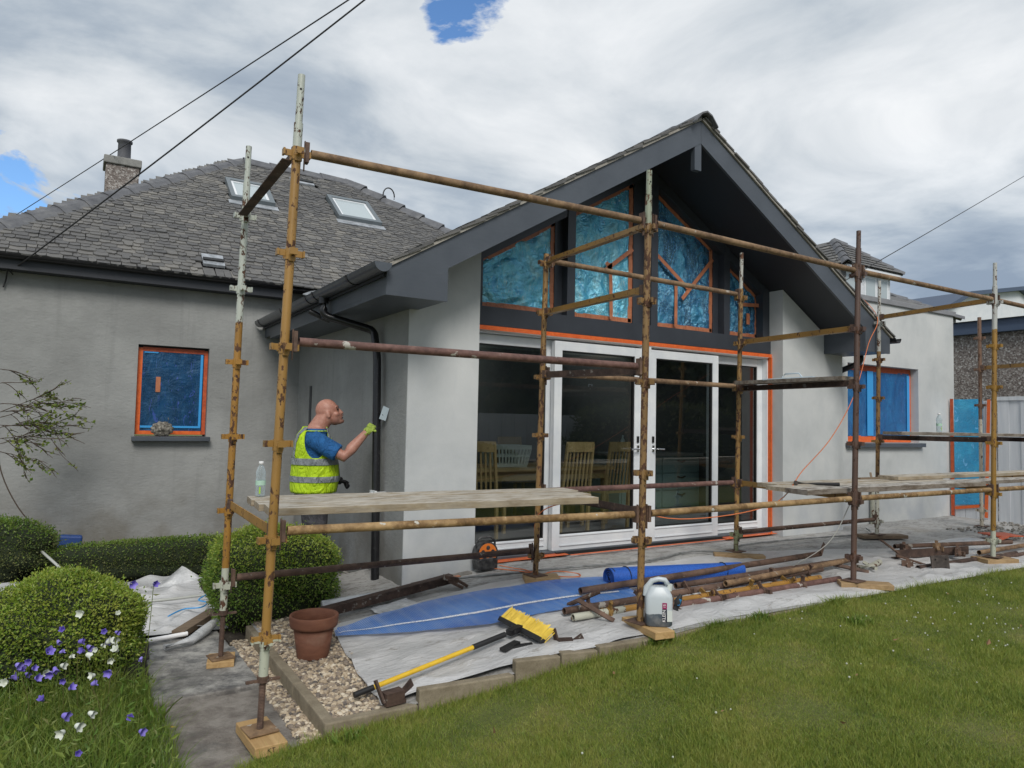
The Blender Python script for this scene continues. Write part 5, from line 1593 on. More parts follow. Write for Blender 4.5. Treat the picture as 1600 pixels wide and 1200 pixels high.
# pile of tubes with fittings
GT = 'loose scaffold tubes piled behind the canister'
TUB = [((3.36, 4.40, .05), (6.30, 4.40, .10), 'rust_brown', 'top brown tube of the pile next to the blue roll', .0265),
       ((3.02, 4.14, .0), (5.95, 4.14, .03), 'rust_brown', 'long brown tube, second from the blue roll', .0245),
       ((3.10, 4.01, -.01), (5.75, 4.02, -.005), 'paint_yellow', 'yellow painted tube with pale end in the pile', .0242),
       ((3.62, 3.90, -.005), (5.86, 3.90, -.002), 'rust_red', 'reddish tube nearest the lawn in the pile', .0245),
       ((4.2, 4.24, .035), (6.62, 4.22, .055), 'rust_brown', 'brown tube with a rounded end right of the pile', .0245),
       ((4.6, 4.08, .045), (6.35, 4.16, .07), 'rust_tan', 'tan tube lying across the pile', .0245)]
def tube_fitting(o, c, d, mat='rust_brown', a=0.0):
    d, s_, u = frame(d)
    m = MB(); m.tube(c - d * .02, c + d * .02, .031, 10)
    for k in range(3):
        ang = a + k * 2.09
        e = s_ * math.cos(ang) + u * math.sin(ang)
        m.bar(c + e * .02, c + e * .075, .034, .012, up=d); m.bar(c + e * .075 - d * .012, c + e * .078 + d * .012, .034, .01, up=e)
    m.build('pressing', mat, o)
for (p0, p1, mat, lb, r_) in TUB:
    t_ = thing('scaffold_tube', lb, 'tube', p0, GT)
    p0, p1 = Vector(p0), Vector(p1)
    m = MB(); m.tube(p0, p1, r_, 14, hollow=.0045); m.build('tube', mat, t_)
    if 'yellow' in lb:
        m = MB(); m.tube(p0 - (p1 - p0).normalized() * .10, p0 + (p1 - p0).normalized() * .36, .0255, 14, hollow=.0045); m.build('pale_end', 'paint_pale', t_)
    d = (p1 - p0).normalized(); L_ = (p1 - p0).length
    if 'second' in lb or 'reddish' in lb or 'yellow' in lb:
        q = .22
        while q < L_ - .1:
            tube_fitting(t_, p0 + d * q, d, 'rust_brown' if 'yellow' not in lb else 'paint_mustard', R.uniform(0, 2)); q += .5
for (p0, p1, lb) in (((3.16, 4.30, -.02), (3.27, 4.06, .12), 'rusty steel angle sticking up at the left end of the tube pile'),
                     ((3.10, 4.10, .07), (3.22, 3.84, -.03), 'rusty flat strap leaning over the left tube ends'),
                     ((6.25, 4.36, .10), (6.44, 4.46, .17), 'rusty angle poking up at the right end of the pile'),
                     ((6.22, 4.20, .03), (6.42, 3.98, -.02), 'rusty strap leaning down from the right tube ends')):
    m = MB(); m.bar(p0, p1, .032, .006, up=(.3, .5, .8)); m.bar(Vector(p0) + Vector((.0, -.008, .013)), Vector(p1) + Vector((0, -.008, .013)), .006, .03, up=(.3, .5, .8))
    m.build('steel_bracket', 'rust_brown', None, label=lb, cat='bracket', group='loose rusty brackets')
tp = thing('pale_jack', 'pale painted jack lying at the right end of the tube pile', 'jack', (6.55, 4.02, -.03))
m = MB(); m.path([(6.38, 4.05, .02), (6.60, 4.03, .03), (6.72, 4.05, .045)], .03, 10); m.path([(6.50, 3.95, .02), (6.58, 4.12, .04)], .018, 8); m.build('body', 'paint_pale', tp)

# heap of scrap on the right
GH = 'scrap pieces in the right-hand heap'
hp = thing('steel_channel', 'long rusty channel with upturned end in the right-hand scrap heap', 'channel', (7.5, 4.05, -.03), GH)
m = MB(); m.bar((7.30, 4.22, .045), (8.25, 3.98, .055), .012, .085); m.bar((7.30, 4.25, .005), (8.25, 4.01, .012), .06, .008); m.build('web', 'rust_dark', hp)
m = MB(); m.bar((7.33, 4.22, .06), (7.16, 4.30, .19), .05, .012); m.bar((7.30, 4.20, .03), (7.32, 3.88, -.02), .045, .012); m.build('end_bracket', 'rust_brown', hp)
pl_ = thing('base_plate', 'grey steel base plate with holes leaning on the scrap heap', 'plate', (7.22, 3.72, -.03), GH)
m = MB(); m.cbox((7.22, 3.74, .045), (.20, .012, .15), Matrix.Rotation(-.1, 3, 'X') @ Matrix.Rotation(-.35, 3, 'Z')); m.build('plate', 'steel_dark', pl_)
for dx, dz in ((-.06, .04), (.06, .04), (-.06, -.04), (.06, -.04)):
    m = MB(); c_ = Vector((7.22, 3.74, .045)) + Matrix.Rotation(-.35, 3, 'Z') @ Vector((dx, -.009, dz)); m.tube(c_, c_ + Vector((0, -.003, 0)), .008, 8); m.build('hole', 'gasket', pl_)
for (p0, p1, mat, lb) in (((7.62, 4.42, .07), (9.3, 4.02, .06), 'rust_brown', 'upper tube of the right-hand scrap heap'), ((7.05, 3.86, -.005), (8.9, 3.80, .0), 'rust_dark', 'lower dark tube under the right-hand scrap heap'),
                      ((8.35, 3.92, .03), (10.2, 3.90, .04), 'rust_tan', 'plaster-splashed tube leaving the frame at right'), ((8.4, 3.74, .0), (10.3, 3.72, .0), 'rust_brown', 'brown tube leaving the frame at right by the lawn')):
    m = MB(); m.tube(p0, p1, .0245, 12, hollow=.0045); m.build('scaffold_tube', mat, None, label=lb, cat='tube', group=GH)
for k, (x, y, z, lb) in enumerate(((7.85, 4.10, .10, 'tan folded bracket on the scrap heap'), (7.55, 4.28, .08, 'small rusty coupler on the scrap heap'), (7.08, 3.98, .0, 'short rusty angle at the left foot of the scrap heap'), (7.98, 3.95, .06, 'dark clip right of the scrap heap'))):
    t_ = MB(); t_.cbox((x, y, z), (.10, .03, .08), Matrix.Rotation(k * 1.1, 3, 'Z')); t_.bar((x - .06, y - .05, z - .02), (x + .07, y + .04, z + .05), .03, .012); t_.cbox((x + .04, y, z - .02), (.02, .10, .05), Matrix.Rotation(k, 3, 'Y'))
    t_.build('steel_bracket', 'rust_brown' if k else 'rust_tan', None, label=lb, cat='bracket', group=GH)

# dark channel on the left with clamp
cn = thing('steel_channel', 'long dark rusty channel lying from the pot towards the door', 'channel', (2.2, 5.4, -.2))
a, e = Vector((1.64, 5.34, -.14)), Vector((2.78, 5.40, -.0))
m = MB(); m.bar(a, e, .012, .065); m.bar(a + Vector((0, .04, .03)), e + Vector((0, .04, .03)), .07, .008); m.build('web', 'rust_dark', cn)
m = MB(); m.bar(e + Vector((-.10, -.02, .03)), e + Vector((.02, -.05, .0)), .05, .04); m.bar(e + Vector((-.06, -.05, 0)), e + Vector((.03, -.13, -.05)), .03, .02); m.bar(e + Vector((.0, -.04, .01)), e + Vector((.09, -.10, -.05)), .03, .02); m.build('end_clamp', 'rust_brown', cn)
br = thing('timber_batten', 'orange tinted battens beside the white pillar foot', 'batten', (2.6, 5.66, -.1))
m = MB(); m.bar((2.47, 5.62, -.085), (2.95, 5.60, -.04), .05, .03); m.build('batten', 'tape_tan', br)
m = MB(); m.bar((2.55, 5.70, -.085), (3.1, 5.69, -.03), .08, .02); m.build('mortar_ridge', 'rubble', br)
m = MB(); m.tube((1.72, 5.56, -.14), (2.1, 5.52, -.11), .045, 12); m.build('packed_roll', 'clear_sheet', None, label='wrapped roll lying behind the terracotta pot', cat='roll')

# broom
bm_ = thing('broom', 'yellow-handled broom with yellow bristles lying by the kerb', 'broom', (2.0, 3.95, -.2))
h0, h1 = Vector((1.40, 3.88, -.205)), Vector((2.53, 4.03, -.045))
dv = (h1 - h0).normalized()
m = MB(); m.tube(h0, h0 + dv * .12, .0165, 12); m.build('end_grip', 'black_rubber', bm_)
m = MB(); m.tube(h0 + dv * .82, h1 - dv * .07, .0175, 12); m.build('grip', 'black_rubber', bm_)
m = MB(); m.tube(h0 + dv * .12, h0 + dv * .82, .0145, 12); m.build('handle', 'yellow_plastic', bm_)
ha, hb = Vector((2.60, 4.30, -.045)), Vector((2.60, 3.80, -.055))
m = MB(); m.bar(ha, hb, .055, .032, up=(.55, 0, .83)); m.bar(h1 - dv * .04, Vector((2.60, 4.05, -.035)), .05, .035); m.build('head', 'black_plastic', bm_)
V, F = [], []
nrow, ncol = 5, 56
bd = Vector((.80, .0, .60))
for i in range(ncol):
    for j in range(nrow):
        c_ = ha.lerp(hb, (i + .5) / ncol) + Vector((-.012 + .012 * j * .55, R.uniform(-.003, .003), .014 - .010 * j))
        ln = .105 + R.uniform(-.008, .008); d_ = (bd + Vector((R.uniform(-.10, .10), R.uniform(-.10, .10) - .10, R.uniform(-.10, .10)))).normalized()
        wv = Vector((0, .0030, 0)); q = c_ + d_ * ln; n0 = len(V)
        V += [c_ - wv, c_ + wv, c_ + Vector((-.002, 0, .004)), q - wv, q + wv, q + Vector((-.002, 0, .004))]
        F += [(n0, n0 + 1, n0 + 4, n0 + 3), (n0 + 1, n0 + 2, n0 + 5, n0 + 4), (n0 + 2, n0, n0 + 3, n0 + 5)]
np_object('bristles', np.array([tuple(v) for v in V]), F, 'bristle', bm_, origin=(2.6, 4.05, -.05))
# rusty toe brackets by the kerb
def toe(x, y, z, s_, lb, rz=0.0):
    m = MB(); rt = Matrix.Rotation(rz, 3, 'Z')
    o_ = Vector((x, y, z))
    q = lambda a, b_, c_: o_ + rt @ Vector((a * s_, b_ * s_, c_ * s_))
    m.bar(q(0, 0, 0), q(-.03, .05, .115), .012 * s_, .05 * s_, up=(0, 1, 0)); m.bar(q(.0, 0, .03), q(.11, .0, .035), .07 * s_, .05 * s_); m.bar(q(.09, .0, .01), q(.19, .03, .07), .008 * s_, .05 * s_); m.bar(q(.0, -.02, .0), q(.12, -.02, .0), .03 * s_, .02 * s_)
    m.build('toe_bracket', 'rust_dark', None, label=lb, cat='bracket', group='rusty brackets along the kerb')
toe(1.52, 3.74, -.225, 1.0, 'rusty angle bracket over the black grip of the broom handle', .1)
toe(2.70, 3.76, -.095, .85, 'rusty bracket touching the broom bristles', -.5)
m = MB(); m.bar((2.36, 3.88, -.10), (2.50, 3.93, -.085), .05, .018); m.bar((2.45, 3.90, -.10), (2.57, 3.86, -.09), .04, .015); m.build('scrap_rubber', 'black_rubber', None, label='black rubber scrap under the broom', cat='scrap')

# terracotta pot
pt_ = thing('flower_pot', 'empty terracotta flower pot on the gravel', 'pot', (1.42, 4.75, -.245))
c_ = (1.42, 4.75, -.245)
m = MB(); m.lathe([(0, 0), (.098, 0), (.102, .008), (.132, .205), (.118, .205), (.092, .03), (0, .03)], c_, 32); m.build('body', 'terracotta', pt_)
m = MB(); m.lathe([(.128, .195), (.150, .200), (.155, .215), (.160, .268), (.156, .276), (.146, .276), (.138, .262), (.119, .204), (.128, .195)], c_, 32); m.build('rim', 'terracotta', pt_)

# plastic canister with label
jc = thing('canister', 'half-full plastic canister with KLEIN label on the timber pad', 'canister', (3.37, 3.56, .005))
jo = Vector((3.37, 3.56, .006)); jr = Matrix.Rotation(-.62, 3, 'Z')
def rrect(w_, d_, z, r_=.03, n_=4):
    pts = []
    for cx_, cy_, a0 in ((w_ / 2 - r_, d_ / 2 - r_, 0), (-w_ / 2 + r_, d_ / 2 - r_, 90), (-w_ / 2 + r_, -d_ / 2 + r_, 180), (w_ / 2 - r_, -d_ / 2 + r_, 270)):
        for k in range(n_ + 1):
            a = rad(a0 + 90 * k / n_); pts.append(jo + jr @ Vector((cx_ + r_ * math.cos(a), cy_ + r_ * math.sin(a), z)))
    return pts
rings = [rrect(.165, .12, 0, .03), rrect(.185, .135, .012, .03), rrect(.188, .138, .10, .03), rrect(.188, .138, .195, .03), rrect(.180, .130, .215, .035), rrect(.15, .11, .245, .04), rrect(.11, .085, .268, .035)]
m = MB(); m.loft(rings, True); body = m.build('body', 'jerrycan', jc, origin=jo)
q = lambda x, y, z: jo + jr @ Vector((x, y, z))
m = MB(); m.path([q(.055, 0, .255), q(.062, 0, .285), q(.045, 0, .312), q(0, 0, .318), q(-.045, 0, .305), q(-.085, 0, .255), q(-.092, 0, .20)], [.022, .02, .018, .0175, .019, .021, .018], 12); m.build('handle', 'jerrycan', jc, origin=jo)
m = MB(); m.tube(q(.07, 0, .24), q(.075, 0, .285), .024, 14); m.build('cap', 'label_white', jc)
def plate_on(x0, x1, z0, z1, mat, name, off=.0015, par=None):
    m = MB(); m.add([q(x0, -.0692 - off, z0), q(x1, -.0692 - off, z0), q(x1, -.0692 - off, z1), q(x0, -.0692 - off, z1)], [(0, 1, 2, 3)]); return m.build(name, mat, par or jc)
lb = plate_on(.018, .050, .035, .125, 'label_navy', 'label'); plate_on(.018, .050, .126, .168, 'label_magenta', 'label_top', par=lb); plate_on(.052, .088, .040, .118, 'label_white', 'label_side', par=lb)
def text_obj(name, body_, size, mw, mat, parent):
    cu = bpy.data.curves.new(name, 'FONT'); cu.body = body_; cu.size = size; cu.align_x = 'CENTER'; cu.align_y = 'CENTER'; cu.extrude = .0003
    o = bpy.data.objects.new(name, cu)
    dg_o = bpy.data.objects.new('tmp', cu); COL.objects.link(dg_o)
    me = bpy.data.meshes.new_from_object(dg_o.evaluated_get(bpy.context.evaluated_depsgraph_get()))
    bpy.data.objects.remove(dg_o); bpy.data.objects.remove(o)
    me.materials.clear(); me.materials.append(MATS[mat])
    o = bpy.data.objects.new(name, me); COL.objects.link(o); o.parent = parent
    o.matrix_local = Matrix.Translation(-WORLDPOS[parent]) @ mw
    return o
base = Matrix.Translation(q(.031, -.0722, .079)) @ jr.to_4x4() @ Matrix.Rotation(rad(90), 4, 'X') @ Matrix.Rotation(rad(90), 4, 'Z')
text_obj('lettering', 'KLEIN', .032, base, 'white_ink', lb)
base = Matrix.Translation(q(.034, -.0722, .147)) @ jr.to_4x4() @ Matrix.Rotation(rad(90), 4, 'X') @ Matrix.Rotation(rad(90), 4, 'Z')
text_obj('lettering', '15', .026, base, 'white_ink', lb)
gp_ = thing('glove', 'dark glove hanging on the side of the canister', 'glove', q(.11, -.02, .12))
m = MB(); m.path([q(.105, -.05, .11), q(.122, -.035, .16), q(.145, -.02, .205)], [.02, .026, .01], 8); m.build('palm', 'glove_black', gp_)
m = MB(); m.path([q(.125, -.055, .14), q(.138, -.045, .18)], [.009, .012], 7); m.build('print', 'blue_border', gp_)
pad = [o for o in COL.objects if o.get('label', '').startswith('new timber pad under the front')][0]
text_obj('stamp', 'KT', .032, Matrix.Translation((.9, 3.6385, -.30)) @ Matrix.Rotation(.06, 4, 'Z') @ Matrix.Rotation(rad(90), 4, 'X'), 'dark_ink', pad)

# cable reel
rx, ry, rz_ = 3.24, 5.66, -.005
rel = thing('cable_reel', 'black and orange cable reel against the left door pane', 'cable reel', (rx, ry, rz_))
m = MB(); m.prism([(rx - .12, ry - .06, rz_), (rx + .12, ry - .06, rz_), (rx + .13, ry - .06, rz_ + .10), (rx + .09, ry - .06, rz_ + .13), (rx - .09, ry - .06, rz_ + .13), (rx - .13, ry - .06, rz_ + .10)], (0, .14, 0)); m.build('base', 'reel_black', rel, bevel=.012)
m = MB(); m.tube((rx, ry - .045, rz_ + .17), (rx, ry + .065, rz_ + .17), .135, 26); m.build('drum', 'reel_black', rel)
m = MB(); m.tube((rx, ry - .052, rz_ + .175), (rx, ry - .046, rz_ + .175), .112, 24); fc = m.build('face', 'reel_orange', rel)
m = MB()
for k in range(5):
    a = k * 1.257 + .3; m.tube((rx + .065 * math.cos(a), ry - .055, rz_ + .175 + .065 * math.sin(a)), (rx + .065 * math.cos(a), ry - .0525, rz_ + .175 + .065 * math.sin(a)), .024, 10)
m.tube((rx, ry - .058, rz_ + .175), (rx, ry - .0525, rz_ + .175), .026, 12)
m.build('socket', 'reel_black', fc)
m = MB(); m.path([(rx - .12, ry + .01, rz_ + .12), (rx - .12, ry + .01, rz_ + .30), (rx - .06, ry + .01, rz_ + .345), (rx + .06, ry + .01, rz_ + .345), (rx + .12, ry + .01, rz_ + .30), (rx + .12, ry + .01, rz_ + .12)], .013, 8); m.build('handle', 'reel_black', rel)

rel.scale = (.82, .82, .82); jc.scale = (.94, .94, .94)
# cords and hoses
def smooth_path(pts, k=8):
    P_ = [Vector(p) for p in pts]; out = []
    for i in range(len(P_) - 1):
        p0, p1, p2, p3 = P_[max(i - 1, 0)], P_[i], P_[i + 1], P_[min(i + 2, len(P_) - 1)]
        for j in range(k):
            u = j / k
            out.append(.5 * ((2 * p1) + (-p0 + p2) * u + (2 * p0 - 5 * p1 + 4 * p2 - p3) * u * u + (-p0 + 3 * p1 - 3 * p2 + p3) * u ** 3))
    out.append(P_[-1]); return out
def cord(name, pts, r_, mat, label, cat='cable', group=None):
    m = MB(); m.path(smooth_path(pts), r_, 6); return m.build(name, mat, None, label=label, cat=cat, group=group)
G = lambda x, y, h=.012: (x, y, patio_z(x, y) + h)
cord('hose', [G(2.15, 5.60, .03), G(2.6, 5.62, .02), G(3.0, 5.50), G(3.85, 5.33, .014), G(4.8, 5.26, .014), G(5.6, 5.42, .014), G(5.95, 5.10, .03), G(6.4, 5.45, .014), G(7.5, 5.44, .014), G(8.6, 5.35, .014), G(9.0, 5.6, .02)], .0105, 'hose_grey', 'grey hose trailing across the patio below the doors', 'hose')
cord('extension_cable', [(rx + .10, ry - .05, .03), G(3.5, 5.45), (3.42, 5.10, .10), (3.40, 5.05, .55), (3.6, 4.55, .70), (4.2, 4.2, .575), (5.2, 4.1, .66), (5.9, 4.3, .93), (6.5, 4.4, 1.25), (7.2, 4.6, 1.72), (8.1, 5.0, 2.35), (8.55, 5.16, 2.75), (9.2, 5.9, 3.27), (9.8, 6.2, 3.30)], .0045, 'cable_orange', 'thin orange cord slung across the scaffold bays')
cord('extension_cable', [G(3.30, 5.62), G(3.45, 5.38), G(3.60, 5.02, .03), G(3.78, 4.98, .02), G(3.86, 5.10), G(3.74, 5.25), G(3.55, 5.20)], .005, 'cable_orange', 'orange cord looping on the floor beside the reel')
cord('rope', [(5.86, 3.80, .66), (5.75, 3.95, .30), (5.62, 4.35, -.02)], .004, 'rope_pale', 'pale rope hanging down from the scaffold at the tube pile', 'rope')
cord('hose', [(-.24, 8.35, .02), (-.13, 8.03, -.04), (0.02, 7.85, -.16), (.22, 7.6, -.27), (.55, 7.0, -.285), (1.1, 6.95, -.28)], .013, 'hose_pale', 'pale hose dropping from the low hedge over the sheet', 'hose')
cord('string', [(.72, 6.35, -.28), (.85, 6.5, -.275), (.98, 6.48, -.27), (1.05, 6.62, -.27), (1.0, 6.75, -.27), (1.1, 6.9, -.26)], .006, 'blue_border', 'thin blue cord on the dust sheet by the bush')
cord('thin_cable', [(-.70, 9.30, 2.66), (-.68, 9.29, 2.74), (-.66, 9.2, 2.83), (-.62, 9.25, 2.80)], .008, 'cable_black', 'short black cable loop under the left eave')
m = MB(); m.bar((9.9, 4.55, .03), (10.25, 4.40, .03), .30, .012); m.bar((9.6, 4.30, .02), (9.95, 4.35, .03), .05, .02); m.build('orange_netting', 'tape_red', None, label='scrap of red netting by the fence foot', cat='netting')

# stone ornament on the sill
so = thing('stone_mask', 'weathered grey stone sun face resting on the left window sill', 'ornament', (.895, 9.27, 1.077))
bmx = bmesh.new(); bmesh.ops.create_icosphere(bmx, subdivisions=4, radius=1)
for v_ in bmx.verts:
    x_, y_, z_ = v_.co
    k = 1 + .06 * math.sin(11 * math.atan2(z_, x_)) * (abs(y_) < .5)
    f = -y_
    nose = .45 * math.exp(-((x_ / .13) ** 2 + ((z_ - .05) / .28) ** 2)) if f > 0 else 0
    eyes = -.25 * (math.exp(-(((abs(x_) - .36) / .16) ** 2 + ((z_ - .28) / .10) ** 2))) if f > 0 else 0
    mouth = -.28 * math.exp(-((x_ / .40) ** 2 + ((z_ + .42) / .07) ** 2)) if f > 0 else 0
    cheek = .18 * math.exp(-(((abs(x_) - .42) / .2) ** 2 + ((z_ + .12) / .2) ** 2)) if f > 0 else 0
    v_.co = Vector((x_ * .122 * k, y_ * .040 * (1 + nose + eyes + mouth + cheek) - (nose + eyes + mouth + cheek) * .02, z_ * .088 * k))
me = bpy.data.meshes.new('face'); bmx.to_mesh(me); bmx.free(); me.materials.append(MATS['weathered_stone'])
for p_ in me.polygons: p_.use_smooth = True
o = instance('face', me, so, (.895, 9.265, 1.163)); 
m = MB(); m.path([(.95, 9.27, 1.235), (.96, 9.272, 1.28), (.953, 9.274, 1.30)], [.008, .006, .003], 6); m.build('ray', 'weathered_stone', so)
# blue bag and rubble in the bed
m = MB(); m.cbox((.03, 9.1, -.09), (.22, .12, .20), Matrix.Rotation(.1, 3, 'Y')); m.build('blue_bag', 'label_navy_blue', None, label='blue bag behind the low hedge against the grey wall', cat='bag', bevel=.02)
V, F, nv = [], [], 0
for k in range(900):
    if k % 3: x, y = R.uniform(1.75, 2.46), R.uniform(6.0, 7.6)
    else: x, y = R.uniform(10.2, 11.85), R.uniform(4.3, 5.2)
    z = -.345 if k % 3 else patio_z(x, y) - .005
    i = R.randrange(8); r_ = R.uniform(.008, .028); a = R.uniform(0, 6.3); ca, sa = math.cos(a), math.sin(a)
    if k % 3: z += .10 * smooth01(2.0, 2.46, x)
    V.append(PV[i] @ np.array([[ca, -sa, 0], [sa, ca, 0], [0, 0, 1]]).T * r_ + (x, y, z + .01)); F.append(PF[i] + nv); nv += len(PV[i])
np_object('rubble', np.concatenate(V), np.concatenate(F), 'rubble', None, origin=(4, 6, -.3), kind='stuff', label='loose rubble at the wall foot and fence foot')
FLP = [(-0.181, 4.218, 0.114), (-0.168, 4.255, 0.07), (-0.124, 4.271, 0.107), (-0.117, 4.28, 0.064), (-0.1, 4.23, 0.03), (-0.023, 4.162, 0.093), (-0.005, 4.23, 0.138), (0.01, 4.54, 0.167), (0.02, 4.132, 0.034), (0.133, 4.086, 0.005), (-0.017, 4.539, 0.12), (0.075, 4.402, 0.134), (0.119, 4.468, 0.09), (-0.054, 4.341, 0.115), (0.2, 4.485, 0.145), (0.242, 4.37, 0.172), (0.375, 4.357, 0.025), (-0.172, 4.278, 0.021), (0.043, 4.121, -0.012), (0.305, 3.949, -0.139), (0.019, 3.956, -0.071), (0.082, 3.547, -0.099), (-0.059, 4.087, -0.037), (0.222, 4.266, 0.003), (0.327, 3.758, -0.133), (-0.034, 4.124, 0.082), (-0.143, 4.317, 0.035), (0.21, 4.413, 0.122), (0.107, 4.407, 0.079), (0.414, 4.35, 0.411), (0.309, 4.4, 0.412)]
FLW = [(0.096, 4.623, 0.231), (0.039, 4.369, 0.067), (0.185, 4.492, 0.077), (0.203, 4.376, 0.116), (0.166, 4.434, 0.069), (0.111, 4.326, 0.088), (0.227, 4.415, 0.018), (-0.212, 4.261, 0.021), (0.151, 4.122, 0.037), (0.121, 3.848, -0.041), (0.071, 3.776, -0.062), (0.032, 3.917, -0.132), (0.001, 4.258, 0.067), (-0.062, 4.267, 0.043), (0.255, 4.306, 0.085), (0.235, 4.43, 0.124), (0.261, 4.497, 0.231)]
# ================================================================== plants
def leaf_mesh(P, Nrm, size, rng, asp=.55, spread=.9):
    """folded leaf (4 verts, 2 tris) at each point"""
    n = len(P)
    d = Nrm + rng.normal(0, spread, (n, 3)); d /= np.linalg.norm(d, axis=1)[:, None]
    a = rng.normal(0, 1, (n, 3)); s = np.cross(d, a); s /= np.linalg.norm(s, axis=1)[:, None]
    u = np.cross(s, d)
    L = (size * rng.uniform(.55, 1.5, n))[:, None]
    tip = P + d * L; b0 = P
    m = P + d * L * .45
    l = m + s * L * asp * .5 + u * L * .12; r = m - s * L * asp * .5 + u * L * .12
    V = np.stack([b0, l, tip, r], 1).reshape(-1, 3)
    i = np.arange(n)[:, None] * 4
    F = np.concatenate([i + [0, 1, 2], i + [0, 2, 3]], 1).reshape(-1, 3)
    return V, F
def bush(name, c, rx, ry, zb, zt, n, mats, label, cat='shrub', size=.017, pw=2.6, lump=.06, group=None, split=.5, pale_top=True):
    t_ = thing(name, label, cat, (c[0], c[1], zb), group)
    rng = np.random.RandomState(int(abs(c[0] * 97 + c[1] * 31)) + 5)
    q = rng.normal(0, 1, (n, 3)); q /= np.linalg.norm(q, axis=1)[:, None]
    q[:, 2] = np.abs(q[:, 2]) * 1.0 - (rng.uniform(0, 1, n) < .30) * np.abs(q[:, 2]) * 1.4
    q /= np.linalg.norm(q, axis=1)[:, None]
    k = (np.abs(q) ** pw).sum(1) ** (-1 / pw)
    w = 1 + lump * (np.sin(q[:, 0] * 7 + c[0] * 3) * np.sin(q[:, 1] * 6 + 1) + np.sin(q[:, 2] * 9 + q[:, 0] * 5)) + rng.normal(0, .022, n)
    depth = 1 - np.abs(rng.normal(0, .045, n)); depth = np.where(rng.uniform(0, 1, n) < .035, 1 + rng.uniform(0, .09, n), depth)
    hz = (zt - zb) / 2; zc = (zt + zb) / 2
    P = np.array([c[0], c[1], zc]) + q * (k * w * depth)[:, None] * np.array([rx, ry, hz])
    Nn = q / np.array([rx, ry, hz]); Nn /= np.linalg.norm(Nn, axis=1)[:, None]
    V, F = leaf_mesh(P, Nn, size, rng)
    fm = np.zeros(len(F), dtype=int)
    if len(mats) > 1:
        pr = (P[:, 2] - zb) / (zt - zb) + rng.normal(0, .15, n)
        fm = np.repeat((pr > split).astype(int), 2)  # leaves above the split height take the second material
    np_object('foliage', V, F, list(mats), t_, origin=(c[0], c[1], zc), fmat=fm)
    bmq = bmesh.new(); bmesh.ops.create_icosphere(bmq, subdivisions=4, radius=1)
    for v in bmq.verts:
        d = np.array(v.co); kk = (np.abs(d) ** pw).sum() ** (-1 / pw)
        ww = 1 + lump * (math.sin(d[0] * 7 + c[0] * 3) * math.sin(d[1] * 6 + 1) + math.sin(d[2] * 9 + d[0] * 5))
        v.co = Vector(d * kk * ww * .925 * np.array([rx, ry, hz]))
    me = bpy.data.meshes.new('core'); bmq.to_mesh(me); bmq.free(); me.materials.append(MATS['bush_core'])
    instance('dark_core', me, t_, (c[0], c[1], zc))  # dark hull stands in for the shade inside the foliage
    m = MB(); m.tube((c[0], c[1], zb - .02), (c[0], c[1], zc), .03, 8, .02); m.build('stem', 'twig', t_)
    return t_
bush('box_bush', (-.01, 5.25), .465, .46, -.42, .335, 26000, ('box_leaf', 'box_leaf_pale'), 'clipped round box bush at left behind the bellflowers', size=.018, split=.45, pw=2.05)
bush('box_bush', (1.44, 6.02), .49, .43, -.36, .425, 26000, ('box_leaf', 'box_leaf_pale'), 'clipped box bush behind the yellow corner standards', size=.018, split=.72, pw=3.0, lump=.04)
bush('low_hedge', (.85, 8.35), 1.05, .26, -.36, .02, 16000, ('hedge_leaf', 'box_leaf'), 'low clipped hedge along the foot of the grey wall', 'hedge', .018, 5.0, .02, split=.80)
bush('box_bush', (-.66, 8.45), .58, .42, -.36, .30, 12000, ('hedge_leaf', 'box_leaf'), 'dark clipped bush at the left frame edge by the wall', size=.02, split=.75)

# climbing twigs at the left edge
cl_ = thing('climber', 'thin leafy climber twigs in front of the grey wall at left', 'climber', (-.45, 8.6, -.3))
m = MB(); LP, LN = [], []
rg = random.Random(5)
main = smooth_path([(-.10, 8.55, -.2), (-.16, 8.58, .02), (-.42, 8.6, .38), (-.58, 8.6, .75), (-.62, 8.6, 1.1), (-.70, 8.58, 1.5), (-.72, 8.55, 1.9)], 6)
m.path(main, .006, 5)
def twig(p, d, L, depth):
    pts = [Vector(p)]; d = Vector(d).normalized()
    n_ = 7
    for k in range(n_):
        d = (d + Vector((rg.uniform(-.22, .22), rg.uniform(-.15, .15), rg.uniform(-.20, .16)))).normalized()
        pts.append(pts[-1] + d * L / n_)
        if depth > 0 and rg.random() < .60: twig(pts[-1], d + Vector((rg.uniform(-.3, .8), rg.uniform(-.4, .4), rg.uniform(-.8, .6))), L * .5, depth - 1)
        if depth < 2 and rg.random() < .15:
            for _ in range(rg.randint(2, 5)):
                LP.append(pts[-1] + Vector((rg.uniform(-.025, .025), rg.uniform(-.02, .02), rg.uniform(-.02, .02)))); LN.append(Vector((rg.uniform(-.5, 1), -.6, rg.uniform(-.6, .8))))
    m.path(pts, [.004 * (1 - .75 * k / n_) + .0008 for k in range(n_ + 1)], 4)
for z, dx, dz, L in ((1.15, 1, .35, .55), (1.25, 1, .5, .5), (1.05, 1, .1, .55), (1.0, 1, .25, .62), (1.4, 1, .3, .45), (1.6, 1, .2, .40), (.95, .9, -.05, .38), (1.3, .9, .7, .5), (1.75, 1, .1, .35), (1.2, 1, .0, .5)):
    twig((-.66, 8.6, z), (dx, -.1, dz), L, 2)
m.build('twigs', 'twig', cl_)
V, F = leaf_mesh(np.array([tuple(p) for p in LP]), np.array([tuple(p) for p in LN]), .038, np.random.RandomState(3), .6, .5)
np_object('leaves', V, F, 'climber_leaf', cl_, origin=(-.4, 8.6, 1.3))

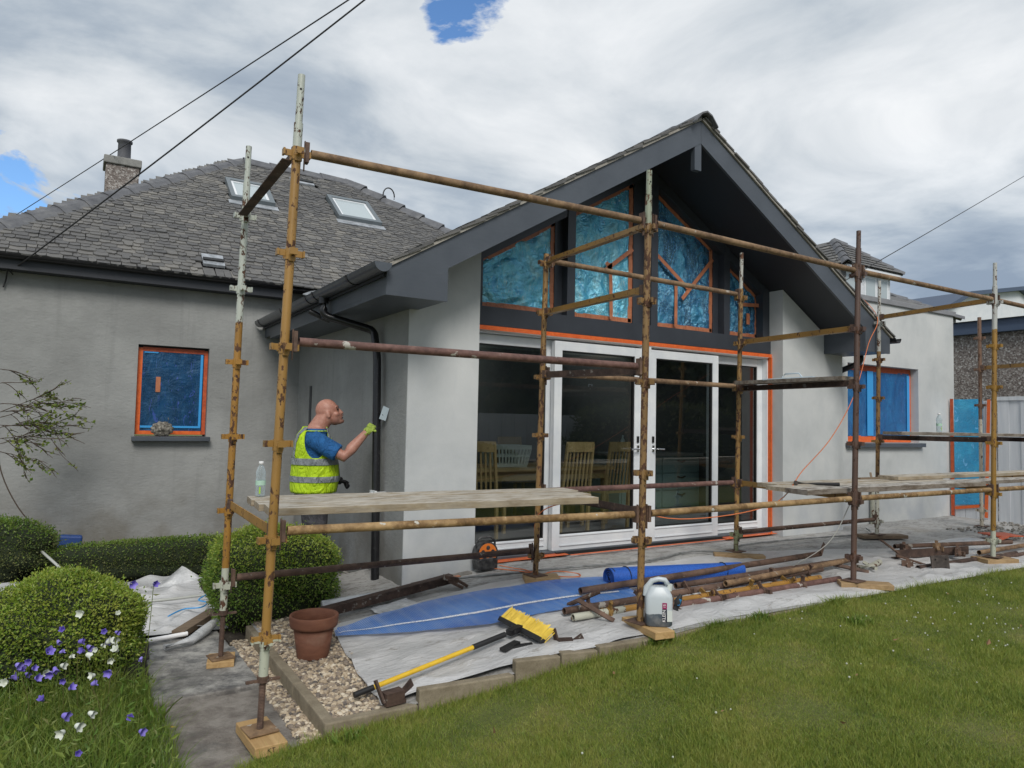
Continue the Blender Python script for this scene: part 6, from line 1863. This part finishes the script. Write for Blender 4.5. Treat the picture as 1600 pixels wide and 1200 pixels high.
# ------------------------------------------------------------------ grass blades
def blades(P, h, wd, rng, lean=.35, curve=True):
    n = len(P)
    a = rng.uniform(0, 2 * np.pi, n); s = np.stack([np.cos(a), np.sin(a), np.zeros(n)], 1)
    b_ = rng.uniform(0, 2 * np.pi, n); ln = np.abs(rng.normal(0, lean, n))
    dr = np.stack([np.cos(b_) * ln, np.sin(b_) * ln, np.ones(n)], 1)
    H = h[:, None]; W = wd[:, None]
    if not curve:
        V = np.stack([P - s * W / 2, P + s * W / 2, P + dr * H], 1).reshape(-1, 3)
        return V, np.arange(n * 3).reshape(-1, 3)
    mid = P + dr * H * np.array([.35, .35, .55]); tip = P + dr * H * np.array([1.25, 1.25, .92])
    V = np.stack([P - s * W / 2, P + s * W / 2, mid + s * W * .4, mid - s * W * .4, tip], 1).reshape(-1, 3)
    i = np.arange(n)[:, None] * 5
    F = np.concatenate([i + [0, 1, 2], i + [0, 2, 3], i + [3, 2, 4]], 1).reshape(-1, 3)
    return V, F
KX = np.array([k[0] for k in KP]); KY = np.array([k[1] for k in KP])
n = 1500000
x = NP.uniform(.4, 11.5, n); y = NP.uniform(.9, 3.85, n)
ky = np.interp(x, KX, KY)
d = np.hypot(x, y)
keep = (y < ky + .012) & (y > 3.42 - .70 * (x - .81)) & (y > 1.0 + .30 * (x - 4.4)) & (NP.uniform(0, 1, n) < np.clip(3.6 / d, .25, 1) ** 1.3) & (x > .72) & (y < np.interp(x, KX, KY) + .01)
x, y, ky = x[keep], y[keep], ky[keep]
n = len(x)
z = np.maximum(-.40, np.interp(x, LZX, LZZ) - .045 * np.maximum(0, ky - y)) - .004
near = np.clip(1 - (ky - y) / .10, 0, 1)
h = NP.uniform(.012, .036, n) * (1 + .5 * np.sin(x * 5 + 1) * np.sin(y * 6)) + near * NP.uniform(0, .055, n) * (NP.uniform(0, 1, n) < .6)
V, F = blades(np.stack([x, y, z], 1), h, NP.uniform(.0028, .0058, n), NP, .75, False)
np_object('grass', V, F, 'grass', None, kind='stuff', label='short mown grass of the lawn')
# broad weeds along the kerb and clover heads
n = 900
cx = np.array([3.84, 4.28, 1.25, 5.2, 4.9, 3.3]); cyy = np.array([3.63, 3.50, 3.58, 3.5, 3.1, 3.5])
i = NP.randint(0, 6, n)
x = cx[i] + NP.normal(0, .05, n); y = np.minimum(cyy[i] + NP.normal(0, .035, n), np.interp(x, KX, KY) - .01)
z = np.interp(x, LZX, LZZ) - .045 * np.maximum(0, np.interp(x, KX, KY) - y) - .004
V, F = blades(np.stack([x, y, z], 1), NP.uniform(.03, .085, n), NP.uniform(.006, .014, n), NP, .6)
np_object('weeds', V, F, 'tall_grass', None, kind='stuff', label='broad-leaved weeds along the lawn edge')
V, F, nv = [], [], 0
bmq = bmesh.new(); bmesh.ops.create_icosphere(bmq, subdivisions=1, radius=1); IV = np.array([v.co[:] for v in bmq.verts]); IF = np.array([[v.index for v in f.verts] for f in bmq.faces]); bmq.free()
for k in range(110):
    if k < 95: x, y = R.gauss(5.9, .75), R.gauss(2.62, .42)
    else: x, y = R.uniform(1.5, 6), R.uniform(1.8, 3.5)
    if y > kerb_y(x) - .03: continue
    V.append(IV * R.uniform(.004, .007) + (x, y, lawn_z(x, y) + R.uniform(.02, .036))); F.append(IF + nv); nv += len(IV)
np_object('clover_heads', np.concatenate(V), np.concatenate(F), 'clover_white', None, kind='stuff', label='white clover heads scattered over the lawn')

LV, LF = leaf_mesh(np.array([(x_, y_, lawn_z(x_, y_) + .028) for x_, y_ in ((2.75, 3.28), (2.9, 2.6), (3.9, 2.5), (4.7, 2.75), (5.6, 2.9), (6.3, 3.2), (5.2, 2.4), (3.3, 2.2), (4.2, 2.1), (6.9, 3.25), (1.9, 3.2), (5.9, 2.5))]), np.tile(np.array([[.6, .3, .25]]), (12, 1)), .034, NP, .7, .6)
np_object('fallen_leaves', LV, LF, 'dry_leaf', None, kind='stuff', label='small dry brown leaves lying on the lawn')
# ------------------------------------------------------------------ tall grass and bellflowers at left
n = 15000
x = NP.uniform(-.75, .50, n); y = NP.uniform(3.0, 4.95, n)
x = np.where(y > 4.5, np.minimum(x, .44), x)
V, F = blades(np.stack([x, y, np.full(n, -.36)], 1), NP.uniform(.07, .27, n) * (1 - .25 * (x > .3)), NP.uniform(.0028, .0065, n), NP, .55)
n2_ = 1300
P_ = np.stack([NP.uniform(-.75, .46, n2_), NP.uniform(3.1, 4.9, n2_), NP.uniform(-.35, -.12, n2_)], 1)
LV, LF = leaf_mesh(P_, np.tile(np.array([[0, -.2, .6]]), (n2_, 1)), .042, NP, .32, .7)
F = np.concatenate([F, LF + len(V)]); V = np.concatenate([V, LV])
np_object('tall_grass', V, F, 'tall_grass', None, kind='stuff', label='tall grass round the bellflowers beside the path')
bp = thing('leaf_shoot', 'broad yellowing leaf shoot at the path edge', 'plant', (.47, 4.3, -.36))
V, F = [], []
for k, (dx, dy, dz, L) in enumerate(((.10, -.05, .22, .30), (.14, -.12, .04, .22), (-.03, -.02, .18, .25), (.05, .06, .12, .2))):
    m = MB(); p0 = Vector((.46, 4.30, -.35)); d = Vector((dx, dy, dz)); rings = []
    def g_leaf(u, v, p0=p0, d=d, L=L, k=k):
        c_ = p0 + d * (u * 1.1) + Vector((0, 0, -.08 * u * u)); w_ = .022 * math.sin(math.pi * min(1, u * .92 + .06))
        return tuple(c_ + Vector((.6, .8, 0)).normalized() * w_ * (v - .5) * 2 + Vector((0, 0, .006 * abs(v - .5) * 2)))
    m.grid(g_leaf, 10, 2); m.build('leaf', 'leaf_yellow' if k == 1 else 'climber_leaf', bp)
def bell_mesh(mat, open_=1.0):
    m = MB(); rings = []
    N_ = 20
    for (r_, z) in ((.004, 0), (.010, .003), (.0135, .010), (.0150, .019), (.0185, .027), (.0245, .033)):
        ring = []
        for k in range(N_):
            a = 2 * math.pi * k / N_
            pet = .5 + .5 * math.cos(5 * a)
            w_ = smooth01(.015, .033, z)
            ring.append(((r_ * open_) * (1 + .30 * w_ * (pet - .5)) * math.cos(a), (r_ * open_) * (1 + .30 * w_ * (pet - .5)) * math.sin(a), z + .009 * w_ * (pet - .4)))
        rings.append(ring)
    m.loft(rings, False)
    me = bpy.data.meshes.new('flower'); me.from_pydata(m.v, [], m.f); me.materials.append(MATS[mat])
    me.polygons.foreach_set('use_smooth', m.sm)
    return me
BP = [bell_mesh('petal_purple'), bell_mesh('petal_purple', .8)]; BW = [bell_mesh('petal_white'), bell_mesh('petal_white', .85)]
def clump(label, spots, meshes, c):
    t_ = thing('bellflower', label, 'flower', (c[0], c[1], -.36), 'bellflowers beside the path')
    st = MB(); lp, ln = [], []
    for (x, y, z) in spots:
        b0 = Vector((x + R.uniform(-.06, .06), y + R.uniform(.0, .14), -.36)); p = Vector((x, y, z))
        mid = b0.lerp(p, .55) + Vector((R.uniform(-.03, .03), R.uniform(-.03, .03), .02))
        st.path(smooth_path([b0, mid, p], 4), .0018, 4)
        d = Vector((R.uniform(-.7, .9), R.uniform(-1, .1), R.uniform(-.35, .55))).normalized()
        o = instance('flower', meshes[R.randrange(2)], t_, p)
        o.rotation_euler = d.to_track_quat('Z', 'Y').to_euler()
        s_ = R.uniform(.62, .95); o.scale = (s_, s_, s_)
        for k in range(5):
            u = R.random(); lp.append(b0.lerp(p, u)); ln.append((R.uniform(-1, 1), R.uniform(-1, 1), .4))
    st.build('stems', 'climber_leaf', t_, kind='stuff')
    V, F = leaf_mesh(np.array([tuple(p) for p in lp]), np.array(ln), .035, np.random.RandomState(8), .25, .3)
    np_object('leaves', V, F, 'climber_leaf', t_, origin=(c[0], c[1], 0))
clump('purple bellflowers in the tall grass before the round bush', FLP, BP, (.0, 4.2))
clump('white bellflowers in the tall grass before the round bush', FLW, BW, (.1, 4.2))

# ================================================================== trees behind the camera, seen in the glass
def tree(x, y, h, r_, label, seed):
    t_ = thing('garden_tree', label, 'tree', (x, y, -.3), 'trees behind the garden fence')
    rng = np.random.RandomState(seed); rr = random.Random(seed)
    m = MB(); top = Vector((x, y, h * .75))
    m.path([(x, y, -.4), (x + .1, y, h * .3), top], [.16, .12, .03], 8)
    cs = []
    for k in range(9):
        a = rr.uniform(0, 6.3); e = Vector((x + math.cos(a) * r_ * rr.uniform(.3, .75), y + math.sin(a) * r_ * rr.uniform(.3, .75), h * rr.uniform(.25, .9)))
        m.path([(x, y, h * rr.uniform(.12, .5)), Vector((x, y, h * .4)).lerp(e, .5), e], [.06, .04, .015], 5); cs.append(np.array(e))
    m.build('trunk', 'twig', t_)
    P, Nn = [], []
    for c_ in cs + [np.array(top)]:
        q = rng.normal(0, 1, (420, 3)); q /= np.linalg.norm(q, axis=1)[:, None]
        rad_ = r_ * rng.uniform(.42, .62)
        P.append(c_ + q * rad_ * rng.uniform(.55, 1.05, (420, 1)) * np.array([1, 1, .8])); Nn.append(q)
    V, F = leaf_mesh(np.concatenate(P), np.concatenate(Nn), .42, rng, .8, .6)
    np_object('crown', V, F, 'tree_leaf', t_, origin=(x, y, h * .5))
TL = ['low leafy tree behind the left end of the mirrored fence', 'leafy tree mirrored above the garden fence middle', 'leafy tree mirrored in the left door', 'broad tree mirrored between the two doors', 'tree mirrored in the right door', 'tree mirrored in the far right pane', 'tall back tree behind the mirrored fence', 'tall back tree mirrored behind the doors', 'small tree behind the viewer beside the fence end', 'tallest back tree mirrored in the right door']
for k, (x, y, h, r_) in enumerate(((6, -7.5, 3.6, 2.2), (10.5, -8, 4.1, 2.6), (15, -7, 4.2, 2.6), (20, -6.5, 4.6, 2.8), (25, -4, 5.0, 3.0), (29, 0, 5.2, 3.0), (12.8, -11, 4.8, 2.8), (18, -11, 5, 3), (2, -9, 3.6, 2.2), (23.5, -9, 5.4, 3.0))):
    tree(x, y, h, r_, TL[k], 40 + k)
bush('garden_shrub', (8.6, -3.7), 1.3, .4, -.25, .75, 2500, ('hedge_leaf',), 'lavender-like shrub before the mirrored garden fence', size=.07)
bush('garden_shrub', (14.5, -3.2), 3.0, .9, -.25, 1.9, 4000, ('hedge_leaf',), 'tall garden hedge mirrored in the right door', size=.10, pw=4)
# ================================================================== dining room seen through the doors
def chair(x, y, rz, label):
    t_ = thing('dining_chair', label, 'chair', (x, y, .03), 'pale wooden dining chairs inside')
    rt = Matrix.Rotation(rz, 3, 'Z'); o_ = Vector((x, y, .03)); q = lambda a, b_, c_: o_ + rt @ Vector((a, b_, c_))
    for sx in (-1, 1):
        m = MB(); m.bar(q(sx * .20, -.20, 0), q(sx * .20, -.22, .45), .035, .035); m.bar(q(sx * .20, -.22, .45), q(sx * .185, -.31, 1.06), .035, .028); m.build('back_post', 'pale_oak', t_)
        m = MB(); m.bar(q(sx * .20, .20, 0), q(sx * .20, .20, .43), .038, .038); m.build('leg', 'pale_oak', t_)
    m = MB(); m.bar(q(0, -.225, .455), q(0, .225, .455), .44, .03); m.build('seat', 'pale_oak', t_)
    m = MB(); m.bar(q(-.20, -.305, 1.02), q(.20, -.305, 1.02), .022, .12); m.build('top_rail', 'pale_oak', t_)
    for k in range(6):
        a = -.135 + k * .054
        m = MB(); m.bar(q(a, -.225, .47), q(a, -.298, .97), .022, .012, up=(0, 1, 0)); m.build('slat', 'pale_oak', t_)
chair(5.12, 7.05, .0, 'slat-back chair seen from behind through the left door')
chair(5.80, 7.12, .05, 'slat-back chair at the left door edge, partly behind the stile')
chair(4.05, 7.15, -.75, 'slat-back chair turned sideways behind the far left pane')
chair(5.55, 8.75, 3.14, 'slat-back chair on the far side of the dining table')
chair(4.45, 8.75, 3.10, 'slat-back chair behind the laundry basket')
tb = thing('dining_table', 'pale oak dining table inside the glazed doors', 'table', (5.0, 7.95, .03))
m = MB(); m.box(3.9, 6.25, 7.45, 8.4, .72, .765); m.build('tabletop', 'pale_oak_x', tb)
m = MB(); m.box(4.0, 6.15, 7.52, 7.55, .60, .719); m.build('apron', 'pale_oak_x', tb)
for x, y in ((4.0, 7.55), (6.15, 7.55), (4.0, 8.3), (6.15, 8.3)):
    m = MB(); m.bar((x, y, .03), (x, y, .719), .08, .08); m.build('leg', 'pale_oak', tb)
bk = thing('laundry_basket', 'pale slotted laundry basket on the dining table', 'basket', (4.7, 7.75, .766))
m = MB()
def bk_pt(u, z):
    w_, d_ = .22 + .05 * z / .26, .15 + .04 * z / .26
    a = u * 4; s_ = int(a) % 4; f_ = a - int(a)
    c_ = [(-w_, -d_), (w_, -d_), (w_, d_), (-w_, d_)]
    p, q_ = c_[s_], c_[(s_ + 1) % 4]
    return Vector((4.7 + p[0] + (q_[0] - p[0]) * f_, 7.75 + p[1] + (q_[1] - p[1]) * f_, .767 + z))
for z0, z1 in ((0, .035), (.125, .15), (.22, .27)):
    m.loft([[bk_pt(k / 40, z0) for k in range(40)], [bk_pt(k / 40, z1) for k in range(40)]], False, False)
m.build('shell', 'basket_plastic', bk)
for k in range(40):
    m = MB(); m.bar(bk_pt(k / 40, .02), bk_pt(k / 40, .24), .018, .006, up=(0, 1, 0) if (k // 10) % 2 == 0 else (1, 0, 0)); m.build('slat', 'basket_plastic', bk)
ki = thing('kitchen_island', 'grey-green kitchen drawers inside the right door', 'cabinet', (7.5, 8.2, .03))
m = MB(); m.box(6.75, 8.35, 7.95, 8.6, .04, .86); m.build('carcass', 'unit_teal', ki)
m = MB(); m.box(6.70, 8.40, 7.90, 8.65, .862, .90); m.build('worktop', 'worktop', ki)
for i, x0 in enumerate((6.78, 7.57)):
    for (z0, z1) in ((.10, .34), (.355, .60), (.615, .84)):
        m = MB(); m.box(x0, x0 + .765, 7.93, 7.948, z0, z1); d_ = m.build('drawer', 'unit_teal', ki)
        m = MB(); m.path([(x0 + .30, 7.925, z1 - .05), (x0 + .38, 7.905, z1 - .065), (x0 + .46, 7.925, z1 - .05)], .012, 6); m.build('handle', 'steel_dark', d_)
m = MB(); m.lathe([(0, 0), (.035, 0), (.035, .18), (.012, .22), (.012, .26), (0, .26)], (7.1, 8.3, .902), 14); m.build('bottle', 'basket_plastic', None, label='white bottle on the kitchen worktop inside', cat='bottle')

# ================================================================== the worker
wk = thing('person', 'bald man in yellow hi-vis vest and blue T-shirt reaching up with a trowel', 'person', (1.97, 6.62, -.36))
WO = Vector((1.97, 6.62, -.36)); WR = Matrix.Rotation(rad(-17), 3, 'Z')
def Wp(x, y, z): return WO + WR @ Vector((x, y, z))
def ering(c, a, b_, t_=0.0, n=28, ax=None):
    """horizontal ellipse ring, a forward, b sideways; pitched by t_"""
    pts = []
    for k in range(n):
        th = 2 * math.pi * k / n
        v = Vector((a * math.cos(th), b_ * math.sin(th), 0))
        v = Matrix.Rotation(t_, 3, 'Y') @ v
        pts.append(Vector(c) + v)
    return pts
def remesh(mb, voxel, smooth_it=4):
    me = bpy.data.meshes.new('tmp'); me.from_pydata([tuple(v) for v in mb.v], [], mb.f)
    o = bpy.data.objects.new('tmp', me); COL.objects.link(o)
    md = o.modifiers.new('r', 'REMESH'); md.mode = 'VOXEL'; md.voxel_size = voxel; md.use_smooth_shade = True
    if smooth_it:
        s_ = o.modifiers.new('s', 'SMOOTH'); s_.iterations = smooth_it; s_.factor = .5
    bpy.context.view_layer.update()
    out = bpy.data.meshes.new_from_object(o.evaluated_get(bpy.context.evaluated_depsgraph_get()))
    bpy.data.objects.remove(o)
    for p in out.polygons: p.use_smooth = True
    return out
def add_mesh(name, me, mat, parent, rename=True):
    me.materials.clear(); me.materials.append(MATS[mat])
    o = bpy.data.objects.new(name, me); COL.objects.link(o); o.parent = parent
    o.matrix_local = WR.to_4x4()
    WORLDPOS[o] = Vector(WO)
    return o
def ellipsoid(mb, c, r_, rot=None, n=16):
    rings = []
    for i in range(1, n):
        ph = math.pi * i / n
        ring = []
        for k in range(24):
            th = 2 * math.pi * k / 24
            v = Vector((r_[0] * math.sin(ph) * math.cos(th), r_[1] * math.sin(ph) * math.sin(th), -r_[2] * math.cos(ph)))
            if rot is not None: v = rot @ v
            ring.append(Vector(c) + v)
        rings.append(ring)
    mb.loft(rings, True)
# local frame: +x forward, +y to his left, z up from the soles
TORSO = [(.95, -.035, .150, .185), (1.04, -.035, .168, .195), (1.14, -.026, .182, .198), (1.25, -.030, .178, .202), (1.36, -.040, .163, .210), (1.46, -.050, .142, .208), (1.535, -.052, .118, .180), (1.60, -.035, .085, .105)]
def torso_rings(off, z0, z1, n=40, extra=0.0):
    out = []
    zs = [r_[0] for r_ in TORSO]
    for k in range(31):
        z = z0 + (z1 - z0) * k / 30
        c_ = np.interp(z, zs, [r_[1] for r_ in TORSO]); a = np.interp(z, zs, [r_[2] for r_ in TORSO]); b_ = np.interp(z, zs, [r_[3] for r_ in TORSO])
        fl = extra * (1 - smooth01(z0, z0 + .35, z))
        out.append(ering((c_ - fl * .2, 0, z), a + off + fl, b_ + off + fl, 0, n))
    return out
SH = Vector((-.045, -.205, 1.49)); EL = Vector((.225, -.265, 1.345)); WRI = Vector((.425, -.215, 1.575)); HND = Vector((.475, -.195, 1.632))
SHL = Vector((-.045, .205, 1.49)); ELL = Vector((-.01, .27, 1.21)); WRL = Vector((.20, .20, 1.09)); HNL = Vector((.285, .16, 1.07))
HC = Vector((.082, 0, 1.738)); HR = Matrix.Rotation(rad(-20), 3, 'Y')
def hp_(x, y, z): return HC + HR @ Vector((x, y, z)) * 1.06
# body: one continuous surface (head, neck, trunk, arms, legs)
mb = MB(); mb.loft(torso_rings(0, .95, 1.60), True)
mb.path([(-.045, 0, 1.50), (-.025, 0, 1.58), (.025, 0, 1.665), HC + Vector((-.012, 0, -.02))], [.10, .090, .082, .080], 20)
ellipsoid(mb, hp_(-.012, 0, .028), (.105, .080, .108), HR)
ellipsoid(mb, hp_(.032, 0, -.052), (.066, .062, .074), HR)
ellipsoid(mb, hp_(.062, 0, -.098), (.036, .040, .028), HR)
ellipsoid(mb, hp_(.092, 0, -.018), (.020, .016, .034), Matrix.Rotation(rad(-38), 3, 'Y'))
ellipsoid(mb, hp_(.103, 0, -.032), (.017, .020, .013), HR)
ellipsoid(mb, hp_(.078, 0, .030), (.020, .058, .013), HR)
ellipsoid(mb, hp_(.082, 0, -.072), (.018, .027, .012), HR)
for s_ in (-1, 1):
    ellipsoid(mb, hp_(-.012, s_ * .080, -.012), (.022, .010, .033), HR)
    ellipsoid(mb, hp_(.052, s_ * .045, -.030), (.030, .022, .024), HR)
for a, e, w_, r0, r1, r2 in ((SH, EL, WRI, .066, .050, .031), (SHL, ELL, WRL, .066, .050, .031)):
    mb.path([a.lerp(Vector((-.04, 0, 1.46)), .35), a, a.lerp(e, .5), e, e.lerp(w_, .3), e.lerp(w_, .7), w_], [.07, r0, r0 * .92, r1, r1 * 1.04, r1 * .80, r2], 18)
for s_ in (-1, 1):
    mb.path([(-.03, s_ * .09, 1.01), (-.02, s_ * .105, .83), (.0, s_ * .115, .50), (-.02, s_ * .115, .28), (-.03, s_ * .12, .08)], [.10, .098, .068, .062, .045], 18)
    ellipsoid(mb, (.03, s_ * .125, .045), (.12, .045, .045))
body = add_mesh('body', remesh(mb, .0075, 3), 'skin', wk)
# clothes
mb = MB(); mb.loft(torso_rings(.012, .98, 1.592), True)
for a, e in ((SH, EL), (SHL, ELL)):
    mb.path([a.lerp(Vector((-.04, 0, 1.46)), .5), a + Vector((0, 0, .004)), a.lerp(e, .5), a.lerp(e, .80)], [.10, .086, .083, .082], 20)
add_mesh('tshirt', remesh(mb, .011, 3), 'tshirt_blue', wk)
mb = MB()
mb.loft([ering((-.035, 0, 1.03), .172, .202, 0, 30), ering((-.035, 0, .90), .170, .200, 0, 30)], True)
for s_ in (-1, 1):
    mb.path([(-.03, s_ * .085, .99), (-.02, s_ * .105, .83), (.0, s_ * .115, .50), (-.02, s_ * .118, .25), (-.03, s_ * .12, .07)], [.118, .122, .098, .090, .088], 20)
    mb.cbox((-.01, s_ * .205, .66), (.15, .05, .17)); mb.cbox((-.005, s_ * .222, .735), (.155, .04, .045))
add_mesh('trousers', remesh(mb, .012, 2), 'trousers', wk)
# vest: open armholes and neck, built of rings with the armhole faces left out
def vest_faces(off, z0, z1, test, extra=.012):
    rg_ = torso_rings(off, z0, z1, 144, extra); m = MB(); n = 144
    vs = [p for r_ in rg_ for p in r_]; fs = []
    for i in range(len(rg_) - 1):
        for k in range(n):
            c_ = (rg_[i][k] + rg_[i + 1][(k + 1) % n]) / 2
            if test(2 * math.pi * (k + .5) / n, c_): fs.append((i * n + k, i * n + (k + 1) % n, (i + 1) * n + (k + 1) % n, (i + 1) * n + k))
    m.add(vs, fs, True); return m
def in_arm(th, c_):
    dx = c_.x + .025; dz = c_.z - 1.49
    return abs(c_.y) > .07 and (dx / .105) ** 2 + (dz / .172) ** 2 < 1
def vest_ok(th, c_):
    if in_arm(th, c_): return False
    if c_.x > .02 and c_.z > 1.50 and abs(c_.y) < .06: return False
    return True
def solid(mbx, th_, name, mat, parent):
    me = bpy.data.meshes.new(name); me.from_pydata([tuple(v) for v in mbx.v], [], mbx.f)
    bmq = bmesh.new(); bmq.from_mesh(me); bmesh.ops.delete(bmq, geom=[v for v in bmq.verts if not v.link_faces], context='VERTS'); bmq.to_mesh(me); bmq.free()
    for p in me.polygons: p.use_smooth = True
    o = add_mesh(name, me, mat, parent)
    md = o.modifiers.new('solid', 'SOLIDIFY'); md.thickness = th_; md.offset = 1
    return o
vest = solid(vest_faces(.028, 1.005, 1.607, vest_ok), .005, 'vest', 'hi_vis', wk)
def sub(name, m, mat, th_=.003):
    o = solid(m, th_, name, mat, vest); o.matrix_local = Matrix.Identity(4); return o
sub('band', vest_faces(.0345, 1.262, 1.322, lambda th, c_: not in_arm(th, c_), .006), 'reflective')
sub('band', vest_faces(.0355, 1.105, 1.158, lambda th, c_: True, .010), 'reflective')
for s_, fb in ((-1, -1), (1, -1), (-1, 1), (1, 1)):
    sub('shoulder_band', vest_faces(.0345, 1.322, 1.602, lambda th, c_: (c_.y * s_ > 0) and ((c_.x + .045) * fb > 0) and abs(abs(c_.y) - .105 - .02 * (1.55 - c_.z)) < .027 and not in_arm(th, c_), .003), 'reflective')
sub('zip_edge', vest_faces(.0345, 1.005, 1.50, lambda th, c_: abs(math.sin(th)) < .075 and math.cos(th) > 0, .012), 'glove_black')
# black arm-hole piping
for s_ in (-1,):
    pts = []
    for k in range(33):
        a = 2 * math.pi * k / 32
        x_, z_ = -.025 + .107 * math.cos(a), 1.49 + .174 * math.sin(a)
        if z_ > 1.57: z_ = 1.57
        zs = [r_[0] for r_ in TORSO]; cc = np.interp(z_, zs, [r_[1] for r_ in TORSO]); aa = np.interp(z_, zs, [r_[2] for r_ in TORSO]) + .031; bb = np.interp(z_, zs, [r_[3] for r_ in TORSO]) + .031
        u = max(-.97, min(.97, (x_ - cc) / aa)); pts.append(Vector((cc + u * aa, s_ * bb * math.sqrt(1 - u * u), z_)))
    m = MB(); m.path(pts, .005, 6, False)
    me = bpy.data.meshes.new('piping'); me.from_pydata([tuple(v) for v in m.v], [], m.f); o = add_mesh('piping', me, 'hi_vis', vest); o.matrix_local = Matrix.Identity(4)
# face details
def det(name, m, mat, parent=body):
    me = bpy.data.meshes.new(name); me.from_pydata([tuple(v) for v in m.v], [], m.f)
    for p in me.polygons: p.use_smooth = True
    o = add_mesh(name, me, mat, parent); o.matrix_local = Matrix.Identity(4); return o
for s_ in (-1, 1):
    m = MB(); ellipsoid(m, hp_(.0805, s_ * .033, .006), (.009, .013, .0065), HR, 8); det('eye', m, 'eye_dark')
    m = MB(); m.path([hp_(.092, s_ * .014, .032), hp_(.089, s_ * .036, .036), hp_(.070, s_ * .056, .030)], [.004, .005, .003], 6); det('eyebrow', m, 'stubble')
m = MB(); m.path([hp_(.083, -.030, -.076), hp_(.099, 0, -.074), hp_(.083, .030, -.076)], [.003, .0045, .003], 6); det('mouth', m, 'mouth_dark')
m = MB(); m.path([hp_(.080, -.032, -.082), hp_(.100, -.018, -.056), hp_(.106, 0, -.053), hp_(.100, .018, -.056), hp_(.080, .032, -.082)], [.005, .006, .006, .006, .005], 6); det('moustache', m, 'stubble')
m = MB(); ellipsoid(m, hp_(.078, 0, -.104), (.025, .026, .020), HR, 8); det('goatee', m, 'stubble')
# gloves: palm, four fingers and a thumb
def glove(w_, tip, up, grip, name, mat, palm_mat=None, side=1):
    mb = MB(); d = (tip - w_).normalized(); up = (up - d * up.dot(d)).normalized(); lat = d.cross(up)
    mb.path([w_ - d * .045, w_ - d * .01, w_ + d * .02], [.037, .038, .036], 14)
    for k in range(4):
        o_ = lat * (.030 - .020 * k)
        mb.path([w_ + d * .005 + o_ * .6, w_ + d * .05 + o_, w_ + d * .085 + o_], [.022, .019, .015], 10)
        b0 = w_ + d * .08 + o_; L_ = (.060, .068, .064, .050)[k]
        j1 = b0 + (d * (1 - grip) - up * grip).normalized() * L_ * .45
        j2 = j1 + (d * (1 - 1.9 * grip) - up * min(1, 1.3 * grip)).normalized() * L_ * .35
        j3 = j2 + (-d * grip * .8 - up * (.6)).normalized() * L_ * .25
        mb.path([b0 - d * .01, j1, j2, j3], [.0115, .0105, .0098, .008], 10)
    t0 = w_ + d * .02 + lat * .030 * side
    mb.path([t0, t0 + (lat * side * .6 + d * .6 - up * .4).normalized() * .040, t0 + (lat * side * .25 + d * .8 - up * .7).normalized() * .072], [.017, .014, .010], 10)
    return add_mesh(name, remesh(mb, .0045, 2), mat, wk)
glove(WRI, HND, Vector((-.3, -.6, .55)), .72, 'glove', 'glove_lime')
m = MB(); ellipsoid(m, HND + Vector((.038, .012, .0)), (.026, .038, .030)); ellipsoid(m, HND + Vector((.045, .0, -.025)), (.03, .03, .015)); det('glove_palm', m, 'glove_black', wk).matrix_local = WR.to_4x4()
g2 = glove(WRL, HNL, Vector((0, .3, 1)), .50, 'glove', 'glove_black', side=-1)
# boots
for s_ in (-1, 1):
    mb = MB(); ellipsoid(mb, (.045, s_ * .125, .05), (.145, .056, .05)); mb.path([(-.03, s_ * .12, .05), (-.03, s_ * .12, .16)], [.06, .062], 14)
    add_mesh('boot', remesh(mb, .012, 2), 'boot', wk)
# trowel held against the wall
tw = thing('plaster_trowel', 'steel plastering trowel pressed on the grey wall behind the downpipe', 'trowel', WO + WR @ HND)
wd_ = WO + WR @ (HND + Vector((.05, .01, .02)))
te = Vector((2.468, 6.27, 1.40))
m = MB(); m.path([WO + WR @ (HND + Vector((.02, .03, -.02))), wd_, wd_.lerp(te, .5), Vector((2.435, 6.21, 1.375))], .011, 8); m.build('handle', 'black_rubber', tw)
m = MB(); m.prism([(2.405, 6.235, 1.335), (2.455, 6.20, 1.315), (2.474, 6.165, 1.43), (2.43, 6.20, 1.455)], (.004, .008, 0)); m.build('blade', 'trowel_steel', tw)
